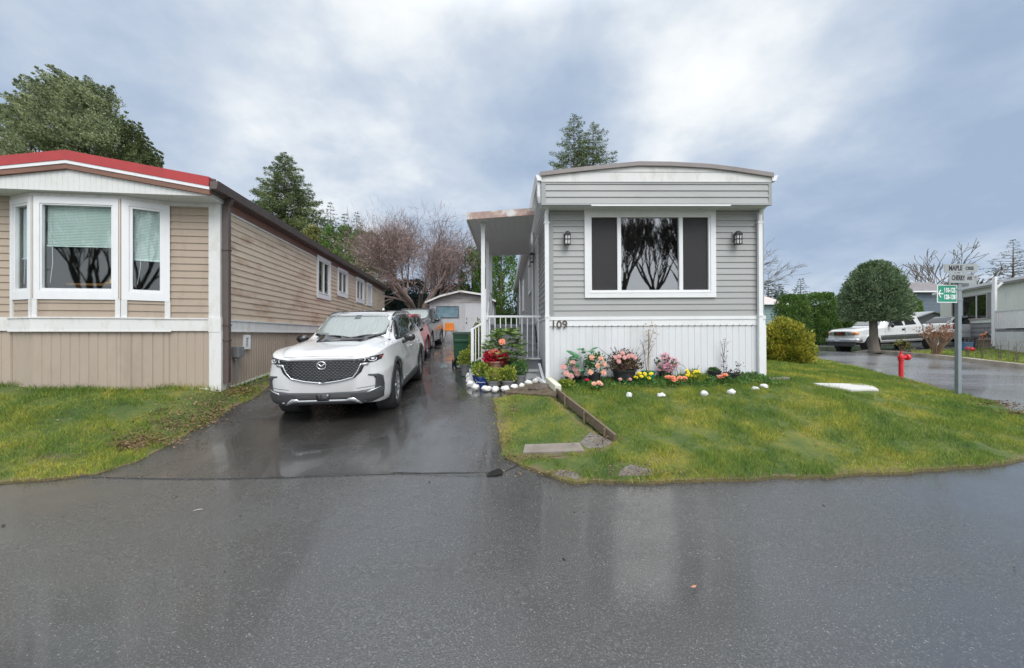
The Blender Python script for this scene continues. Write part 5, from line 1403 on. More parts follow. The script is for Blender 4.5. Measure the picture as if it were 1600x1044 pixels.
# emblem: ring with a winged sweep
b = MB(); ec = Vector((0, -.022, .745+.078))
ring_p = [ec+Vector((.066*math.cos(a), 0, .052*math.sin(a))) for a in np.linspace(0, 2*PI, 33)]
b.tube(ring_p, .0075, 8, cap=False)
b.tube([ec+Vector(p) for p in ((-.062, 0, .018), (-.040, -.002, .020), (-.018, -.003, .0), (0, -.004, -.014), (.018, -.003, .0), (.040, -.002, .020), (.062, 0, .018))], [.004, .008, .009, .009, .009, .008, .004], 8)
emb = b.build('emblem', m_chrome, grille, smooth=True)
# headlamps
lamp = [(.50, .775), (.66, .755), (.80, .775), (.865, .80), (.885, .865), (.80, .862), (.64, .838), (.50, .818)]
for s in (1, -1):
    b = MB(); D.add(b, lamp if s > 0 else mirror(lamp), 'front', .006, .04); hl = b.build('headlight', m_blackgloss, suv, smooth=True)
    for cx_, rx, rz in ((.765, .052, .026), (.645, .018, .018)):
        b = MB(); pts = []
        for a_ in np.linspace(rad(-175 if cx_ > .7 else -90), rad(35 if cx_ > .7 else 90), 14):
            h, n, i_, q_ = D.bvh.ray_cast(Vector((s*(cx_+rx*math.cos(a_))*.955, -5, D.fz(.812+rz*math.sin(a_)))), Vector((0, 1, 0))); pts.append(h+Vector((0, -.012, 0)))
        b.tube(pts, .006, 6); b.build('daytime_light', M('lamp_white', (.8, .82, .85), .25, .03), hl, smooth=True)
    b = MB(); q = [(.74, .80), (.79, .80), (.79, .832), (.74, .832)]; D.add(b, q if s > 0 else mirror(q), 'front', .010, .03); b.build('projector', m_silver, hl, smooth=True)
    b = MB(); q = [(.84, .815), (.87, .82), (.878, .85), (.85, .85)]; D.add(b, q if s > 0 else mirror(q), 'front', .010, .03); b.build('marker', m_redlens, hl, smooth=True)
# lower bumper
low = [(0, .23), (.45, .22), (.75, .24), (.885, .28), (.90, .40), (.80, .40), (.60, .385), (.52, .375), (0, .365)]
fadd('lower_bumper', m_clad, [low+[(-x, z) for x, z in low[-2:0:-1]]], .012, edge=.03)
fadd('lower_intake', m_dark, [[(-.42, .28), (.42, .28), (.46, .345), (-.46, .345)]], .016)
fadd('plate_mount', m_blackgloss, [[(-.09, .27), (.09, .27), (.11, .352), (-.11, .352)]], .026)
fadd('skid_plate', m_silver, [[(-.60, .235), (-.56, .235), (-.44, .268), (.44, .268), (.56, .235), (.60, .235), (.48, .30), (.40, .30), (.37, .282), (-.37, .282), (-.40, .30), (-.48, .30)]], .022)
fpair('side_vent', m_clad, [(.76, .34), (.865, .345), (.905, .42), (.895, .555), (.835, .595), (.70, .60), (.70, .582), (.775, .57), (.80, .53), (.79, .42)], .010)
fpair('vent_accent', m_silver, [(.66, .345), (.86, .405), (.86, .415), (.68, .370)], .020)
fadd('bumper_line', m_dark, [[(.52, .405), (.80, .428), (.80, .434), (.52, .411)], [(-.52, .405), (-.80, .428), (-.80, .434), (-.52, .411)]], .003, edge=0)
fadd('hood_gap', m_clad, [[(-.60, .862), (0, .872), (.60, .862), (.60, .866), (0, .876), (-.60, .866)]], .002, edge=0)
b = MB(); b.box(-.75, .75, 1.2, 1.42, 1.06, 1.10); b.build('cowl', m_blackgloss, suv)
for s in (0, 1):
    b = MB(); x0 = -.55+s*.62; 
    pts = [D.bvh.ray_cast(Vector((x0+.55*k/8, -5, 1.135+.03*math.sin(k/8*PI))), Vector((0, 1, 0)))[0]+Vector((0, -.015, .005)) for k in range(9)]
    b.tube(pts, .007, 6); b.build('wiper', m_blackmetal, suv)
fcen = Vector((-2.90, 6.88, 0)); dirv = Vector((-.085, 1, 0)).normalized()
rcen = fcen+dirv*2.81
fcen.z = (hz(fcen.x-.8, fcen.y)+hz(fcen.x+.8, fcen.y))/2+.012; rcen.z = (hz(rcen.x-.8, rcen.y)+hz(rcen.x+.8, rcen.y))/2+.012
D.kx = 1.0; suv.scale = (.985, 1, 1.05)
place_car(suv, fcen, rcen, .89, roll=-math.atan2(hz(fcen.x+.8, fcen.y)-hz(fcen.x-.8, fcen.y), 1.6)*.8)
print('SUV', fcen, rcen)

# red hatchback and dark wagon behind
RED = paint('red_car_paint', (.42, .045, .05), .25, da=.1)
DARKP = paint('dark_grey_paint', (.05, .052, .06), .25, da=.2)
redc, _ = make_suv(SUV, 'parked_hatchback', 'small red car parked behind the white crossover', 'car', RED, detail=False, sc_=(.93, .88, .94))
def drop(root, x, y, fy, wb, dx=-.1):
    f = Vector((x, y, 0)); r = f+Vector((dx, 1, 0)).normalized()*wb; f.z = hz(f.x, f.y)+.012; r.z = hz(r.x, r.y)+.012; place_car(root, f, r, fy)
drop(redc, -3.78, 11.6, .89*.88, 2.47, -.03)
darkc, _ = make_suv(SUV, 'parked_wagon', 'dark grey high car parked nose out before the white shed', 'car', DARKP, detail=False, sc_=(1.0, .92, 1.09), glass=m_wscreen)
drop(darkc, -4.35, 17.0, .89*.92, 2.58, -.02)

# ---------------------------------------------------------------- silver-white pickup across the street
SILV = paint('silver_white_paint', (.66, .67, .68), .28, dirt=(.35, .33, .3), da=.35)
m_ltrim = M('grey_green_lower', (.055, .06, .055), .45, .1, 4, dirt=(.2, .18, .15), dirt_amt=.4)
TR = [(0.0, .70, .55, .78, .98, .66, 1.04, .60), (.06, .84, .50, .80, 1.00, .80, 1.08, .70), (.25, .93, .46, .82, 1.04, .88, 1.13, .78), (.7, .965, .44, .84, 1.09, .92, 1.17, .80), (1.35, .97, .42, .86, 1.12, .92, 1.20, .80),
      (1.50, .97, .42, .86, 1.13, .92, 1.24, .80), (1.75, .97, .42, .86, 1.14, .915, 1.48, .75), (2.10, .97, .42, .86, 1.15, .91, 1.76, .69), (2.30, .97, .42, .86, 1.15, .91, 1.82, .68), (2.9, .97, .42, .86, 1.16, .91, 1.85, .68), (3.55, .97, .42, .86, 1.16, .91, 1.83, .68), (3.78, .97, .42, .86, 1.16, .91, 1.79, .69), (3.90, .97, .42, .86, 1.16, .91, 1.20, .90)]
tr = empty('pickup_truck', (0, 0, 0), 0, 'silver white extended cab pickup truck parked across the side street', 'pickup truck')
mb = loft(TR, .07); cab = mb.build('cab', SILV, tr, smooth=True); Dt = Decal(mb)
BED = [(3.96, .97, .50, .86, 1.16, .955, 1.24, .93), (4.9, .97, .50, .86, 1.16, .955, 1.24, .93), (5.82, .97, .50, .86, 1.16, .955, 1.24, .93), (5.86, .95, .54, .86, 1.14, .93, 1.22, .90)]
mb2 = loft(BED, .1); bed = mb2.build('bed', SILV, tr, smooth=True); Db = Decal(mb2)
wcs = [(.95, .38), (4.62, .38)]
cut_wheels(cab, [wcs[0]], .46, .97); cut_wheels(bed, [wcs[1]], .46, .97); wells(tr, wcs, .46, .97)
b = MB(); b.box(-.80, .80, 4.02, 5.76, 1.236, 1.244); b.build('bed_liner', m_dark, bed)
for s in (1, -1):
    for y, z in wcs: wheel(tr, s*.84, y, z, s, .25, 'steel', 6)
def tadd(name, mat, Dk, poly, mode, off=.004, parent=None, step=.08, edge=.01):
    b = MB(); Dk.add(b, poly, mode, off, step, edge); return b.build(name, mat, parent or tr, smooth=True)
tadd('windscreen', m_wscreen, Dt, [(-.74, 1.26), (.74, 1.26), (.62, 1.73), (-.62, 1.73)], 'front', .005)
for sd_, s in (('right', 1), ('left', -1)):
    bd = tadd('front_door_window', m_darkglass, Dt, [(1.92, 1.20), (2.10, 1.50), (2.28, 1.70), (2.78, 1.72), (2.84, 1.21)], sd_, .006)
    tadd('rear_door_window', m_darkglass, Dt, [(2.96, 1.22), (2.93, 1.72), (3.42, 1.71), (3.62, 1.24)], sd_, .006)
    for yy in (1.72, 2.88, 3.74): tadd('door_gap', m_dark, Dt, [(yy-.006, .5), (yy+.006, .5), (yy+.006, 1.14), (yy-.006, 1.14)], sd_, .002, edge=0)
    tadd('lower_trim', m_ltrim, Dt, [(1.42, .43), (3.88, .43), (3.88, .77), (1.42, .77)], sd_, .004, step=.1, edge=.004)
    tadd('trim_line', m_silver, Dt, [(1.42, .77), (3.88, .77), (3.88, .79), (1.42, .79)], sd_, .012, step=.1)
    b = MB(); b.blob((s*1.08, 1.98, 1.23), (.10, .07, .10), 12, 8, 2, .03); b.build('mirror', m_blackgloss, tr, smooth=True)
    b = MB(); b.tube([(s*.90, 1.98, 1.2), (s*1.02, 1.98, 1.22)], .03, 6); b.build('mirror_arm', m_blackgloss, tr)
    b = MB(); b.box(s*.965-.02, s*.965+.02, 2.70, 2.86, 1.0, 1.06); b.build('door_handle', m_blackmetal, tr)
    q = [(s*.40, .83), (s*.80, .83), (s*.86, .90), (s*.84, 1.0), (s*.40, 1.0)]; hl = tadd('headlight', m_lens, Dt, q if s > 0 else q, 'front', .012, step=.05); tadd('lamp_housing', m_silver, Dt, q, 'front', .006, hl, .05)
    q = [(s*.66, .90), (s*.84, .92), (s*.83, .99), (s*.66, .99)]; tadd('turn_signal', m_amber, Dt, q, 'front', .016, hl, .05)
    q = [(.0+.06, .86), (.22, .84), (.22, .99), (.07, .99)]; tadd('side_marker', m_amber, Dt, q, sd_, .010, hl, .05)
    for q in ([(3.98, .52), (4.08, .52), (4.10, .77), (3.98, .77)], [(5.18, .55), (5.84, .58), (5.84, .77), (5.16, .77)]): tadd('bed_trim', m_ltrim, Db, q, sd_, .005, bed, .1, .004)
    q = [(5.70, .92), (5.80, .92), (5.80, 1.18), (5.70, 1.18)]; tadd('tail_lamp', m_redlens, Db, q, sd_, .008)
    for y, z in wcs: b = MB(); Dk = Dt if y < 2 else Db; Dk.add(b, arcp(y, z, .52, 0, 180, 20)+arcp(y, z, .462, 180, 0, 20), sd_, .012, .08, .03); b.build('arch_flare', SILV, tr, smooth=True)
tadd('grille', m_blackgloss, Dt, [(-.36, .82), (.36, .82), (.36, 1.0), (-.36, 1.0)], 'front', .01); b = MB(); 
frame(b, (0, -.02, 0), X_, FN, -.39, .39, .79, 1.03, .03, -.04, .015); b.build('grille_surround', m_chrome, tr)
text_obj('GMC', .16, m_redlens, 'lettering', tr, (0, -.035, .91), depth=.02, bold=.006, sx=1.1)
b = MB(); b.tube([(-.95, .30, .60), (-.90, .02, .60), (-.6, -.10, .60), (.6, -.10, .60), (.90, .02, .60), (.95, .30, .60)], .095, 10); b.build('front_bumper', m_silver, tr, smooth=True)
b = MB(); b.box(-.82, .82, -.02, .12, .30, .50); b.build('air_dam', m_clad, tr)
b = MB(); b.box(-.16, .16, -.215, -.205, .56, .70); b.build('number_plate', M('pale_plate', (.6, .65, .68), .4, .1, 30), tr)
b = MB(); b.box(-.9, .9, 5.86, 5.98, .50, .66); b.build('rear_bumper', m_silver, tr, bevel=.02)
b = MB(); b.box(-.5, .5, .6, 5.6, .34, .55); b.build('chassis', m_dark, tr)
for s in (1, -1): text_obj('4X4', .17, M('red_decal', (.4, .03, .03), .4), 'bed_decal', tr, (s*.975, 5.38, 1.04), (PI/2, 0, s*PI/2), depth=.004, bold=.004)
# the visible flank is the one that faces the camera
pf = at(1347, 549); yaw = rad(0)
fw = Vector((19.35, 22.35, 0)); rw = fw+Vector((1, .08, 0))
dxy = (rw-fw).normalized(); rw = fw+dxy*3.67
fw.z = hz(fw.x, fw.y)+.02; rw.z = hz(rw.x, rw.y)+.02
tr.scale = (1, 1, 1.12); place_car(tr, fw, rw, .95)
# ================================================================ trees and hedges
m_bark = M('bark_brown', (.10, .075, .055), .9, .35, 5, bump=.8, bscale=20, stretch=(1, 1, .25))
m_barkgrey = M('bark_grey', (.14, .12, .10), .9, .3, 5, bump=.7, bscale=20, stretch=(1, 1, .3))
m_twigdark = M('dark_twig', (.10, .085, .075), .85, .3, 4)
m_plumtwig = M('mauve_twig', (.20, .145, .13), .85, .25, 3, island=.35)
m_plumbud = leafmat('plum_bud', [(.20, .12, .115), (.30, .19, .18), (.38, .26, .24), (.20, .14, .10)], 1.0, .7, .15)
m_fir = leafmat('fir_needles', [(0.05, 0.075, 0.033), (0.09, 0.13, 0.055), (0.15, 0.19, 0.07), (0.21, 0.24, 0.09)], .5, .6, .1)
m_firblue = leafmat('blue_fir_needles', [(0.029, 0.049, 0.038), (0.051, 0.08, 0.061), (0.08, 0.116, 0.09)], .6, .6, .1)
m_cyp = leafmat('cypress_spray', [(.045, .062, .03), (.10, .13, .055), (.19, .225, .10), (.30, .325, .165)], 1.1, .6, .15)
m_cedar = leafmat('cedar_green', [(0.032, 0.072, 0.017), (0.065, 0.145, 0.029), (0.123, 0.225, 0.043), (0.174, 0.261, 0.058)], .8, .55, .15)
m_cedargold = leafmat('golden_cedar', [(0.077, 0.088, 0.022), (0.176, 0.187, 0.055), (0.297, 0.286, 0.099)], .9, .6, .15)
m_hedge = leafmat('hedge_leaf', [(0.032, 0.072, 0.017), (0.065, 0.138, 0.029), (0.116, 0.203, 0.043), (0.174, 0.246, 0.058)], 1.2, .55, .15)
m_topiary = leafmat('topiary_needles', [(.05, .085, .045), (.10, .16, .08), (.18, .25, .13), (.30, .36, .22)], 2.5, .5, .12)
m_ybush = leafmat('yellow_green_leaf', [(0.087, 0.109, 0.017), (0.203, 0.232, 0.029), (0.377, 0.362, 0.051), (0.551, 0.45, 0.072)], 3.0, .55, .2)
BLACKGREEN = M('painted_inner_shade', (.02, .024, .014), .9, .3, 3)  # near-black colour standing in for the shade deep inside foliage

def tree_root(name, x, y, label, cat='tree', group=None, z=None):
    return empty(name, (x, y, hz(x, y)-.05 if z is None else z), 0, label, cat, group)
def conifer(x, y, ztop, rbase, seed, label, group=None, mat=None, zlow=2.0, n_wh=34, nb=9, leaf=.22, dens=30, droop=.25, rough_=.35, shape=.85, tops=1, lean=0, trunk_r=.22, name='conifer_tree'):
    rs = np.random.default_rng(seed); r = tree_root(name, x, y, label, 'tree', group); H = ztop-r.location.z
    tb = MB(); bb = MB(); parts = []
    offs = [(0, 0, 1.0)] if tops == 1 else [(-.9, 0, 1.0), (.9, .2, .97)]
    for ox, oy, hf in offs:
        Ht = H*hf
        tb.tube([(ox*.1, oy*.1, 0), (ox*.4, oy*.4, Ht*.3), (ox+lean*.6, oy, Ht*.7), (ox+lean, oy, Ht)], [trunk_r, trunk_r*.75, trunk_r*.35, .015], 8)
        z = zlow
        for i in range(n_wh):
            f = i/(n_wh-1); z = zlow+(Ht-zlow)*(f**.92); R = rbase*(1-f)**shape*(1 if tops == 1 else .75)+.12
            cxx = ox*(min(1, z/Ht*2.0) if tops > 1 else 0)+lean*z/Ht; k = max(3, int(nb*(1-.5*f)))
            for b in range(k):
                a = 2*PI*(b/k)+rs.uniform(-.5, .5)+i*1.3; L = R*rs.uniform(1-rough_, 1+rough_*.75); dr = droop*rs.uniform(.5, 1.3)
                p0 = np.array([cxx, oy, z]); d = np.array([math.cos(a), math.sin(a), 0.0]); pts = []
                for s in (0, .35, .7, 1): pts.append(p0+d*L*s+np.array([0, 0, L*(.25*s-dr*s*s*1.3+.12*s**3)]))
                bb.tube(pts, [.05*(1-f)+.012, .035*(1-f)+.01, .02*(1-f)+.006, .004], 4, cap=False)
                m = max(6, int(dens*L)); t = rs.uniform(.18, 1.03, m)**.8; P = p0+d*L*t[:, None]; P[:, 2] += L*(.25*t-dr*t*t*1.3+.12*t**3)
                sp = .20*L*(1.05-t)+.06; side = np.array([-d[1], d[0], 0]); P += side*rs.normal(size=m)[:, None]*sp[:, None]; P[:, 2] += rs.normal(size=m)*.06*L**.5-.03
                dirs = d*.8+side*rs.normal(size=m)[:, None]*.7+np.array([0, 0, -.15])
                parts.append(leaves(P, leaf*(1-.35*f), rs, 0, 3.8, dirs, .30))
    tb.build('trunk', m_bark, r, smooth=True); bb.build('branches', m_bark, r)
    V, Fc = join(parts); fast_mesh('crown', V, Fc, mat or m_fir, r); return r
def spray_crown(centers, axes, L, Wd, n, rs, leaf, aspect=2.4):
    parts = []
    for c, a in zip(centers, axes):
        a = a/np.linalg.norm(a); m = n
        q = rs.normal(size=(m, 3)); q /= np.linalg.norm(q, axis=1)[:, None]; q *= rs.uniform(.35, 1, m)[:, None]**.5
        along = (q@a); P = c+q*Wd+a*(along*(L-Wd))[:, None]
        parts.append(leaves(P, leaf, rs, 0, aspect, a[None]*1.0+q*.55, .35))
    return join(parts)
# great windblown cypress behind the beige home
def cypress():
    rs = np.random.default_rng(3); x, y = -27.2, 24.5; r = tree_root('cypress_tree', x, y, 'huge dense windblown cypress tree behind the red edged roof'); z0 = r.location.z
    mb = MB(); mb.tube([(0, 0, 0), (.2, 0, 4), (.0, 0, 9), (.8, 0, 15)], [.6, .5, .35, .1], 10)
    sky_y = 24.5
    outline = [(0, 190), (18, 150), (40, 128), (62, 118), (85, 104), (112, 107), (125, 100), (138, 112), (152, 122), (168, 140), (180, 165), (192, 185), (210, 200), (222, 215), (234, 232), (250, 252)]
    def top(px):
        if px < 0: return 190+(-px)*.55
        for (a, ya), (b, yb) in zip(outline, outline[1:]):
            if a <= px <= b: return ya+(yb-ya)*(px-a)/(b-a)
        return 400
    cxp = 108; parts = []; n_pl = 0; core = []
    while n_pl < 600:
        px = rs.uniform(-95, 244); t = top(px)+13; py = t+rs.random()**1.15*(305-t)
        if noise.noise(Vector((px*.03, py*.035, 2))) > .33 and py > 175: continue
        wd = max(0.0, 1-((px-cxp)/150)**2); dz = -(rs.random()**.6)*wd**.5*4.4*min(1, (py-t+18)/70)
        if rs.random() < .22: dz = -dz
        p = pd(px, py, sky_y+dz); q = np.array([p.x-x, p.y-y, p.z-z0]); n_pl += 1
        right = px > 165
        d = np.array([(.75 if right else -.80)+rs.normal()*.22, rs.normal()*.22-.25, .42+rs.normal()*.16]); d /= np.linalg.norm(d)
        Lp = rs.uniform(1.0, 1.9); k = 7; base = q-d*Lp*.55
        for s in range(k):
            f = s/(k-1); c = base+d*Lp*f+np.array([0, 0, .16*f*f]); Rr = (.36*(1-f)**.6+.07)*rs.uniform(.85, 1.15); m = int(78*(1-.5*f))
            o = rs.normal(size=(m, 3)); o /= np.linalg.norm(o, axis=1)[:, None]; o[:, 2] = o[:, 2]*.62
            P = c+o*Rr*rs.uniform(.5, 1, m)[:, None]
            parts.append(leaves(P, .115, rs, 0, 2.2, d[None]*.9+o*.55+np.array([0, 0, .25]), .28))
        if rs.random() < .25: mb.tube([tuple(q*.35+np.array([0, 0, 2.0])), tuple(base)], [.07, .03], 5, cap=False)
    mb.tube([(0, 0, 9), (-3.5, 0, 11), (-6, 0, 12.5)], [.3, .18, .06], 7); mb.tube([(0, 0, 8), (3.0, 0, 10), (4.6, 0, 11)], [.28, .16, .06], 7)
    mb.build('trunk', m_bark, r, smooth=True)
    V, Fc = join(parts); fast_mesh('crown', V, Fc, m_cyp, r)
cypress()
conifer((445-CX)/F*40, 40, 19.9, 5.6, 21, 'tall bushy olive green fir tree over the beige home roof', None, m_fir, zlow=4, n_wh=46, nb=13, leaf=.25, dens=115, droop=.22, rough_=.42, shape=.74)
for i, (px, py, rb) in enumerate(((516.4, 315, 3.2), (538.4, 333, 2.4), (557.5, 330.5, 2.9))):
    y = 58; conifer((px-CX)/F*y, y, 1.6+(HOR-py)/F*y, rb, 40+i, ['tallest of the three distant spires between the fir and the bare tree', 'smallest of the three distant spires behind the cedar row', 'rightmost of the three distant spires, above the cedar row'][i], 'distant spire shaped firs', m_firblue, zlow=8, n_wh=22, nb=8, leaf=.5, dens=12, droop=.35, rough_=.3, shape=.9)
def columnar(px, py, y, rad_, label, mat=None, seed=0, group=None, zb=None, n=26, leaf=.12, shape=.55, name='cedar_tree', x=None):
    rs = np.random.default_rng(100+seed); x = (px-CX)/F*y if x is None else x; r = tree_root(name, x, y, label, 'tree', group); H = 1.6+(HOR-py)/F*y-r.location.z
    mb = MB(); mb.tube([(0, 0, 0), (0, 0, H*.85)], [.14, .04], 7); mb.build('trunk', m_bark, r)
    C, A = [], []; N = int(H*rad_*34)
    for i in range(N):
        f = rs.random()**1.1; a = rs.uniform(0, 2*PI); R = rad_*(1-f**3.2)**shape*(.75+.25*min(1, f*6+.4))*rs.uniform(.72, 1.0)
        R *= 1+.16*noise.noise(Vector((math.cos(a)*1.5, math.sin(a)*1.5, f*6+seed)))
        C.append(np.array([R*math.cos(a), R*math.sin(a), .25+f*(H-.3)])); A.append(np.array([math.cos(a)*.35, math.sin(a)*.35, 1.0]))
    V, Fc = spray_crown(C, A, .34, .15, n, rs, leaf, 2.0); fast_mesh('crown', V, Fc, mat or m_cedar, r); return r
for i, (px, py, rd, mt, lb) in enumerate(((489, 353, 1.35, m_cedargold, 'golden tipped cedar tree over the beige roof'), (518, 354, 1.1, m_cedar, 'slim green cedar second from the left in the row over the roof'), (540, 354, 1.15, m_cedar, 'dense green cedar in the middle of the row over the roof'),
    (561, 361, 1.3, m_cedar, 'green cedar fourth in the row, left of the bare pink tree'), (583, 366, 1.3, m_cedar, 'last cedar of the row, half behind the bare pink tree'))):
    columnar(px, py, 31, rd, lb, mt, i, 'row of cedars behind the beige home', n=30, leaf=.17)
for i, (px, py, y, rd, lb) in enumerate(((738, 385, 27, 1.0, 'narrow cedar behind the left side of the porch awning'), (762, 378, 27, 1.1, 'cedar behind the porch posts'), (783, 366, 26, 1.25, 'broad cedar seen under the porch awning beside the grey home'))):
    columnar(px, py, y, rd, lb, m_cedar, 20+i, 'cedars behind the shed', n=34, leaf=.14)
# small distant trees beyond the grey home to fill the skyline
conifer((912-CX)/F*37, 37, 22.0, 4.3, 60, 'twin topped fir tree rising behind the grey home roof', None, m_fir, zlow=9, n_wh=40, nb=8, leaf=.24, dens=62, droop=.15, rough_=.4, shape=.62, tops=2)
conifer((1251-CX)/F*60, 60, 1.6+(HOR-434)/F*60, 2.0, 61, 'small dark spire beyond the clipped hedges', None, m_firblue, zlow=3, n_wh=18, nb=7, leaf=.45, dens=12)
conifer((1220-CX)/F*55, 55, 1.6+(HOR-448)/F*55, 1.6, 65, 'tiny distant spire beside the downspout', None, m_firblue, zlow=3, n_wh=14, nb=6, leaf=.45, dens=12)
conifer((1200-CX)/F*45, 45, 1.6+(HOR-437)/F*45, 2.4, 66, 'dark rounded fir just right of the grey home corner', None, m_firblue, zlow=2, n_wh=18, nb=8, leaf=.4, dens=14, shape=.5)
conifer((1583-CX)/F*46, 46, 1.6+(HOR-373)/F*46, 4.0, 62, 'thin sparse conifer behind the mint home roof', None, m_firblue, zlow=4, n_wh=24, nb=6, leaf=.34, dens=9, droop=.2, rough_=.45, shape=.8)

def bare(name, x, y, label, H, seed, limbs, depth=4, L=None, mat=None, spread=.55, up=.15, r0=.2, fork=.25, kids=(2, 4), z=None, tipn=0, group=None, rmin=.006, shrink=.72, lean=(0, 0)):
    rs = np.random.default_rng(seed); r = tree_root(name, x, y, label, 'tree', group, z); tb = MB(); bb = MB(); tips = []
    tb.tube([(0, 0, 0), (lean[0]*.5, lean[1]*.5, H*fork*.6), (lean[0], lean[1], H*fork)], [r0*1.25, r0, r0*.9], 10)
    for i in range(limbs):
        a = 2*PI*i/limbs+rs.uniform(-.3, .3); d = Vector((math.cos(a)*spread*1.4, math.sin(a)*spread*1.4, 1))
        grow(bb, (lean[0], lean[1], H*fork*rs.uniform(.8, 1)), d, (L or H*.32), r0*.55, depth, rs, spread, up, shrink, 6, tips, kids, .25, rmin)
    tb.build('trunk', mat or m_barkgrey, r, smooth=True); bb.build('branches', mat or m_barkgrey, r)
    return r, tips, rs
# pink-brown plum behind the shed
x, y = (652-CX)/F*25, 25.0
pr_, tips, rs = bare('plum_tree', x, y, 'wide leafless plum tree with a haze of pinkish twigs behind the shed', 8.0, 5, 8, 4, 1.9, m_plumtwig, .62, .10, .24, .17, (3, 4), shrink=.76, rmin=.010)
P = np.array([tuple(t_[0]) for t_ in tips]); Dd = np.array([tuple(t_[1]) for t_ in tips])
print('plum tips', len(P), P.min(0), P.max(0))
k = np.repeat(np.arange(len(P)), 14); Pt = P[k]+rs.normal(size=(len(k), 3))*.22
V, Fc = leaves(Pt, .55, rs, .5, 46, Dd[k]+rs.normal(size=(len(k), 3))*.6, .2); fast_mesh('twigs', V, Fc, m_plumtwig, pr_); pr_.scale = (1.3, 1.25, 1.22); pr_.rotation_euler = (0, 0, 2.2)
k = np.repeat(np.arange(len(P)), 8); Pt = P[k]+rs.normal(size=(len(k), 3))*.30; keep = Pt[:, 2] < 6.4+rs.normal(size=len(k))*.7
V, Fc = leaves(Pt[keep], .06, rs, 0, 1.6); fast_mesh('buds', V, Fc, m_plumbud, pr_)
x = (1156-CX)/F*22
x = (1150-CX)/F*22; bare('bare_tree', x, 22, 'bare leafless tree whose twigs reach out right of the grey home', 7.6, 9, 8, 5, 1.15, m_barkgrey, .6, .02, .12, .35, (2, 3), rmin=.007, shrink=.80)
bare('bare_tree', (1482-CX)/F*46, 46, 'bare crooked tree behind the street name blades', 11.0, 15, 5, 4, 3.2, m_barkgrey, .6, .1, .3, .3, (2, 3), rmin=.03)
bare('bare_tree', (1462-CX)/F*50, 50, 'thin bare tree left of the street sign, far off', 10.0, 17, 4, 3, 3.4, m_barkgrey, .7, .05, .2, .3, (2, 3), rmin=.03)
# trees across the road behind the viewer; seen only as reflections in the panes
for i, (x, y, H, lb) in enumerate(((8.6, -13, 13, 'bare maple across the road, mirrored left in the picture window'), (11.4, -14, 14, 'bare maple across the road, mirrored in the middle of the picture window'), (13.6, -12.5, 12.5, 'bare maple across the road, mirrored right in the picture window'),
    (-19, -13, 10, 'bare maple across the road, mirrored in the bay window'), (2.5, -16, 12, 'bare maple across the road opposite the driveway'))):
    bare('bare_tree', x, y, lb, H, 70+i, 6, 5, 2.5, m_twigdark, .40, .24, .20, .36, (2, 4), z=-.1, group='bare maples across the road', rmin=.014)
conifer(7.2, -16, 10, 3.0, 80, 'dark fir across the road behind the bare maples', None, m_fir, zlow=1, n_wh=20, nb=8, leaf=.5, dens=14)
conifer(-25, -15, 8, 3.0, 81, 'dark fir across the road opposite the beige home', None, m_fir, zlow=1, n_wh=22, nb=8, leaf=.5, dens=14)
conifer(-13.5, -15, 9, 3.4, 82, 'low dark fir across the road opposite the bay window', None, m_fir, zlow=1, n_wh=20, nb=8, leaf=.5, dens=14)

# clipped hedges at the end of the side street
def hedge(px, py, y, w_, d_, label, seed, group, mat=None, n=30, leaf=.11, x=None, rot=0):
    rs = np.random.default_rng(200+seed); x = (px-CX)/F*y if x is None else x; r = tree_root('clipped_hedge', x, y, label, 'hedge', group); H = 1.6+(HOR-py)/F*y-r.location.z
    mb = MB()
    for k in range(3): mb.tube([((k-1)*w_*.3, 0, 0), ((k-1)*w_*.3, 0, H*.8)], [.06, .03], 6)
    mb.build('trunk', m_bark, r)
    C, A = [], []; N = int((w_*H*2+d_*H*2+w_*d_)*15)
    for i in range(N):
        u, v, q = rs.uniform(-1, 1), rs.uniform(-1, 1), rs.random()
        zt = rs.random()
        if q < .45: X_1, Y_1, Z_1 = u, -1, zt
        elif q < .6: X_1, Y_1, Z_1 = u, 1, zt
        elif q < .9: X_1, Y_1, Z_1 = (1 if v > 0 else -1), u, zt
        else: X_1, Y_1, Z_1 = u, v, 1
        tp = 1-.42*Z_1**4; bulge = 1+.10*noise.noise(Vector((X_1*2+seed, Y_1*2, Z_1*5)))
        L_ = (abs(X_1)**5+abs(Y_1)**5)**.2; rr = 1/max(.8, L_)
        C.append(np.array([X_1*w_/2*tp*bulge*rr, Y_1*d_/2*tp*bulge*rr, .2+Z_1*(H-.35)*(1+.02*noise.noise(Vector((X_1*4, Y_1*4, seed)))) ])); A.append(np.array([X_1*.3, Y_1*.3, 1.0]))
    V, Fc = spray_crown(C, A, .26, .15, n, rs, leaf, 1.9)
    fast_mesh('foliage', V, Fc, mat or m_hedge, r)
    mb = MB(); mb.box(-w_*.30, w_*.30, -d_*.28, d_*.28, .1, H*.78); mb.build('inner_shade_core', BLACKGREEN, r); return r  # solid dark box, shade between the leaves put in as colour
for i, (px, py, y, w_, lb) in enumerate(((1237, 461, 27.2, 1.85, 'first clipped green hedge right of the golden bush'), (1281, 458, 28.0, 1.85, 'second clipped green hedge, left of the pickup nose'), (1325, 461, 28.6, 1.85, 'third clipped hedge, behind the pickup bonnet'), (1368, 463, 29.2, 1.9, 'fourth clipped hedge, behind the mushroom shaped tree'), (1410, 464, 29.8, 1.9, 'fifth clipped hedge, beside the slate blue house'))):
    hedge(px, py, y, w_, 1.6, lb, i, 'clipped hedges at the end of the side street')
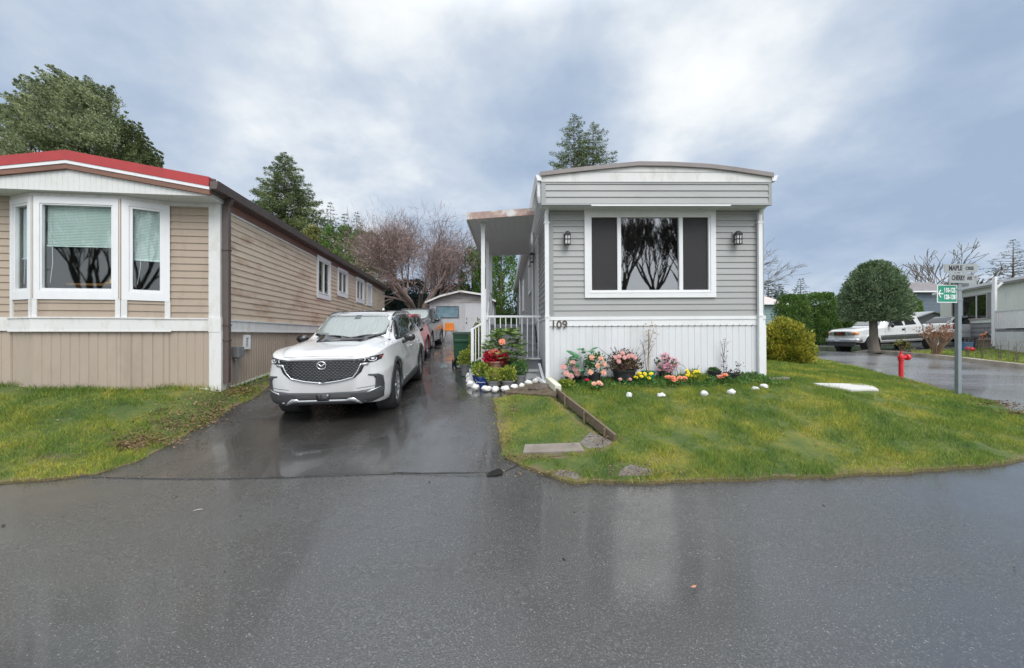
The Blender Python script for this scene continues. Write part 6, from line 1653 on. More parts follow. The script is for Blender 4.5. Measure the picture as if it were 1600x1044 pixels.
# dark planting between beige home and shed
hedge(0, 438, 27, 3.2, 1.5, 'dark hedge between the beige home and the shed', 9, None, leafmat('dark_hedge', [(0.012, 0.02, 0.023), (0.022, 0.038, 0.038), (0.036, 0.058, 0.051)], 1, .7, 0), x=-7.2)
hedge(0, 445, 28, 3.0, 1.5, 'dark hedge right behind the leafless plum', 10, None, leafmat('dark_hedge', []), x=-4.0)

def bush(name, x, y, rx, ry, H, label, mat, seed, n=900, leaf=.07, cat='bush', per=12, amp=.15, L=.12, Wd=.07, group=None, up=.8, z=None, stems=7):
    rs = np.random.default_rng(300+seed); r = empty(name, (x, y, (hz(x, y)+.02) if z is None else z), 0, label, cat, group)
    C, A = [], []
    for i in range(n):
        q = rs.normal(size=3); q /= np.linalg.norm(q); q[2] = abs(q[2])*1.0-.12*(rs.random() < .5); k = rs.uniform(.72, 1.0)*(1+amp*noise.noise(Vector((q[0]*2.2+seed, q[1]*2.2, q[2]*2.2))))
        C.append(np.array([q[0]*rx*k, q[1]*ry*k, max(.03, H*.12+q[2]*H*.88*k)])); A.append(np.array([q[0], q[1], q[2]+up]))
    V, Fc = spray_crown(C, A, L, Wd, per, rs, leaf, 1.9)
    mb = MB()
    for i in range(stems):
        a = 2*PI*i/stems; mb.tube([(0.03*math.cos(a), .03*math.sin(a), 0), (rx*.35*math.cos(a), ry*.35*math.sin(a), H*.4), (rx*.6*math.cos(a), ry*.6*math.sin(a), H*.7)], [.018*H+.004, .012*H+.003, .004], 5)
    mb.build('stems', m_bark, r); fast_mesh('foliage', V, Fc, mat, r); return r
bp_ = (1226-CX)/F*12.6
bush('golden_bush', bp_-.05, 12.6, .80, .7, 1.28, 'rounded yellow green shrub on the lawn right of the grey home', m_ybush, 1, 1500, .085, per=16, L=.15, Wd=.09)
bush('small_bush', bp_-.75, 13.2, .45, .45, 1.45, 'brownish shrub tucked behind the golden bush', leafmat('brown_green_leaf', [(0.087, 0.065, 0.029), (0.189, 0.131, 0.043), (0.29, 0.203, 0.072)], 3, .6, .1), 2, 500, .08, per=14)

# mushroom shaped topiary on the far lawn
ty = 18.75; tx = (1366-CX)/F*ty
T = tree_root('topiary_tree', tx, ty, 'mushroom shaped clipped evergreen on a stout trunk beside the pickup', z=hz(tx, ty)+.06); rs = np.random.default_rng(5); s_ = ty/F
zc0 = 1.6+(HOR-496)*s_-T.location.z; zc1 = 1.6+(HOR-410)*s_-T.location.z; rc = 40.5*s_
mb = MB(); mb.tube([(0, 0, 0), (.0, 0, .12), (-.02, 0, .6), (-.06, 0, zc0+.3)], [.30, .22, .17, .15], 12); mb.build('trunk', m_barkgrey, T, smooth=True)
C, A = [], []
for i in range(2300):
    a = rs.uniform(0, 2*PI); q = rs.random()
    if q < .8:
        f = rs.random()**.9; R = rc*(1-f**2.3)**.55*(.92+.08*min(1, f*8)); z = zc0+f*(zc1-zc0); R *= (1+.10*noise.noise(Vector((math.cos(a)*2, math.sin(a)*2, f*4))))*rs.uniform(.84, 1.05)*(1+.05*noise.noise(Vector((math.cos(a)*6, math.sin(a)*6, f*9))))
    else: R = rc*rs.random()**.5*.95; z = zc0+rs.uniform(-.05, .15)
    C.append(np.array([R*math.cos(a), R*math.sin(a), z])); A.append(np.array([math.cos(a)*.8, math.sin(a)*.8, .8 if q < .8 else -.1]))
V, Fc = spray_crown(C, A, .20, .07, 22, rs, .085, 2.4); fast_mesh('crown', V, Fc, m_topiary, T)
mb = MB(); mb.blob((0, 0, zc0+(zc1-zc0)*.42), (rc*.62, rc*.62, (zc1-zc0)*.33), 24, 12, 3, .1); mb.build('inner_shade_core', BLACKGREEN, T)  # solid dark blob added so gaps in the crown look shaded
mb = MB()
for i in range(14):
    a = 2*PI*i/14; mb.tube([(-.05, 0, zc0-.1), (rc*.4*math.cos(a), rc*.4*math.sin(a), zc0+.15), (rc*.8*math.cos(a), rc*.8*math.sin(a), zc0+.5)], [.06, .04, .015], 5)
mb.build('branches', m_barkgrey, T)
# ================================================================ pots, flowers and small things
m_potblack = M('black_plastic_pot', (.022, .023, .026), .5, .2, 8, dirt=(.12, .11, .1), dirt_amt=.4)
m_potgrey = M('grey_plastic_pot', (.16, .165, .17), .55, .12, 6, dirt=(.08, .08, .07), dirt_amt=.4)
m_potblue = M('blue_glazed_pot', (.015, .05, .22), .18, .25, 5, coat=.6)
m_potgreen = M('green_plastic_pot', (.02, .16, .08), .4, .1, 6)
m_terra = M('terracotta_pot', (.34, .16, .10), .7, .15, 6, dirt=(.5, .45, .4), dirt_amt=.4)
m_potsoil = M('potting_soil', (.03, .022, .015), .95, .4, 30, bump=.6)
m_leafgreen = leafmat('garden_leaf', [(.025, .065, .015), (.05, .13, .03), (.09, .19, .04), (.15, .26, .06)], 6, .45, .2)
m_leafbright = leafmat('lime_leaf', [(.07, .13, .02), (.17, .25, .03), (.30, .34, .05), (.42, .36, .06)], 6, .5, .2)
m_leafbrown = leafmat('russet_leaf', [(.04, .018, .015), (.09, .045, .03), (.15, .09, .045), (.10, .11, .03)], 8, .6, .15)
m_leafpale = leafmat('dry_leaf', [(.30, .22, .15), (.45, .35, .25), (.55, .45, .35)], 6, .7, .3)
m_bigleaf = leafmat('variegated_leaf', [(.02, .10, .045), (.04, .17, .07), (.07, .23, .10), (.30, .42, .26)], 8, .3, .15)
def petal(name, cols): return leafmat(name, cols, 25, .55, .25)
P_pink = petal('pink_petal', [(.62, .26, .26), (.72, .38, .36), (.80, .52, .48)])
P_peach = petal('peach_petal', [(.75, .30, .20), (.82, .42, .30), (.85, .58, .45)])
P_orange = petal('coral_petal', [(.75, .17, .09), (.85, .30, .18), (.88, .42, .28)])
P_red = petal('red_petal', [(.22, .005, .02), (.48, .01, .04), (.70, .03, .09)])
P_hyd = petal('hydrangea_petal', [(.55, .22, .34), (.74, .38, .48), (.84, .58, .64)])
P_yellow = petal('yellow_petal', [(.70, .50, .01), (.85, .70, .02), (.88, .78, .10)])
def bloom(parent, c, r, mat, rs, n=6, rings=4, name='bloom', face=(0, -1, .35)):
    """a rose-like rosette of cupped petals"""
    b = MB(); f = Vector(face).normalized(); u = f.cross(Vector((0, 0, 1))).normalized(); w_ = u.cross(f)
    for k in range(rings):
        rr = r*(1-.30*k); nn = n+1-k
        for i in range(nn):
            a = 2*PI*(i+.5*k)/nn+rs.uniform(-.2, .2); d = u*math.cos(a)+w_*math.sin(a); s = u*-math.sin(a)+w_*math.cos(a)
            base = Vector(c)+f*(r*.18*k); lift_ = f*rr*(.18+.32*k); wd = rr*.62
            b.add([base, base+d*rr*.55+s*wd*.8+lift_*.5, base+d*rr+s*wd*.35+lift_, base+d*rr-s*wd*.35+lift_, base+d*rr*.55-s*wd*.8+lift_*.5], [(0,1,2,3,4)])
    return b.build(name, mat, parent, smooth=False)
def pot(parent, r, h, mat, rim=True, c=(0, 0, 0), soil=True):
    b = MB(); rb = r*.74
    prof = [(0.0, 0), (rb, 0), (r*.96, h-.03), (r*1.05, h-.03), (r*1.07, h), (r*.95, h), (r*.92, h-.035), (0.0, h-.035)]
    b.lathe(prof, c, 24, cap=False); o = b.build('pot', mat, parent, autos=rad(35))
    if soil: b = MB(); b.lathe([(r*.93, h-.03), (r*.5, h-.015), (0.0, h-.012)], c, 16, cap=False); b.build('potting_soil', m_potsoil, parent)
    return o
def potplant(px, py, r, h, label, potmat, name='potted_plant', cat='potted plant', group=None, dy=0.0, dx=0.0, lift=.02):
    p = at(px, py); x, y = p.x+dx, p.y+dy
    e_ = empty(name, (x, y, hz(x, y)+lift), 0, label, cat, group)
    if potmat: pot(e_, r, h, potmat)
    return e_
def ball(parent, c, r3, n, leaf, mat, rs, per=1, name='foliage', up=.5, aspect=1.9, inner=.5, bias=None):
    q = rs.normal(size=(n, 3)); q /= np.linalg.norm(q, axis=1)[:, None]; k = rs.uniform(inner, 1, n)[:, None]
    P = np.array(c)+q*np.array(r3)*k; V, Fc = leaves(P, leaf, rs, up, aspect, q+np.array([0, 0, up]), .7)
    return fast_mesh(name, V, Fc, mat, parent)
def stems(parent, pts, r=.004, name='stems', mat=None):
    b = MB()
    for a, c in pts:
        m = (Vector(a)+Vector(c))/2+Vector((0, 0, .02)); b.tube([a, m, c], [r, r*.8, r*.6], 5)
    return b.build(name, mat or m_bark, parent)
rs = np.random.default_rng(77)
SP = 1/ (F/7.4)   # metres per photo pixel at the skirting
g1 = 'pots along the white skirting'
# 1 black pot with pink roses
e_ = potplant(892, 601, .12, .20, 'black pot of dusty pink roses, first from the corner downspout', m_potblack, group=g1)
ball(e_, (0, 0, .30), (.13, .10, .14), 60, .06, m_leafgreen, rs)
for c in ((-.10, -.12, .22), (-.02, -.14, .17), (.06, -.13, .30), (-.14, -.06, .33), (.02, -.12, .41), (.10, -.12, .22)): bloom(e_, c, .058, P_pink, rs)
stems(e_, [((0, 0, .17), (-.1, -.1, .25)), ((0, 0, .17), (.05, -.1, .30)), ((0, 0, .17), (0, -.1, .4))])
# 2 broad leaved
e_ = potplant(910, 600, .09, .15, 'broad leaved dark green plant in a small black pot', m_potblack, group=g1)
b = MB()
for i in range(64):
    a = rs.uniform(0, 2*PI); z = rs.uniform(.14, .66); rr = rs.uniform(.05, .30)*(1.15-z); c = Vector((rr*math.cos(a), rr*math.sin(a)-.05, z)); d = Vector((math.cos(a), math.sin(a)-.4, rs.uniform(-.3, .5))).normalized(); s = d.cross(Vector((rs.normal()*.3, -.6, 1))).normalized(); L_ = rs.uniform(.11, .19)
    b.add([c, c+d*L_*.3+s*L_*.28, c+d*L_*.65+s*L_*.22, c+d*L_, c+d*L_*.65-s*L_*.22, c+d*L_*.3-s*L_*.28], [(0,1,2,3,4,5)])
b.build('foliage', m_bigleaf, e_); stems(e_, [((0, 0, .1), (rs.normal()*.1, -.05, .5)) for _ in range(6)], .005, mat=m_leafgreen)
# 3 peach roses
e_ = potplant(929, 601, .115, .22, 'black pot of peach and cream roses left of the big shrub tub', m_potblack, group=g1)
ball(e_, (.02, 0, .40), (.20, .13, .20), 300, .05, m_leafgreen, rs)
for c in ((.03, -.15, .36), (-.10, -.13, .24), (.14, -.11, .23), (-.07, -.11, .50), (.09, -.10, .48), (.15, -.09, .38)): bloom(e_, c, .052, P_peach, rs)
# 4 large russet shrub
e_ = potplant(975, 600, .215, .27, 'large black tub with a russet leafless looking shrub and pink blooms', m_potblack, group=g1)
stems(e_, [((rs.normal()*.04, rs.normal()*.04, .2), (rs.normal()*.22, rs.normal()*.12, .2+rs.uniform(.25, .5))) for _ in range(60)], .004)
q = rs.normal(size=(1500, 3)); q /= np.linalg.norm(q, axis=1)[:, None]; q[:, 2] = np.abs(q[:, 2]); k = rs.uniform(.45, 1, 1500)[:, None]
V, Fc = leaves(np.array((.01, 0, .28))+q*np.array((.36, .22, .36))*k, .038, rs, .5, 1.5); fast_mesh('foliage', V, Fc, m_leafbrown, e_)
for c in ((-.14, -.20, .52), (-.08, -.20, .58), (-.15, -.20, .43), (.02, -.21, .52), (.08, -.21, .53), (.14, -.20, .50), (-.05, -.21, .50), (-.20, -.18, .50)): bloom(e_, c, .042, P_pink, rs)
# 5 green pot with stake
e_ = potplant(1013, 596, .125, .20, 'green plastic pot with a wooden stake and dry pale leaves', m_potgreen, group=g1)
b = MB(); b.tube([(.01, 0, .1), (.02, .05, .98)], .011, 6); b.build('stake', M('wooden_stake', (.36, .25, .15), .7), e_)
stems(e_, [((-.03, 0, .15), (-.10, .02, .75)), ((-.03, 0, .2), (.03, 0, .9)), ((-.05, .0, .5), (-.17, -.03, .8)), ((0, 0, .6), (.10, 0, 1.0)), ((0, 0, .5), (.12, 0, .72))], .005)
V, Fc = leaves(np.array([(rs.normal()*.10, rs.normal()*.05, rs.uniform(.5, 1.12)) for _ in range(70)]), .045, rs, 0, 1.7); fast_mesh('foliage', V, Fc, m_leafpale, e_)
# 6 hydrangea
e_ = potplant(1039, 594, .125, .19, 'black pot crowded with mauve pink hydrangea heads', m_potblack, group=g1)
for i, (c, r_) in enumerate((((-.11, -.12, .26), .075), ((.0, -.14, .24), .08), ((.10, -.12, .25), .075), ((-.05, -.10, .36), .08), ((.08, -.08, .37), .085), ((.17, -.05, .33), .07), ((.0, -.02, .45), .07))): ball(e_, c, (r_, r_, r_*.85), 60, .035, P_hyd, rs, name='bloom', up=.2, aspect=1.2, inner=.75)
ball(e_, (0, 0, .3), (.20, .12, .15), 70, .08, m_leafgreen, rs)
stems(e_, [((0, 0, .17), (rs.normal()*.1, -.05, .35)) for _ in range(8)])
# 7-10
e_ = potplant(1083, 593, .115, .17, 'black pot with one bent grass stalk', m_potblack, group=g1)
b = MB(); b.tube([(-.1, 0, .15), (-.18, 0, .27), (-.29, 0, .30)], .004, 5); b.tube([(.05, 0, .15), (.11, 0, .28)], .004, 5); b.build('stems', m_bark, e_); ball(e_, (0, 0, .165), (.09, .07, .02), 26, .05, m_leafgreen, rs)
e_ = potplant(1116, 592, .12, .16, 'black pot topped with mossy green weeds and a white tag', m_potblack, group=g1)
ball(e_, (0, 0, .16), (.10, .09, .035), 120, .05, m_leafgreen, rs, up=1); b = MB(); b.box(-.03, .03, -.118, -.114, .05, .085); b.build('plant_tag', m_white, e_)
e_ = potplant(1131, 592, .05, .05, 'tall dark twig with black berries between two pots', None, group=None, name='berry_twig', cat='plant')
stems(e_, [((0, 0, -.02), (.0, 0, .45)), ((.0, 0, .4), (.03, 0, .78)), ((0, 0, .3), (-.06, 0, .5)), ((0, 0, .3), (.07, 0, .45)), ((0, 0, .42), (-.06, 0, .72))], .006, mat=m_twigdark)
V, Fc = leaves(np.array([(rs.normal()*.04, rs.normal()*.02, rs.uniform(.1, .8)) for _ in range(60)]), .028, rs, 0, 1.2); fast_mesh('foliage', V, Fc, m_twigdark, e_)
e_ = potplant(1142, 594, .13, .14, 'low black pot with purplish sprigs, last along the skirting', m_potblack, group=g1)
e_.rotation_euler = (0, rad(6), 0); V, Fc = leaves(np.array([(.13+rs.normal()*.03, rs.normal()*.03, rs.uniform(.08, .34)) for _ in range(46)]+[(rs.normal()*.06, rs.normal()*.05, rs.uniform(.14, .2)) for _ in range(30)]), .045, rs, .6, 1.8); fast_mesh('foliage', V, Fc, leafmat('purple_leaf', [(.03, .02, .035), (.07, .04, .07), (.04, .07, .03)], 6, .6, .1), e_)
stems(e_, [((.05, 0, .1), (.16, 0, .32))], .004)
# flower clumps in the bed
def clump(px, py, r, mat, n, label, h=.10, leafn=120, bl=.045, lm=None, group='flower clumps in the bed'):
    p = at(px, py); e_ = empty('flower_clump', (p.x, p.y, hz(p.x, p.y)+.04), 0, label, 'flowers', group)
    ball(e_, (0, 0, h*.5), (r*1.15, r*.8, h*.7), leafn, .05, lm or m_leafgreen, rs, up=1)
    for i in range(n): a = rs.uniform(0, 2*PI); k = rs.random()**.5*r; bloom(e_, (k*math.cos(a), k*math.sin(a)*.6-.02, h+rs.uniform(-.2, .45)*h), bl, mat, rs, face=(0, -.6, .8))
    return e_
clump(931, 613, .09, P_peach, 3, 'low pale pink blossoms in the lawn edge under the peach roses'); clump(917, 608, .05, P_red, 2, 'tiny scarlet blossom in the grass', bl=.03, leafn=50)
clump(975, 603, .10, P_pink, 5, 'pink carnation clump below the large tub', bl=.035); clump(1004, 602, .16, P_yellow, 13, 'bright yellow pansies below the green pot', .14, 220, .034)
clump(1056, 603, .17, P_orange, 11, 'coral orange primroses below the hydrangea pot', .10, 160, .045); clump(1086, 600, .19, P_yellow, 9, 'yellow pansies and lime leaves below the grass stalk pot', .16, 320, .034, m_leafbright)
clump(1132, 600, .10, P_orange, 6, 'peach orange blossoms below the berry twig', .12, 110, .04)
# ground cover along the skirting
P_ = []
for _ in range(5200):
    u = rs.uniform(.2, 4.0); v = -rs.random()**1.4*.75; P_.append(gh(u, v))
P_ = np.array(P_); Z_g = hz_np(P_[:, 0], P_[:, 1])+.055
V, Fc = leaves(np.stack([P_[:, 0], P_[:, 1], Z_g+rs.uniform(0, .04, len(P_))], 1), .045, rs, 1.0, 2.2); tag(fast_mesh('ground_cover', V, Fc, m_leafgreen), 'low weeds and small leaves covering the bed at the white skirting', 'ground cover', kind='stuff')
bp = at(884, 606); bush('moss_cushion', bp.x, bp.y, .16, .14, .14, 'bright green cushion plant beside the white trough', m_leafbright, 7, 160, .035, 'plant', 8, L=.04, Wd=.03)
# iris leaves
ip = [tuple(at(px, 598)[:2]) for px in (1040, 1052, 1064, 1075, 1096)]
tag(tufts('iris_leaves', ip, 26, .26, .05, rs, m_leafgreen, .006), 'upright blade leaves among the flowers under the pots', 'plant', kind='stuff')
# white painted stones
m_stone = M('white_painted_stone', (.74, .74, .72), .6, .05, 6, dirt=(.35, .33, .28), dirt_amt=.5, bump=.4, bscale=12)
def stone(px, py, w_, h_, label, grp, seed, y_off=0, lift=.0):
    p = at(px, py); s = p.y/F*.9; e_ = MB(); e_.blob((0, 0, 0), (w_*s/2, w_*s/2*.72, h_*s/2), 18, 10, seed, .40)
    o = e_.build('white_stone', m_stone, smooth=True); o.location = (p.x, p.y+y_off, hz(p.x, p.y)+.03+h_*s*.30+lift); o.rotation_euler = (0, 0, seed*1.3); return tag(o, label, 'stone', grp)
for i, (px, py, w_, h_, lb) in enumerate(((983, 622, 14, 11, 'white stone in the lawn below the yellow pansies, first of six'), (1033, 621, 14, 8, 'flat white stone in the lawn, second of six'), (1100, 619, 16, 11, 'largest white stone in the lawn, third of six'), (1142, 617, 14, 11, 'speckled white stone in the lawn, fourth of six'), (1180, 610, 14, 7, 'small white stone in the lawn, fifth of six'), (1194, 607, 18, 8, 'long white stone nearest the right corner of the grey home'))):
    stone(px, py, w_, h_, lb, 'white stones set in the lawn', i+1)
bs = [(735, 592, 17, 12), (733, 598, 15, 11), (736, 604, 15, 11), (743, 609, 18, 11), (760, 611, 18, 10), (774, 612, 16, 10), (789, 611, 17, 10), (804, 608, 14, 9), (815, 606, 12, 9), (825, 602, 14, 10), (837, 599, 15, 9)]
bl_ = ['hindmost white border stone beside the stair foot', 'second white border stone from the back', 'third white border stone, at the turn of the border', 'big rounded white border stone at the outer corner', 'oval white border stone before the blue pot', 'white border stone before the left grey pot', 'white border stone before the middle grey pot', 'small white border stone, fourth from the downspout', 'smallest white border stone, third from the downspout', 'tilted white border stone, second from the downspout', 'white border stone nearest the corner downspout']
for i, ((px, py, w_, h_), lb) in enumerate(zip(bs, bl_)): stone(px, py, w_*1.04, h_*1.1, lb, 'white stones edging the pot garden', 20+i)
# pots inside the stone border
g2 = 'pots in the stone edged corner'
SPOT = F/8.2
e_ = potplant(752, 603, .135, .20, 'blue glazed pot of golden green foliage beside the stair foot', m_potblue, group=g2)
b = MB(); b.tube([(-.09, -.131, .09), (-.05, -.138, .105), (0, -.14, .085), (.05, -.138, .10), (.09, -.131, .085)], .005, 5); b.build('pot_pattern', m_white, e_)
ball(e_, (0, 0, .33), (.20, .17, .17), 420, .06, m_leafbright, rs)
e_ = potplant(744, 601, .10, .18, 'second blue pot half behind the first, with dark green foliage', m_potblue, group=g2, dy=.18); ball(e_, (0, 0, .32), (.15, .15, .17), 300, .06, m_leafgreen, rs)
e_ = potplant(772, 608, .125, .17, 'grey pot of lime green foliage in the middle of the stone border', m_potgrey, group=g2); ball(e_, (0, 0, .26), (.18, .16, .15), 420, .055, m_leafbright, rs)
e_ = potplant(794, 606, .125, .15, 'dark grey pot of yellow green foliage right of the middle', m_potgrey, group=g2); ball(e_, (0, 0, .27), (.17, .15, .15), 420, .055, m_leafbright, rs)
e_ = potplant(812, 601, .125, .20, 'tall grey pot of round green foliage nearest the step', m_potgrey, group=g2); ball(e_, (0, 0, .32), (.16, .15, .14), 420, .055, m_leafgreen, rs)
e_ = potplant(773, 604, .19, .12, 'wide terracotta bowl heaped with crimson and coral flowers', m_terra, group=g2, dy=.32, lift=.38)
b = MB(); b.lathe([(.10, -.38), (.12, -.1), (.15, 0)], (0, 0, 0), 18); b.build('pedestal', m_terra, e_)
ball(e_, (0, -.03, .18), (.27, .19, .16), 760, .05, P_red, rs, name='crimson_blossoms', up=.6, aspect=1.2, inner=.6)
ball(e_, (-.10, -.02, .20), (.10, .12, .08), 60, .05, leafmat('wine_leaf', [(.05, .01, .02), (.12, .02, .04)], 5), rs, name='wine_leaves')
for c in ((0, -.10, .32), (-.08, -.10, .30), (.05, -.12, .27)): bloom(e_, c, .065, P_orange, rs, 6, 4)
for c in ((.20, -.06, .30), (.16, -.10, .26)): bloom(e_, c, .06, P_red, rs, 6, 4)
rh = potplant(786, 603, .16, .25, 'rhododendron with long whorled leaves and one coral bloom before the railing', m_potblack, group=g2, dy=.45)
b = []; cs_ = []
m_rhod = leafmat('rhododendron_leaf', [(.05, .10, .03), (.11, .19, .05), (.20, .29, .09), (.30, .36, .15)], 6, .4, .15)
for i in range(120):
    a = rs.uniform(0, 2*PI); z = rs.uniform(.35, 1.14); R = .46*math.sqrt(max(.05, 1-((z-.68)/.50)**2))*rs.uniform(.4, 1); c = np.array([R*math.cos(a)+.05, R*math.sin(a)*.7, z]); cs_.append(c)
    k = 9; an = np.linspace(0, 2*PI, k, endpoint=False)+rs.random(); dd = np.stack([np.cos(an), np.sin(an), np.full(k, .12)+rs.normal(size=k)*.15], 1)
    b.append(leaves(np.repeat(c[None], k, 0), .13, rs, 0, 3.4, dd, .1))
V, Fc = join(b); fast_mesh('foliage', V, Fc, m_rhod, rh); stems(rh, [((0, 0, .2), tuple(c)) for c in cs_[:24]], .006)
bloom(rh, (-.02, -.30, .86), .07, P_orange, rs, 6, 4)
e_ = potplant(726, 589, .14, .28, 'grey pot with golden leaves beside the green bin', m_potgrey, group=g2, dy=.25); ball(e_, (.02, 0, .42), (.22, .2, .22), 520, .06, m_leafbright, rs)
q_ = at(745, 588); bush('golden_shrub', q_.x-.05, q_.y+1.1, .24, .3, 1.25, 'tall golden green shrub behind the stair rail', m_leafbright, 12, 420, .07, 'bush', 14, L=.1, Wd=.06)
# green wheelie bin and hose
gb = at(722, 572); Bn = empty('wheelie_bin', (gb.x+.0, gb.y, hz(gb.x, gb.y)+.01), rad(8), 'dark green wheelie bin left of the stair railing', 'bin')
m_bin = M('bin_green', (.02, .085, .045), .45, .08, 5, dirt=(.1, .1, .08), dirt_amt=.3)
b = MB(); vs = [(-.20, -.22, .05), (.20, -.22, .05), (.22, .24, .05), (-.22, .24, .05), (-.26, -.30, .95), (.26, -.30, .95), (.26, .32, .95), (-.26, .32, .95)]
b.add(vs, [(3,2,1,0),(4,5,6,7),(0,1,5,4),(1,2,6,5),(2,3,7,6),(3,0,4,7)]); b.box(-.24, .24, -.315, -.24, .72, .80); b.build('bin_body', m_bin, Bn, bevel=.015)
b = MB(); b.box(-.28, .28, -.34, .34, .955, .99); b.box(-.25, .25, -.28, .28, .99, 1.01); b.build('lid', m_bin, Bn, bevel=.012)
b = MB(); b.tube([(-.24, .38, .92), (.24, .38, .92)], .018, 8); b.build('handle', m_bin, Bn)
for s in (-1, 1): b = MB(); b.lathe([(.0, s*.24), (.09, s*.24), (.10, s*.25), (.10, s*.29), (.0, s*.29)], (0, .26, .10), 18, 'x', cap=False); b.f += [f[::-1] for f in b.f]; b.m = [0]*len(b.f); b.build('wheel', m_tyre, Bn)
hp_ = at(722, 580); b = MB(); 
for k in range(4): b.tube([(.21*math.cos(a)+k*.012, .04*math.sin(a*2)+k*.015, .22+.20*math.sin(a)) for a in np.linspace(0, 2*PI, 28)], .012, 6, cap=False)
o = b.build('hose_coil', m_blackmetal, smooth=True); o.location = (hp_.x-.02, hp_.y+.1, hz(hp_.x, hp_.y)); tag(o, 'coiled black garden hose leaning at the foot of the green bin', 'hose')
# orange chair and folding table by the shed
cp = at(703, 536); cy_ = SY-.75; cxx = (702-CX)/F*cy_; cz_ = hz(cxx, cy_)+.01
Tb = empty('folding_table', (cxx, cy_, cz_), 0, 'low folding table with thin metal legs before the shed', 'table')
b = MB(); b.box(-.42, .42, -.25, .25, .60, .63); b.build('table_top', M('grey_table_top', (.2, .2, .19), .5), Tb)
for s in (-1, 1):
    b = MB(); b.tube([(s*.36, -.2, 0), (s*.22, 0, .32), (s*.2, .1, .6)], .012, 6); b.build('leg', m_blackmetal, Tb); b = MB(); b.tube([(s*.36, .2, 0), (s*.24, .05, .32), (s*.12, -.1, .6)], .012, 6); b.build('leg', m_blackmetal, Tb)
m_orange = M('orange_vinyl', (.62, .20, .03), .45, .1, 6)
Ch = empty('chair_back', (cxx+.0, cy_+.05, cz_+.635), 0, 'orange vinyl chair seat standing on the folding table', 'chair')
b = MB(); b.prism([(-.26, 0), (.26, 0), (.23, .40), (-.23, .40)], (0, 0, .02), X_, Z_, (0, .05, 0)); b.build('backrest', m_orange, Ch, bevel=.02); b = MB(); b.box(-.24, .24, -.2, .0, .0, .06); b.build('seat', m_orange, Ch, bevel=.02)
for s in (-1, 1): b = MB(); b.box(s*.2-.02, s*.2+.02, -.16, -.1, -.005, .0); b.build('seat_frame', m_blackmetal, Ch)
# timber edging, slabs, trough, splash boards
m_timber = M('old_timber', (.15, .11, .075), .85, .25, 6, bump=.6, stretch=(4, 4, 4), dirt=(.06, .08, .03), dirt_amt=.5)
a_, b_ = at(868, 613), at(961, 691)
b = MB(); a3 = Vector((a_.x, a_.y, hz(a_.x, a_.y)+.04)); b3 = Vector((b_.x, b_.y, hz(b_.x, b_.y)+.05)); mid = (a3+b3)/2+Vector((0, 0, .0)); b.bar(a3, mid, .035, .13); b.bar(mid+Vector((.004, 0, .002)), b3, .035, .13)
for k in (.25, .6, .9): p = a3.lerp(b3, k); b.box(p.x-.05, p.x-.02, p.y-.02, p.y+.02, p.z-.15, p.z+.06)
tag(b.build('timber_edging', m_timber, bevel=.004), 'old timber board edging the raised lawn from the downspout to the road', 'edging')
m_slab = M('concrete_slab', (.19, .165, .14), .85, .2, 5, bump=.4, dirt=(.15, .13, .1), dirt_amt=.6)
def slab_o(pxs, th, mat, name, label, cat='paving slab', lift=.0):
    P = [at(px, py) for px, py in pxs]; z = [hz(p.x, p.y)+lift for p in P]
    b = MB(); vs = [(p.x, p.y, zz-.05) for p, zz in zip(P, z)]+[(p.x, p.y, zz+th) for p, zz in zip(P, z)]; n = len(P)
    fs = [tuple(range(n))[::-1], tuple(range(n, 2*n))]+[(i, (i+1) % n, n+(i+1) % n, n+i) for i in range(n)]
    if sum(P[i].x*P[(i+1) % n].y-P[(i+1) % n].x*P[i].y for i in range(n)) < 0: fs = [f[::-1] for f in fs]
    b.add(vs, fs); return tag(b.build(name, mat, bevel=.006), label, cat)
slab_o([(817, 711), (914, 708), (905, 695), (820, 698)], .035, m_slab, 'paving_slab', 'weathered flat concrete slab set in the verge beside the road', lift=.012)
m_gravel = M('wet_gravel', (.13, .115, .10), .8, .45, 25, bump=1.0, bscale=45, dirt=(.3, .28, .25), dirt_amt=.5, dirt_scale=30)
slab_o([(918, 702), (950, 700), (962, 694), (935, 680), (922, 676), (905, 693)], .012, m_gravel, 'stone_patch', 'broken patch of gravelly stone at the end of the timber edging', 'stone', lift=.015)
slab_o([(965, 746), (1020, 746), (1022, 738), (985, 728), (972, 735)], .008, m_gravel, 'stone_patch', 'bare gravelly patch in the lawn edge by the road', 'stone', lift=.027)
slab_o([(866, 744), (905, 752), (903, 742), (875, 736)], .012, m_gravel, 'stone_patch', 'small bare stone patch where verge and road curve', 'stone', lift=.022)
slab_o([(1271, 602), (1290, 607), (1330, 612.5), (1373, 612), (1365, 607), (1345, 602.5)], .035, M('pale_slab', (.50, .49, .46), .7, .06, 4, dirt=(.3, .29, .26), dirt_amt=.4), 'utility_slab', 'pale flat concrete cover lying in the corner lawn', 'concrete cover', lift=.03)
slab_o([(1200, 594), (1225, 592), (1235, 594), (1206, 598)], .02, m_slab, 'paving_slab', 'small path slab at the right corner of the grey home', lift=.05)
b = MB(); a_ = at(859, 607); a3 = Vector((a_.x+.02, a_.y, hz(a_.x, a_.y)+.10)); 
b.bar(a3+Vector((.08, -.45, -.02)), a3+Vector((-.02, .25, .04)), .11, .12); tag(b.build('splash_block', M('cream_block', (.62, .61, .50), .6, .08, 5, dirt=(.3, .32, .2), dirt_amt=.5), bevel=.012), 'cream white trough block under the corner downspout', 'splash block')
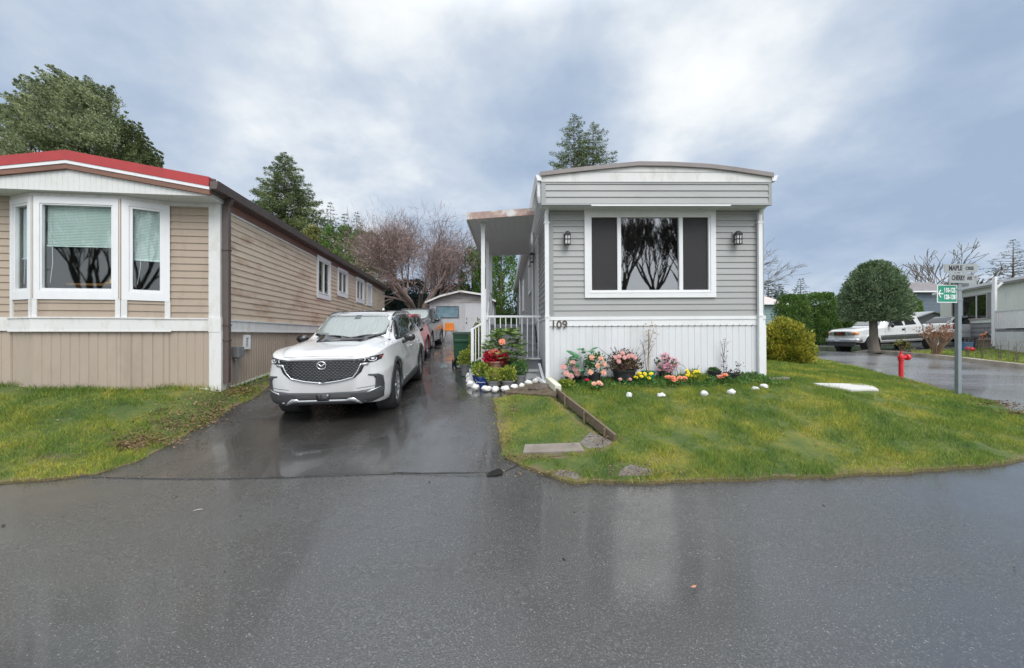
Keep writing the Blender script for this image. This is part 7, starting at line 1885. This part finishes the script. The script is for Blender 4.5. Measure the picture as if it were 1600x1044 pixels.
p = at(856, 606); o = MB(); o.blob((0, 0, 0), (.20, .12, .08), 16, 8, 4, .4); o = o.build('rock', M('brown_rock', (.10, .08, .065), .9, .4, 8, bump=.8)); o.location = (p.x-.14, p.y-.10, hz(p.x, p.y)+.03); tag(o, 'rough brown rock on the bare soil by the downspout', 'rock')
# hydrant
hp = at(1408, 591); Hd = empty('fire_hydrant', (hp.x, hp.y, hz(hp.x, hp.y)-.01), 0, 'slim red standpipe hydrant at the edge of the corner lawn', 'hydrant')
m_hyd = M('hydrant_red', (.55, .02, .03), .35, .08, 6, dirt=(.2, .03, .03), dirt_amt=.3)
b = MB(); b.lathe([(.050, 0), (.050, .50), (.068, .50), (.068, .53), (.06, .53), (.06, .62), (.04, .66), (.0, .66)], (0, 0, 0), 20, cap=False); b.build('standpipe', m_hyd, Hd, autos=rad(35))
b = MB(); b.lathe([(.03, .65), (.03, .70), (.022, .70), (.022, .75), (0, .75)], (0, 0, 0), 5, cap=False); b.build('operating_nut', m_hyd, Hd)
b = MB(); b.lathe([(.045, .05), (.045, .13), (.075, .13), (.08, .15), (.08, .19), (.03, .20), (.03, .23), (0, .23)], (0, 0, .585), 18, 'x', cap=False); b.build('outlet', m_hyd, Hd, autos=rad(35))
b = MB(); b.lathe([(.078, .585-.02), (.078, .60)], (0, 0, 0), 16); b.build('flange', m_hyd, Hd)
# street sign
spz = at(1497, 617); SG = empty('street_sign', (spz.x, spz.y, hz(spz.x, spz.y)-.02), 0, 'grey steel post carrying two street name blades and a green house number sign', 'street sign')
k_ = spz.y/F; top = lambda py: 1.6+(HOR-py)*k_-SG.location.z; xo = lambda px: (px-1497)*k_
m_post = M('galvanised_post', lin((146, 155, 160)), .45, .08, 6, metal=.5); m_blade = M('grey_sign_blade', lin((158, 163, 164)), .5, .05, 6); m_blackink = M('black_ink', (.02, .02, .022), .5)
m_greensign = M('green_sign', (.005, .22, .13), .4, .05, 5); m_whiteink = M('white_ink', (.85, .86, .86), .4, .02)
b = MB(); b.box(-.036, .036, -.036, .036, 0, top(440)); b.build('post', m_post, SG, bevel=.008)
b = MB(); b.lathe([(.05, top(441)), (.055, top(439)), (.03, top(436)), (.02, top(434)), (.02, top(410))], (0, 0, 0), 12); b.build('bracket', m_post, SG)
def blade(name, px0, px1, y0, y1, words, rot, mat, yo=0.0, ink=m_blackink):
    w_ = (px1-px0)*k_; h_ = (y1-y0)*k_; cxl = xo((px0+px1)/2); cz2 = top((y0+y1)/2)
    e2 = empty(name, (cxl, yo, cz2), rot); e2.parent = SG
    b = MB(); r = min(.03, h_*.25); pts = []
    for sx, sy, a0 in ((1, -1, -90), (1, 1, 0), (-1, 1, 90), (-1, -1, 180)): pts += [(sx*(w_/2-r)+r*math.cos(rad(a0+q*22.5)), sy*(h_/2-r)+r*math.sin(rad(a0+q*22.5))) for q in range(5)]
    b.prism(pts, (0, -.004, 0), X_, Z_, (0, .008, 0)); b.build('plate', mat, e2)
    for txt, x_, z_, s_, bo, sx_ in words:
        text_obj(txt, s_, ink, 'lettering', e2, (x_*w_/2, -.006, z_*h_/2), depth=.003, bold=bo, sx=sx_); text_obj(txt, s_, ink, 'lettering', e2, (-x_*w_/2, .006, z_*h_/2), (PI/2, 0, PI), depth=.003, bold=bo, sx=sx_)
    return e2
blade('name_blade', 1473, 1521, 411, 424.5, [('MAPLE', -.32, 0, .135, .003, .62), ('CRES', .52, -.08, .088, .002, .72)], rad(-4), m_blade, -.045)
blade('name_blade', 1473, 1521, 426, 441, [('CHERRY', -.28, 0, .135, .003, .62), ('AVE', .62, .0, .095, .002, .72)], rad(9), m_blade, -.06)
g = blade('number_sign', 1458, 1492.5, 444, 471, [('110-125', .24, .38, .125, .004, .62), ('128-138', .24, -.40, .125, .004, .62)], rad(6), m_greensign, -.05, m_whiteink)
b = MB(); w_ = 34.5*k_; h_ = 27*k_
frame(b, (0, 0, 0), X_, FN, -w_/2-.004, w_/2+.004, -h_/2-.004, h_/2+.004, .014, -.005, .0055); b.build('border', m_whiteink, g)
b = MB(); cxa = -w_*.34; b.bar((cxa-.045, -.0075, 0), (cxa+.055, -.0075, 0), .003, .022, up=(0, 0, 1)); b.bar((cxa-.05, -.0085, -.002), (cxa+.0, -.0085, .075), .003, .02); b.bar((cxa-.05, -.0095, .002), (cxa+.0, -.0095, -.075), .003, .02); b.build('arrow', m_whiteink, g)
b = MB(); b.box(-.06, .045, -.045, -.037, top(452), top(449)); b.box(-.06, .045, -.045, -.037, top(468), top(465)); b.build('clamp', m_post, SG)

# ================================================================ across the side street
WA, WB = Vector((28.6, 26.4, 0)), Vector((24.9, 19.2, 0)); WBx = WB+(WB-WA)*.6
wu = (WBx-WA).normalized(); wn = Vector((wu.y, -wu.x, 0)); 
if wn.x > 0: wn = -wn
ang = math.atan2(wu.y, wu.x); RZb = .95
m_mint = M('pale_mint_siding', lin((236, 240, 228), 1), .6, .05, 1, dirt=lin((170, 176, 160)), dirt_amt=.4, stretch=(1, 1, .3))
m_greyboard = M('grey_skirt_board', lin((140, 142, 142)), .6, .08, 2)
R = empty('mint_home', (WA.x, WA.y, RZb), 0, 'pale mint mobile home with flat roof and white deck railing', 'mobile home')
def RB(mb, name, mat, **k):
    mb.v = [(x-WA.x, y-WA.y, z-RZb) for x, y, z in mb.v]; return mb.build(name, mat, k.pop('parent', R), **k)
Lw = (WBx-WA).length
def ray_a(px, off=0.0):   # distance along the wall seen at photo px
    k = (px-CX)/F; o = WA+wn*off; return (k*o.y-o.x)/(wu.x-k*wu.y)
def Dz(px, py, off=0.0):
    p = WA+wn*off+wu*ray_a(px, off); return 1.6+(HOR-py)/F*p.y
zr = Dz(1600, 437)
mb = MB(); ribs(mb, WA, wu, wn, -.4, Lw, Dz(1520, 503), zr, .30, .02, .01); RB(mb, 'wall', m_mint)
mb = MB(); siding(mb, WA+wn*-.01, wu, wn, -.4, Lw, .8, Dz(1520, 503), .24, depth=.03); RB(mb, 'skirting', m_greyboard)
mb = MB(); mb.add([WA+wu*-.4+wn*-.02+Z_*.8, WA+wu*-.4-wn*4+Z_*.8, WA+wu*-.4-wn*4+Z_*zr, WA+wu*-.4+wn*-.02+Z_*zr], [(0,1,2,3),(3,2,1,0)]); RB(mb, 'end_wall', m_mint)
mb = MB(); o1 = WA+wu*-.8+wn*.22; o2 = WBx+wn*.22; i1 = WA+wu*-.8-wn*4; i2 = WBx-wn*4
slab(mb, [o1+Z_*(zr-.02), o2+Z_*(zr-.02), i2+Z_*(zr+.25), i1+Z_*(zr+.25)], .22); RB(mb, 'roof', M('flat_roof_edge', lin((175, 172, 165)), .6, .06, 1))
mb = MB(); mb.bar(o1+Z_*(zr+.14)+wn*.02, o2+Z_*(zr+.14)+wn*.02, .05, .14); RB(mb, 'roof_gutter', m_white)
a0, a1 = ray_a(1488), ray_a(1544); z0, z1 = Dz(1515, 498), Dz(1515, 460)
mb = MB(); frame(mb, WA, wu, wn, a0, a1, z0, z1, .07, .0, .05); mb2 = mb; W = RB(mb, 'window', M('pinkish_shutter', lin((190, 180, 176)), .6))
mb = MB(); 
for q in (.33, .72): am = a0+(a1-a0)*q; panel(mb, WA, wu, wn, am-.03, am+.03, z0+.07, z1-.07, .012, .045)
RB(mb, 'mullion', m_white, parent=W); 
mb = MB(); panel(mb, WA, wu, wn, a0+.07, a1-.07, z0+.07, z1-.07, .012, .02); RB(mb, 'pane', glassmat('far_glass', (.5, .5, .5), .25), parent=W)
mb = MB(); panel(mb, WA, wu, wn, a0+.07, a1-.07, z0+.07, z1-.07, .0105, .0115); RB(mb, 'curtain', M('grey_curtain', (.26, .26, .27), .8, .4, 6, stretch=(4, 4, .2)), parent=W)
for q0, q1 in ((-.5, -.08), (1.02, 1.0)):
    pass
mb = MB(); panel(mb, WA, wu, wn, a1+.03, a1+.55, z0, z1, .012, .04); RB(mb, 'shutter', m_greyboard)
# deck with railing
od = 1.3; d0 = ray_a(1554, od); zf_, zt_ = Dz(1585, 513, od), Dz(1585, 482, od)
mb = MB(); O_ = WA+wn*od; mb.bar(O_+wu*d0+Z_*zt_, O_+wu*(Lw)+Z_*zt_, .07, .05); mb.bar(O_+wu*d0+Z_*(zf_+.08), O_+wu*Lw+Z_*(zf_+.08), .05, .04)
k = 0; a = d0
while a < Lw: 
    mb.bar(O_+wu*a+Z_*(zf_+.08), O_+wu*a+Z_*zt_, .05, .05, up=(0, 1, 0)); a += .135
RB(mb, 'railing', m_white)
mb = MB(); mb.obox(O_+wu*d0+Z_*((zf_+zr)/2-.3), (.12, .12, zr-zf_+1.0)); RB(mb, 'deck_post', m_white)
mb = MB(); mb.tube([O_+wu*(d0-.1)+Z_*(zr-.1)+wn*-.3, O_+wu*(d0-.12)+Z_*(zr-.5), O_+wu*(d0-.12)+Z_*(zf_-.7)], .06, 8); RB(mb, 'downspout', m_white)
mb = MB(); ribs(mb, O_, wu, wn, d0, Lw, .8, zf_, .2, .02, .01); RB(mb, 'deck_skirt', m_skirt)
mb = MB(); slab(mb, [O_+wu*d0+Z_*(zf_-.1), O_+wu*Lw+Z_*(zf_-.1), WA+wu*Lw+Z_*(zf_-.1)+wn*.02, WA+wu*d0+Z_*(zf_-.1)+wn*.02], .1); RB(mb, 'deck', m_step)
q_ = WA+wn*.75+wu*ray_a(1572, .75); b = MB(); b.prism([(-.45, 0), (.45, 0), (.42, .85), (.3, .98), (-.3, .98), (-.42, .85)], (0, 0, 0), X_, Z_, (0, .5, 0)); o = b.build('barbecue', M('black_cover', (.02, .02, .022), .6, .3, 4, bump=.4), bevel=.04); o.location = (q_.x, q_.y-.2, zf_+.005); o.rotation_euler = (0, 0, ang); tag(o, 'barbecue under a black cover on the mint home deck', 'barbecue')
q_ = WA+wn*.8+wu*ray_a(1592, .8); Rc = empty('deck_chair', (q_.x, q_.y, zf_+.005), ang+PI, 'red chair behind the white deck railing', 'chair')
m_redch = M('red_fabric', (.5, .03, .03), .7); b = MB(); b.box(-.3, .3, -.25, .25, .38, .44); b.build('seat', m_redch, Rc); b = MB(); b.box(-.3, .3, .22, .28, .44, .95); b.build('backrest', m_redch, Rc)
for sx in (-.27, .27):
    for sy in (-.22, .22): b = MB(); b.box(sx-.02, sx+.02, sy-.02, sy+.02, 0, .38); b.build('leg', m_blackmetal, Rc)
mb = MB(); mb.box(0, 0.5, 0, .5, 0, 1.2); mb.box(-.05, .55, -.05, .55, 1.2, 1.28); mb.v = [(x+WA.x+.9, y+WA.y-1.6+.9, z+zr-.1) for x, y, z in mb.v]; RB(mb, 'chimney', m_greyboard)

def simple_house(name, label, x0, x1, y0, dep, zb, ze, zr_, wall, roof, step=.2, front=True, windows=()):
    r = empty(name, ((x0+x1)/2, y0, zb), 0, label, 'house'); c = (x0+x1)/2
    def B(mb, n, m, p=None): mb.v = [(x-c, y-y0, z-zb) for x, y, z in mb.v]; return mb.build(n, m, p or r)
    mb = MB(); siding(mb, (0, y0, 0), X_, FN, x0, x1, zb-.1, ze, step, depth=.02); mb.box(x0, x1, y0+.01, y0+dep, zb-.1, ze); B(mb, 'wall', wall)
    mb = MB(); 
    vs = [Vector((x, y, z)) for x, y, z in ((x0-.3, y0-.4, ze-.03), (x1+.3, y0-.4, ze-.03), (x1+.3, y0+dep/2, zr_), (x0-.3, y0+dep/2, zr_))]; slab(mb, vs, .12)
    vs = [Vector((x, y, z)) for x, y, z in ((x0-.3, y0+dep/2, zr_-.002), (x1+.3, y0+dep/2, zr_-.002), (x1+.3, y0+dep+.4, ze-.03), (x0-.3, y0+dep+.4, ze-.03))]; slab(mb, vs, .12)
    B(mb, 'roof', roof)
    mb = MB(); mb.prism([(y0, ze), (y0+dep, ze), (y0+dep/2, zr_-.02)], (x0, 0, 0), Y_, Z_, (x1-x0, 0, 0)); B(mb, 'gable', wall)
    mb = MB(); mb.bar((x0-.32, y0-.44, ze+.03), (x1+.32, y0-.44, ze+.03), .1, .12); B(mb, 'gutter', m_white)
    mb = MB(); mb.box(x0-.01, x0+.1, y0-.04, y0-.022, zb, ze); mb.box(x1-.1, x1+.01, y0-.04, y0-.022, zb, ze); B(mb, 'corner_board', m_white)
    return r
m_slate = M('slate_blue_siding', lin((96, 108, 122)), .6, .05, 1); m_shingle = M('grey_shingle', lin((128, 122, 124)), .9, .2, 3, bump=.5, dirt=lin((95, 90, 90)), dirt_amt=.5)
y = 36.0; simple_house('slate_house', 'slate blue sided house with grey shingle roof behind the pickup', (1424-CX)/F*y, (1500-CX)/F*y, y, 6, .9, 1.6+(HOR-455)/F*y, 1.6+(HOR-441)/F*(y+3), m_slate, m_shingle, .32)
y = 40.0; simple_house('pink_roof_house', 'blue green house with a pale pink roof behind the golden bush', (1150-CX)/F*y, (1222-CX)/F*y, y, 6, 1.0, 1.6+(HOR-474)/F*y, 1.6+(HOR-463)/F*(y+3), M('teal_siding', lin((128, 150, 152)), .6), M('pale_pink_shingle', lin((205, 188, 184)), .9, .1, 3), .25)
# small gable shed behind the pickup
y = 27.6; xa, xb, xm_ = (1422-CX)/F*y, (1494-CX)/F*y, (1455-CX)/F*y; zE, zP = 1.6+(HOR-498)/F*y, 1.6+(HOR-486)/F*y
r = empty('tool_shed', (xm_, y, .9), 0, 'grey tool shed with a pale gable roof behind the pickup bed', 'shed')
mb = MB(); mb.prism([(xa, .8), (xb, .8), (xb, zE), (xm_, zP-.05), (xa, zE)], (0, y, 0), X_, Z_, (0, 2.0, 0)); mb.v = [(a-xm_, b-y, c-.9) for a, b, c in mb.v]; mb.build('wall', M('weathered_grey_ply', lin((150, 150, 150)), .8, .1, 2, dirt=lin((120, 118, 112)), dirt_amt=.5), r)
mb = MB()
for (p0, z0_), (p1, z1_) in (((xa-.2, zE-.02), (xm_, zP)), ((xm_, zP), (xb+.2, zE-.02))): slab(mb, [Vector((p0, y-.25, z0_)), Vector((p1, y-.25, z1_)), Vector((p1, y+2.2, z1_)), Vector((p0, y+2.2, z0_))], .07)
mb.v = [(a-xm_, b-y, c-.9) for a, b, c in mb.v]; mb.build('roof', M('pale_shed_roof', lin((205, 208, 206)), .6), r)
sed, _ = make_suv(SUV, 'parked_sedan', 'pale car parked behind the pickup bed, only its windscreen showing', 'car', M('silver_paint', (.62, .63, .64), .25, .03, 2, coat=.6), detail=False, sc_=(.92, .92, .98), glass=m_darkglass)
f_ = Vector((25.3, 24.2, 0)); r_ = f_+Vector((2.55, .25, 0)); f_.z = hz(f_.x, f_.y)+.25; r_.z = hz(r_.x, r_.y)+.25; place_car(sed, f_, r_, .82)
# terrace timbers and garden clutter
for i, (px0, px1, py) in enumerate(((1521, 1612, 531), (1519, 1612, 536))):
    y = 20.4-.5*i; z = 1.6+(HOR-py)/F*y; x0, x1 = (px0-CX)/F*y, (px1-CX)/F*y
    mb = MB(); mb.bar((x0, y, z), (x1, y-1.2, z), .16, .15); mb.box(x0+.1, x0+.25, y, y+.1, z-.3, z); tag(mb.build('sleeper', m_timber, bevel=.01), ['upper dark timber sleeper edging the raised garden', 'lower dark timber sleeper edging the raised garden'][i], 'timber', 'sleepers of the raised garden')
y = 19.6
def gp3(px, py, y): return Vector(((px-CX)/F*y, y, 1.6+(HOR-py)/F*y))
p = gp3(1516, 540, y); b = MB(); b.lathe([(.20, 0), (.26, .55), (.29, .56), (.29, .60), (.25, .60), (.25, .56)], (0, 0, 0), 18); o = b.build('black_tub', m_potblack, autos=rad(35)); o.location = (p.x, p.y, hz(p.x, p.y)+.12); tag(o, 'large black tub on the far lawn right of the street sign', 'tub')
p = gp3(1505, 541, y); b = MB(); b.box(-.18, .18, -.18, .18, 0, .34); b.box(-.2, .2, -.2, .2, .34, .39); o = b.build('blue_tote', M('blue_plastic', (.05, .16, .32), .5), bevel=.02); o.location = (p.x, p.y-.1, hz(p.x, p.y)+.12); tag(o, 'blue plastic tote beside the black tub', 'tote')
p = gp3(1513, 543, y-.7); b = MB(); b.blob((0, 0, .12), (.14, .10, .12), 12, 8, 2, .2); b.blob((.2, 0, .10), (.11, .09, .10), 12, 8, 5, .2); o = b.build('red_planter', M('red_plastic', (.55, .02, .03), .4), smooth=True); o.location = (p.x, p.y, hz(p.x, p.y)+.11); tag(o, 'small red double ornament on the grass before the black tub', 'ornament')
p = gp3(1536, 527, 21.2); e_ = empty('deer_ornament', (p.x, p.y, 1.22), rad(20), 'small reddish deer figure on the raised garden', 'ornament'); b = MB()
b.tube([(-.22, 0, .32), (-.05, 0, .35), (.15, 0, .33), (.24, 0, .40), (.30, 0, .52), (.36, 0, .54), (.42, 0, .50)], [.05, .085, .08, .05, .035, .05, .02], 8)
for x_ in (-.16, .14):
    for y_ in (-.04, .04): b.tube([(x_, y_, .32), (x_+.02, y_, .16), (x_, y_, -.02)], [.03, .018, .014], 6)
b.build('body', M('terracotta_deer', (.45, .17, .07), .6), e_, smooth=True); b = MB(); b.tube([(.33, .02, .56), (.30, .06, .70), (.36, .08, .78)], .008, 5); b.tube([(.33, -.02, .56), (.30, -.06, .70), (.36, -.08, .78)], .008, 5); b.build('antlers', m_bark, e_)
p = gp3(1548, 529, 21.0); e_ = empty('deer_ornament', (p.x, p.y, 1.22), rad(200), 'small grey deer figure beside the deck skirt', 'ornament'); b = MB()
b.tube([(-.26, 0, .30), (-.05, 0, .32), (.15, 0, .30), (.26, 0, .36), (.34, 0, .48), (.44, 0, .44)], [.05, .08, .075, .05, .045, .02], 8)
for x_ in (-.18, .14):
    for y_ in (-.04, .04): b.tube([(x_, y_, .30), (x_, y_, -.02)], [.025, .014], 6)
b.build('body', M('grey_deer', (.22, .2, .19), .6), e_, smooth=True)
# dried hydrangea and wire supports on the far verge
hq = at(1468, 560); e_ = empty('dried_hydrangea', (hq.x+.3, hq.y+.4, hz(hq.x+.3, hq.y+.4)+.1), 0, 'dried brown hydrangea bush on the far verge left of the sign post', 'bush'); tips = []; b = MB()
for i in range(44):
    a = rs.uniform(0, 2*PI); t_ = rs.uniform(.25, .75); H_ = rs.uniform(.75, 1.25); q1 = (t_*.35*math.cos(a), t_*.35*math.sin(a), H_*.5); q2 = (t_*.9*math.cos(a), t_*.7*math.sin(a), H_); b.tube([(rs.normal()*.06, rs.normal()*.06, 0), q1, q2], [.012, .01, .006], 5); tips.append(q2)
b.build('stems', M('tan_stems', (.22, .15, .09), .8, .2, 5), e_)
parts = []
for q2 in tips: qq = rs.normal(size=(26, 3)); qq /= np.linalg.norm(qq, axis=1)[:, None]; parts.append(leaves(np.array(q2)+qq*.09, .055, rs, 0, 1.5, qq, .6))
V, Fc = join(parts); fast_mesh('dry_heads', V, Fc, leafmat('dry_brown_flower', [(.14, .06, .03), (.28, .13, .07), (.36, .22, .13)], 6, .8, .15), e_)
lbls = ['wire plant support hoop right beside the sign post', 'second wire support hoop on the far verge', 'third wire support hoop on the far verge', 'wire support hoop nearest the right edge']
for i, (px, py) in enumerate(((1512, 562), (1535, 565), (1562, 568), (1588, 571))):
    p = at(px, py); p = Vector((p.x+.45, p.y+.35, 0)); p.z = hz(p.x, p.y)+.1; e_ = empty('plant_support', p, rs.uniform(-.3, .3), lbls[i], 'plant support', 'wire plant supports on the far verge'); b = MB()
    for s in (-.25, 0, .25): b.tube([(s, 0, 0), (s*.9, 0, .75)], .005, 5)
    for z_ in (.3, .55, .75): b.tube([(-.25, 0, z_), (0, .1, z_+.01), (.25, 0, z_)], .004, 5)
    b.build('wires', M('rusty_wire', (.14, .11, .09), .7), e_)
    stems(e_, [((rs.normal()*.05, .05, 0), (rs.normal()*.2, .05, rs.uniform(.4, .8))) for _ in range(9)], .006, mat=m_bark)
q_ = at(1411, 553); bush('sparse_shrub', q_.x+.3, q_.y+.35, .38, .3, .62, 'sparse yellowish shrub on the far verge behind the hydrant', leafmat('sparse_leaf', [(.10, .11, .03), (.22, .22, .06), (.34, .32, .10)], 4), 31, 26, .08, 'bush', 8, L=.1, Wd=.06, z=hz(q_.x, q_.y)+.1)
p = at(1553, 540); 
p = gp3(1597, 530, 19.5); bush('pink_shrub', p.x, p.y, .45, .35, .65, 'dark pink leaved shrub before the deck skirt at the right edge', leafmat('wine_pink_leaf', [(.12, .02, .04), (.25, .05, .09), (.45, .15, .22)], 5), 33, 120, .08, 'bush', 10, z=1.05)
tag(sheet('soil_bed', [(a+nx2, b+ny2) for (a, b), nx2, ny2 in [(k, .25, .16) for k in kerb_line[:5]]]+[(a+.75, b+.5) for a, b in kerb_line[:5][::-1]], .3, .135, m_soil, edge=.02), kind='structure')
# raised ground of the far garden
gpoly = [(27.9, 17.0), (20.8, 20.9), (21.5, 23.0), (29.5, 27.5), (36, 22), (34, 14)]
# wood beyond the houses: reads as one mass
rs = np.random.default_rng(9); C, A = [], []
for i in range(1500):
    a = rs.uniform(-62, 62); R_ = rs.uniform(72, 88); x = R_*math.sin(rad(a)); y = R_*math.cos(rad(a)); H_ = 5.2+2.2*noise.noise(Vector((a*.12, 0, 3)))+1.0*noise.noise(Vector((a*.6, 0, 1)))
    C.append(np.array([x, y, .8+rs.random()*H_])); A.append(np.array([0, 0, 1.0]))
V, Fc = spray_crown(C, A, 1.6, 1.1, 30, rs, .9, 2.0); tag(fast_mesh('far_wood', V, Fc, m_firblue), 'low dark band of far trees on the horizon', 'woodland', kind='stuff')
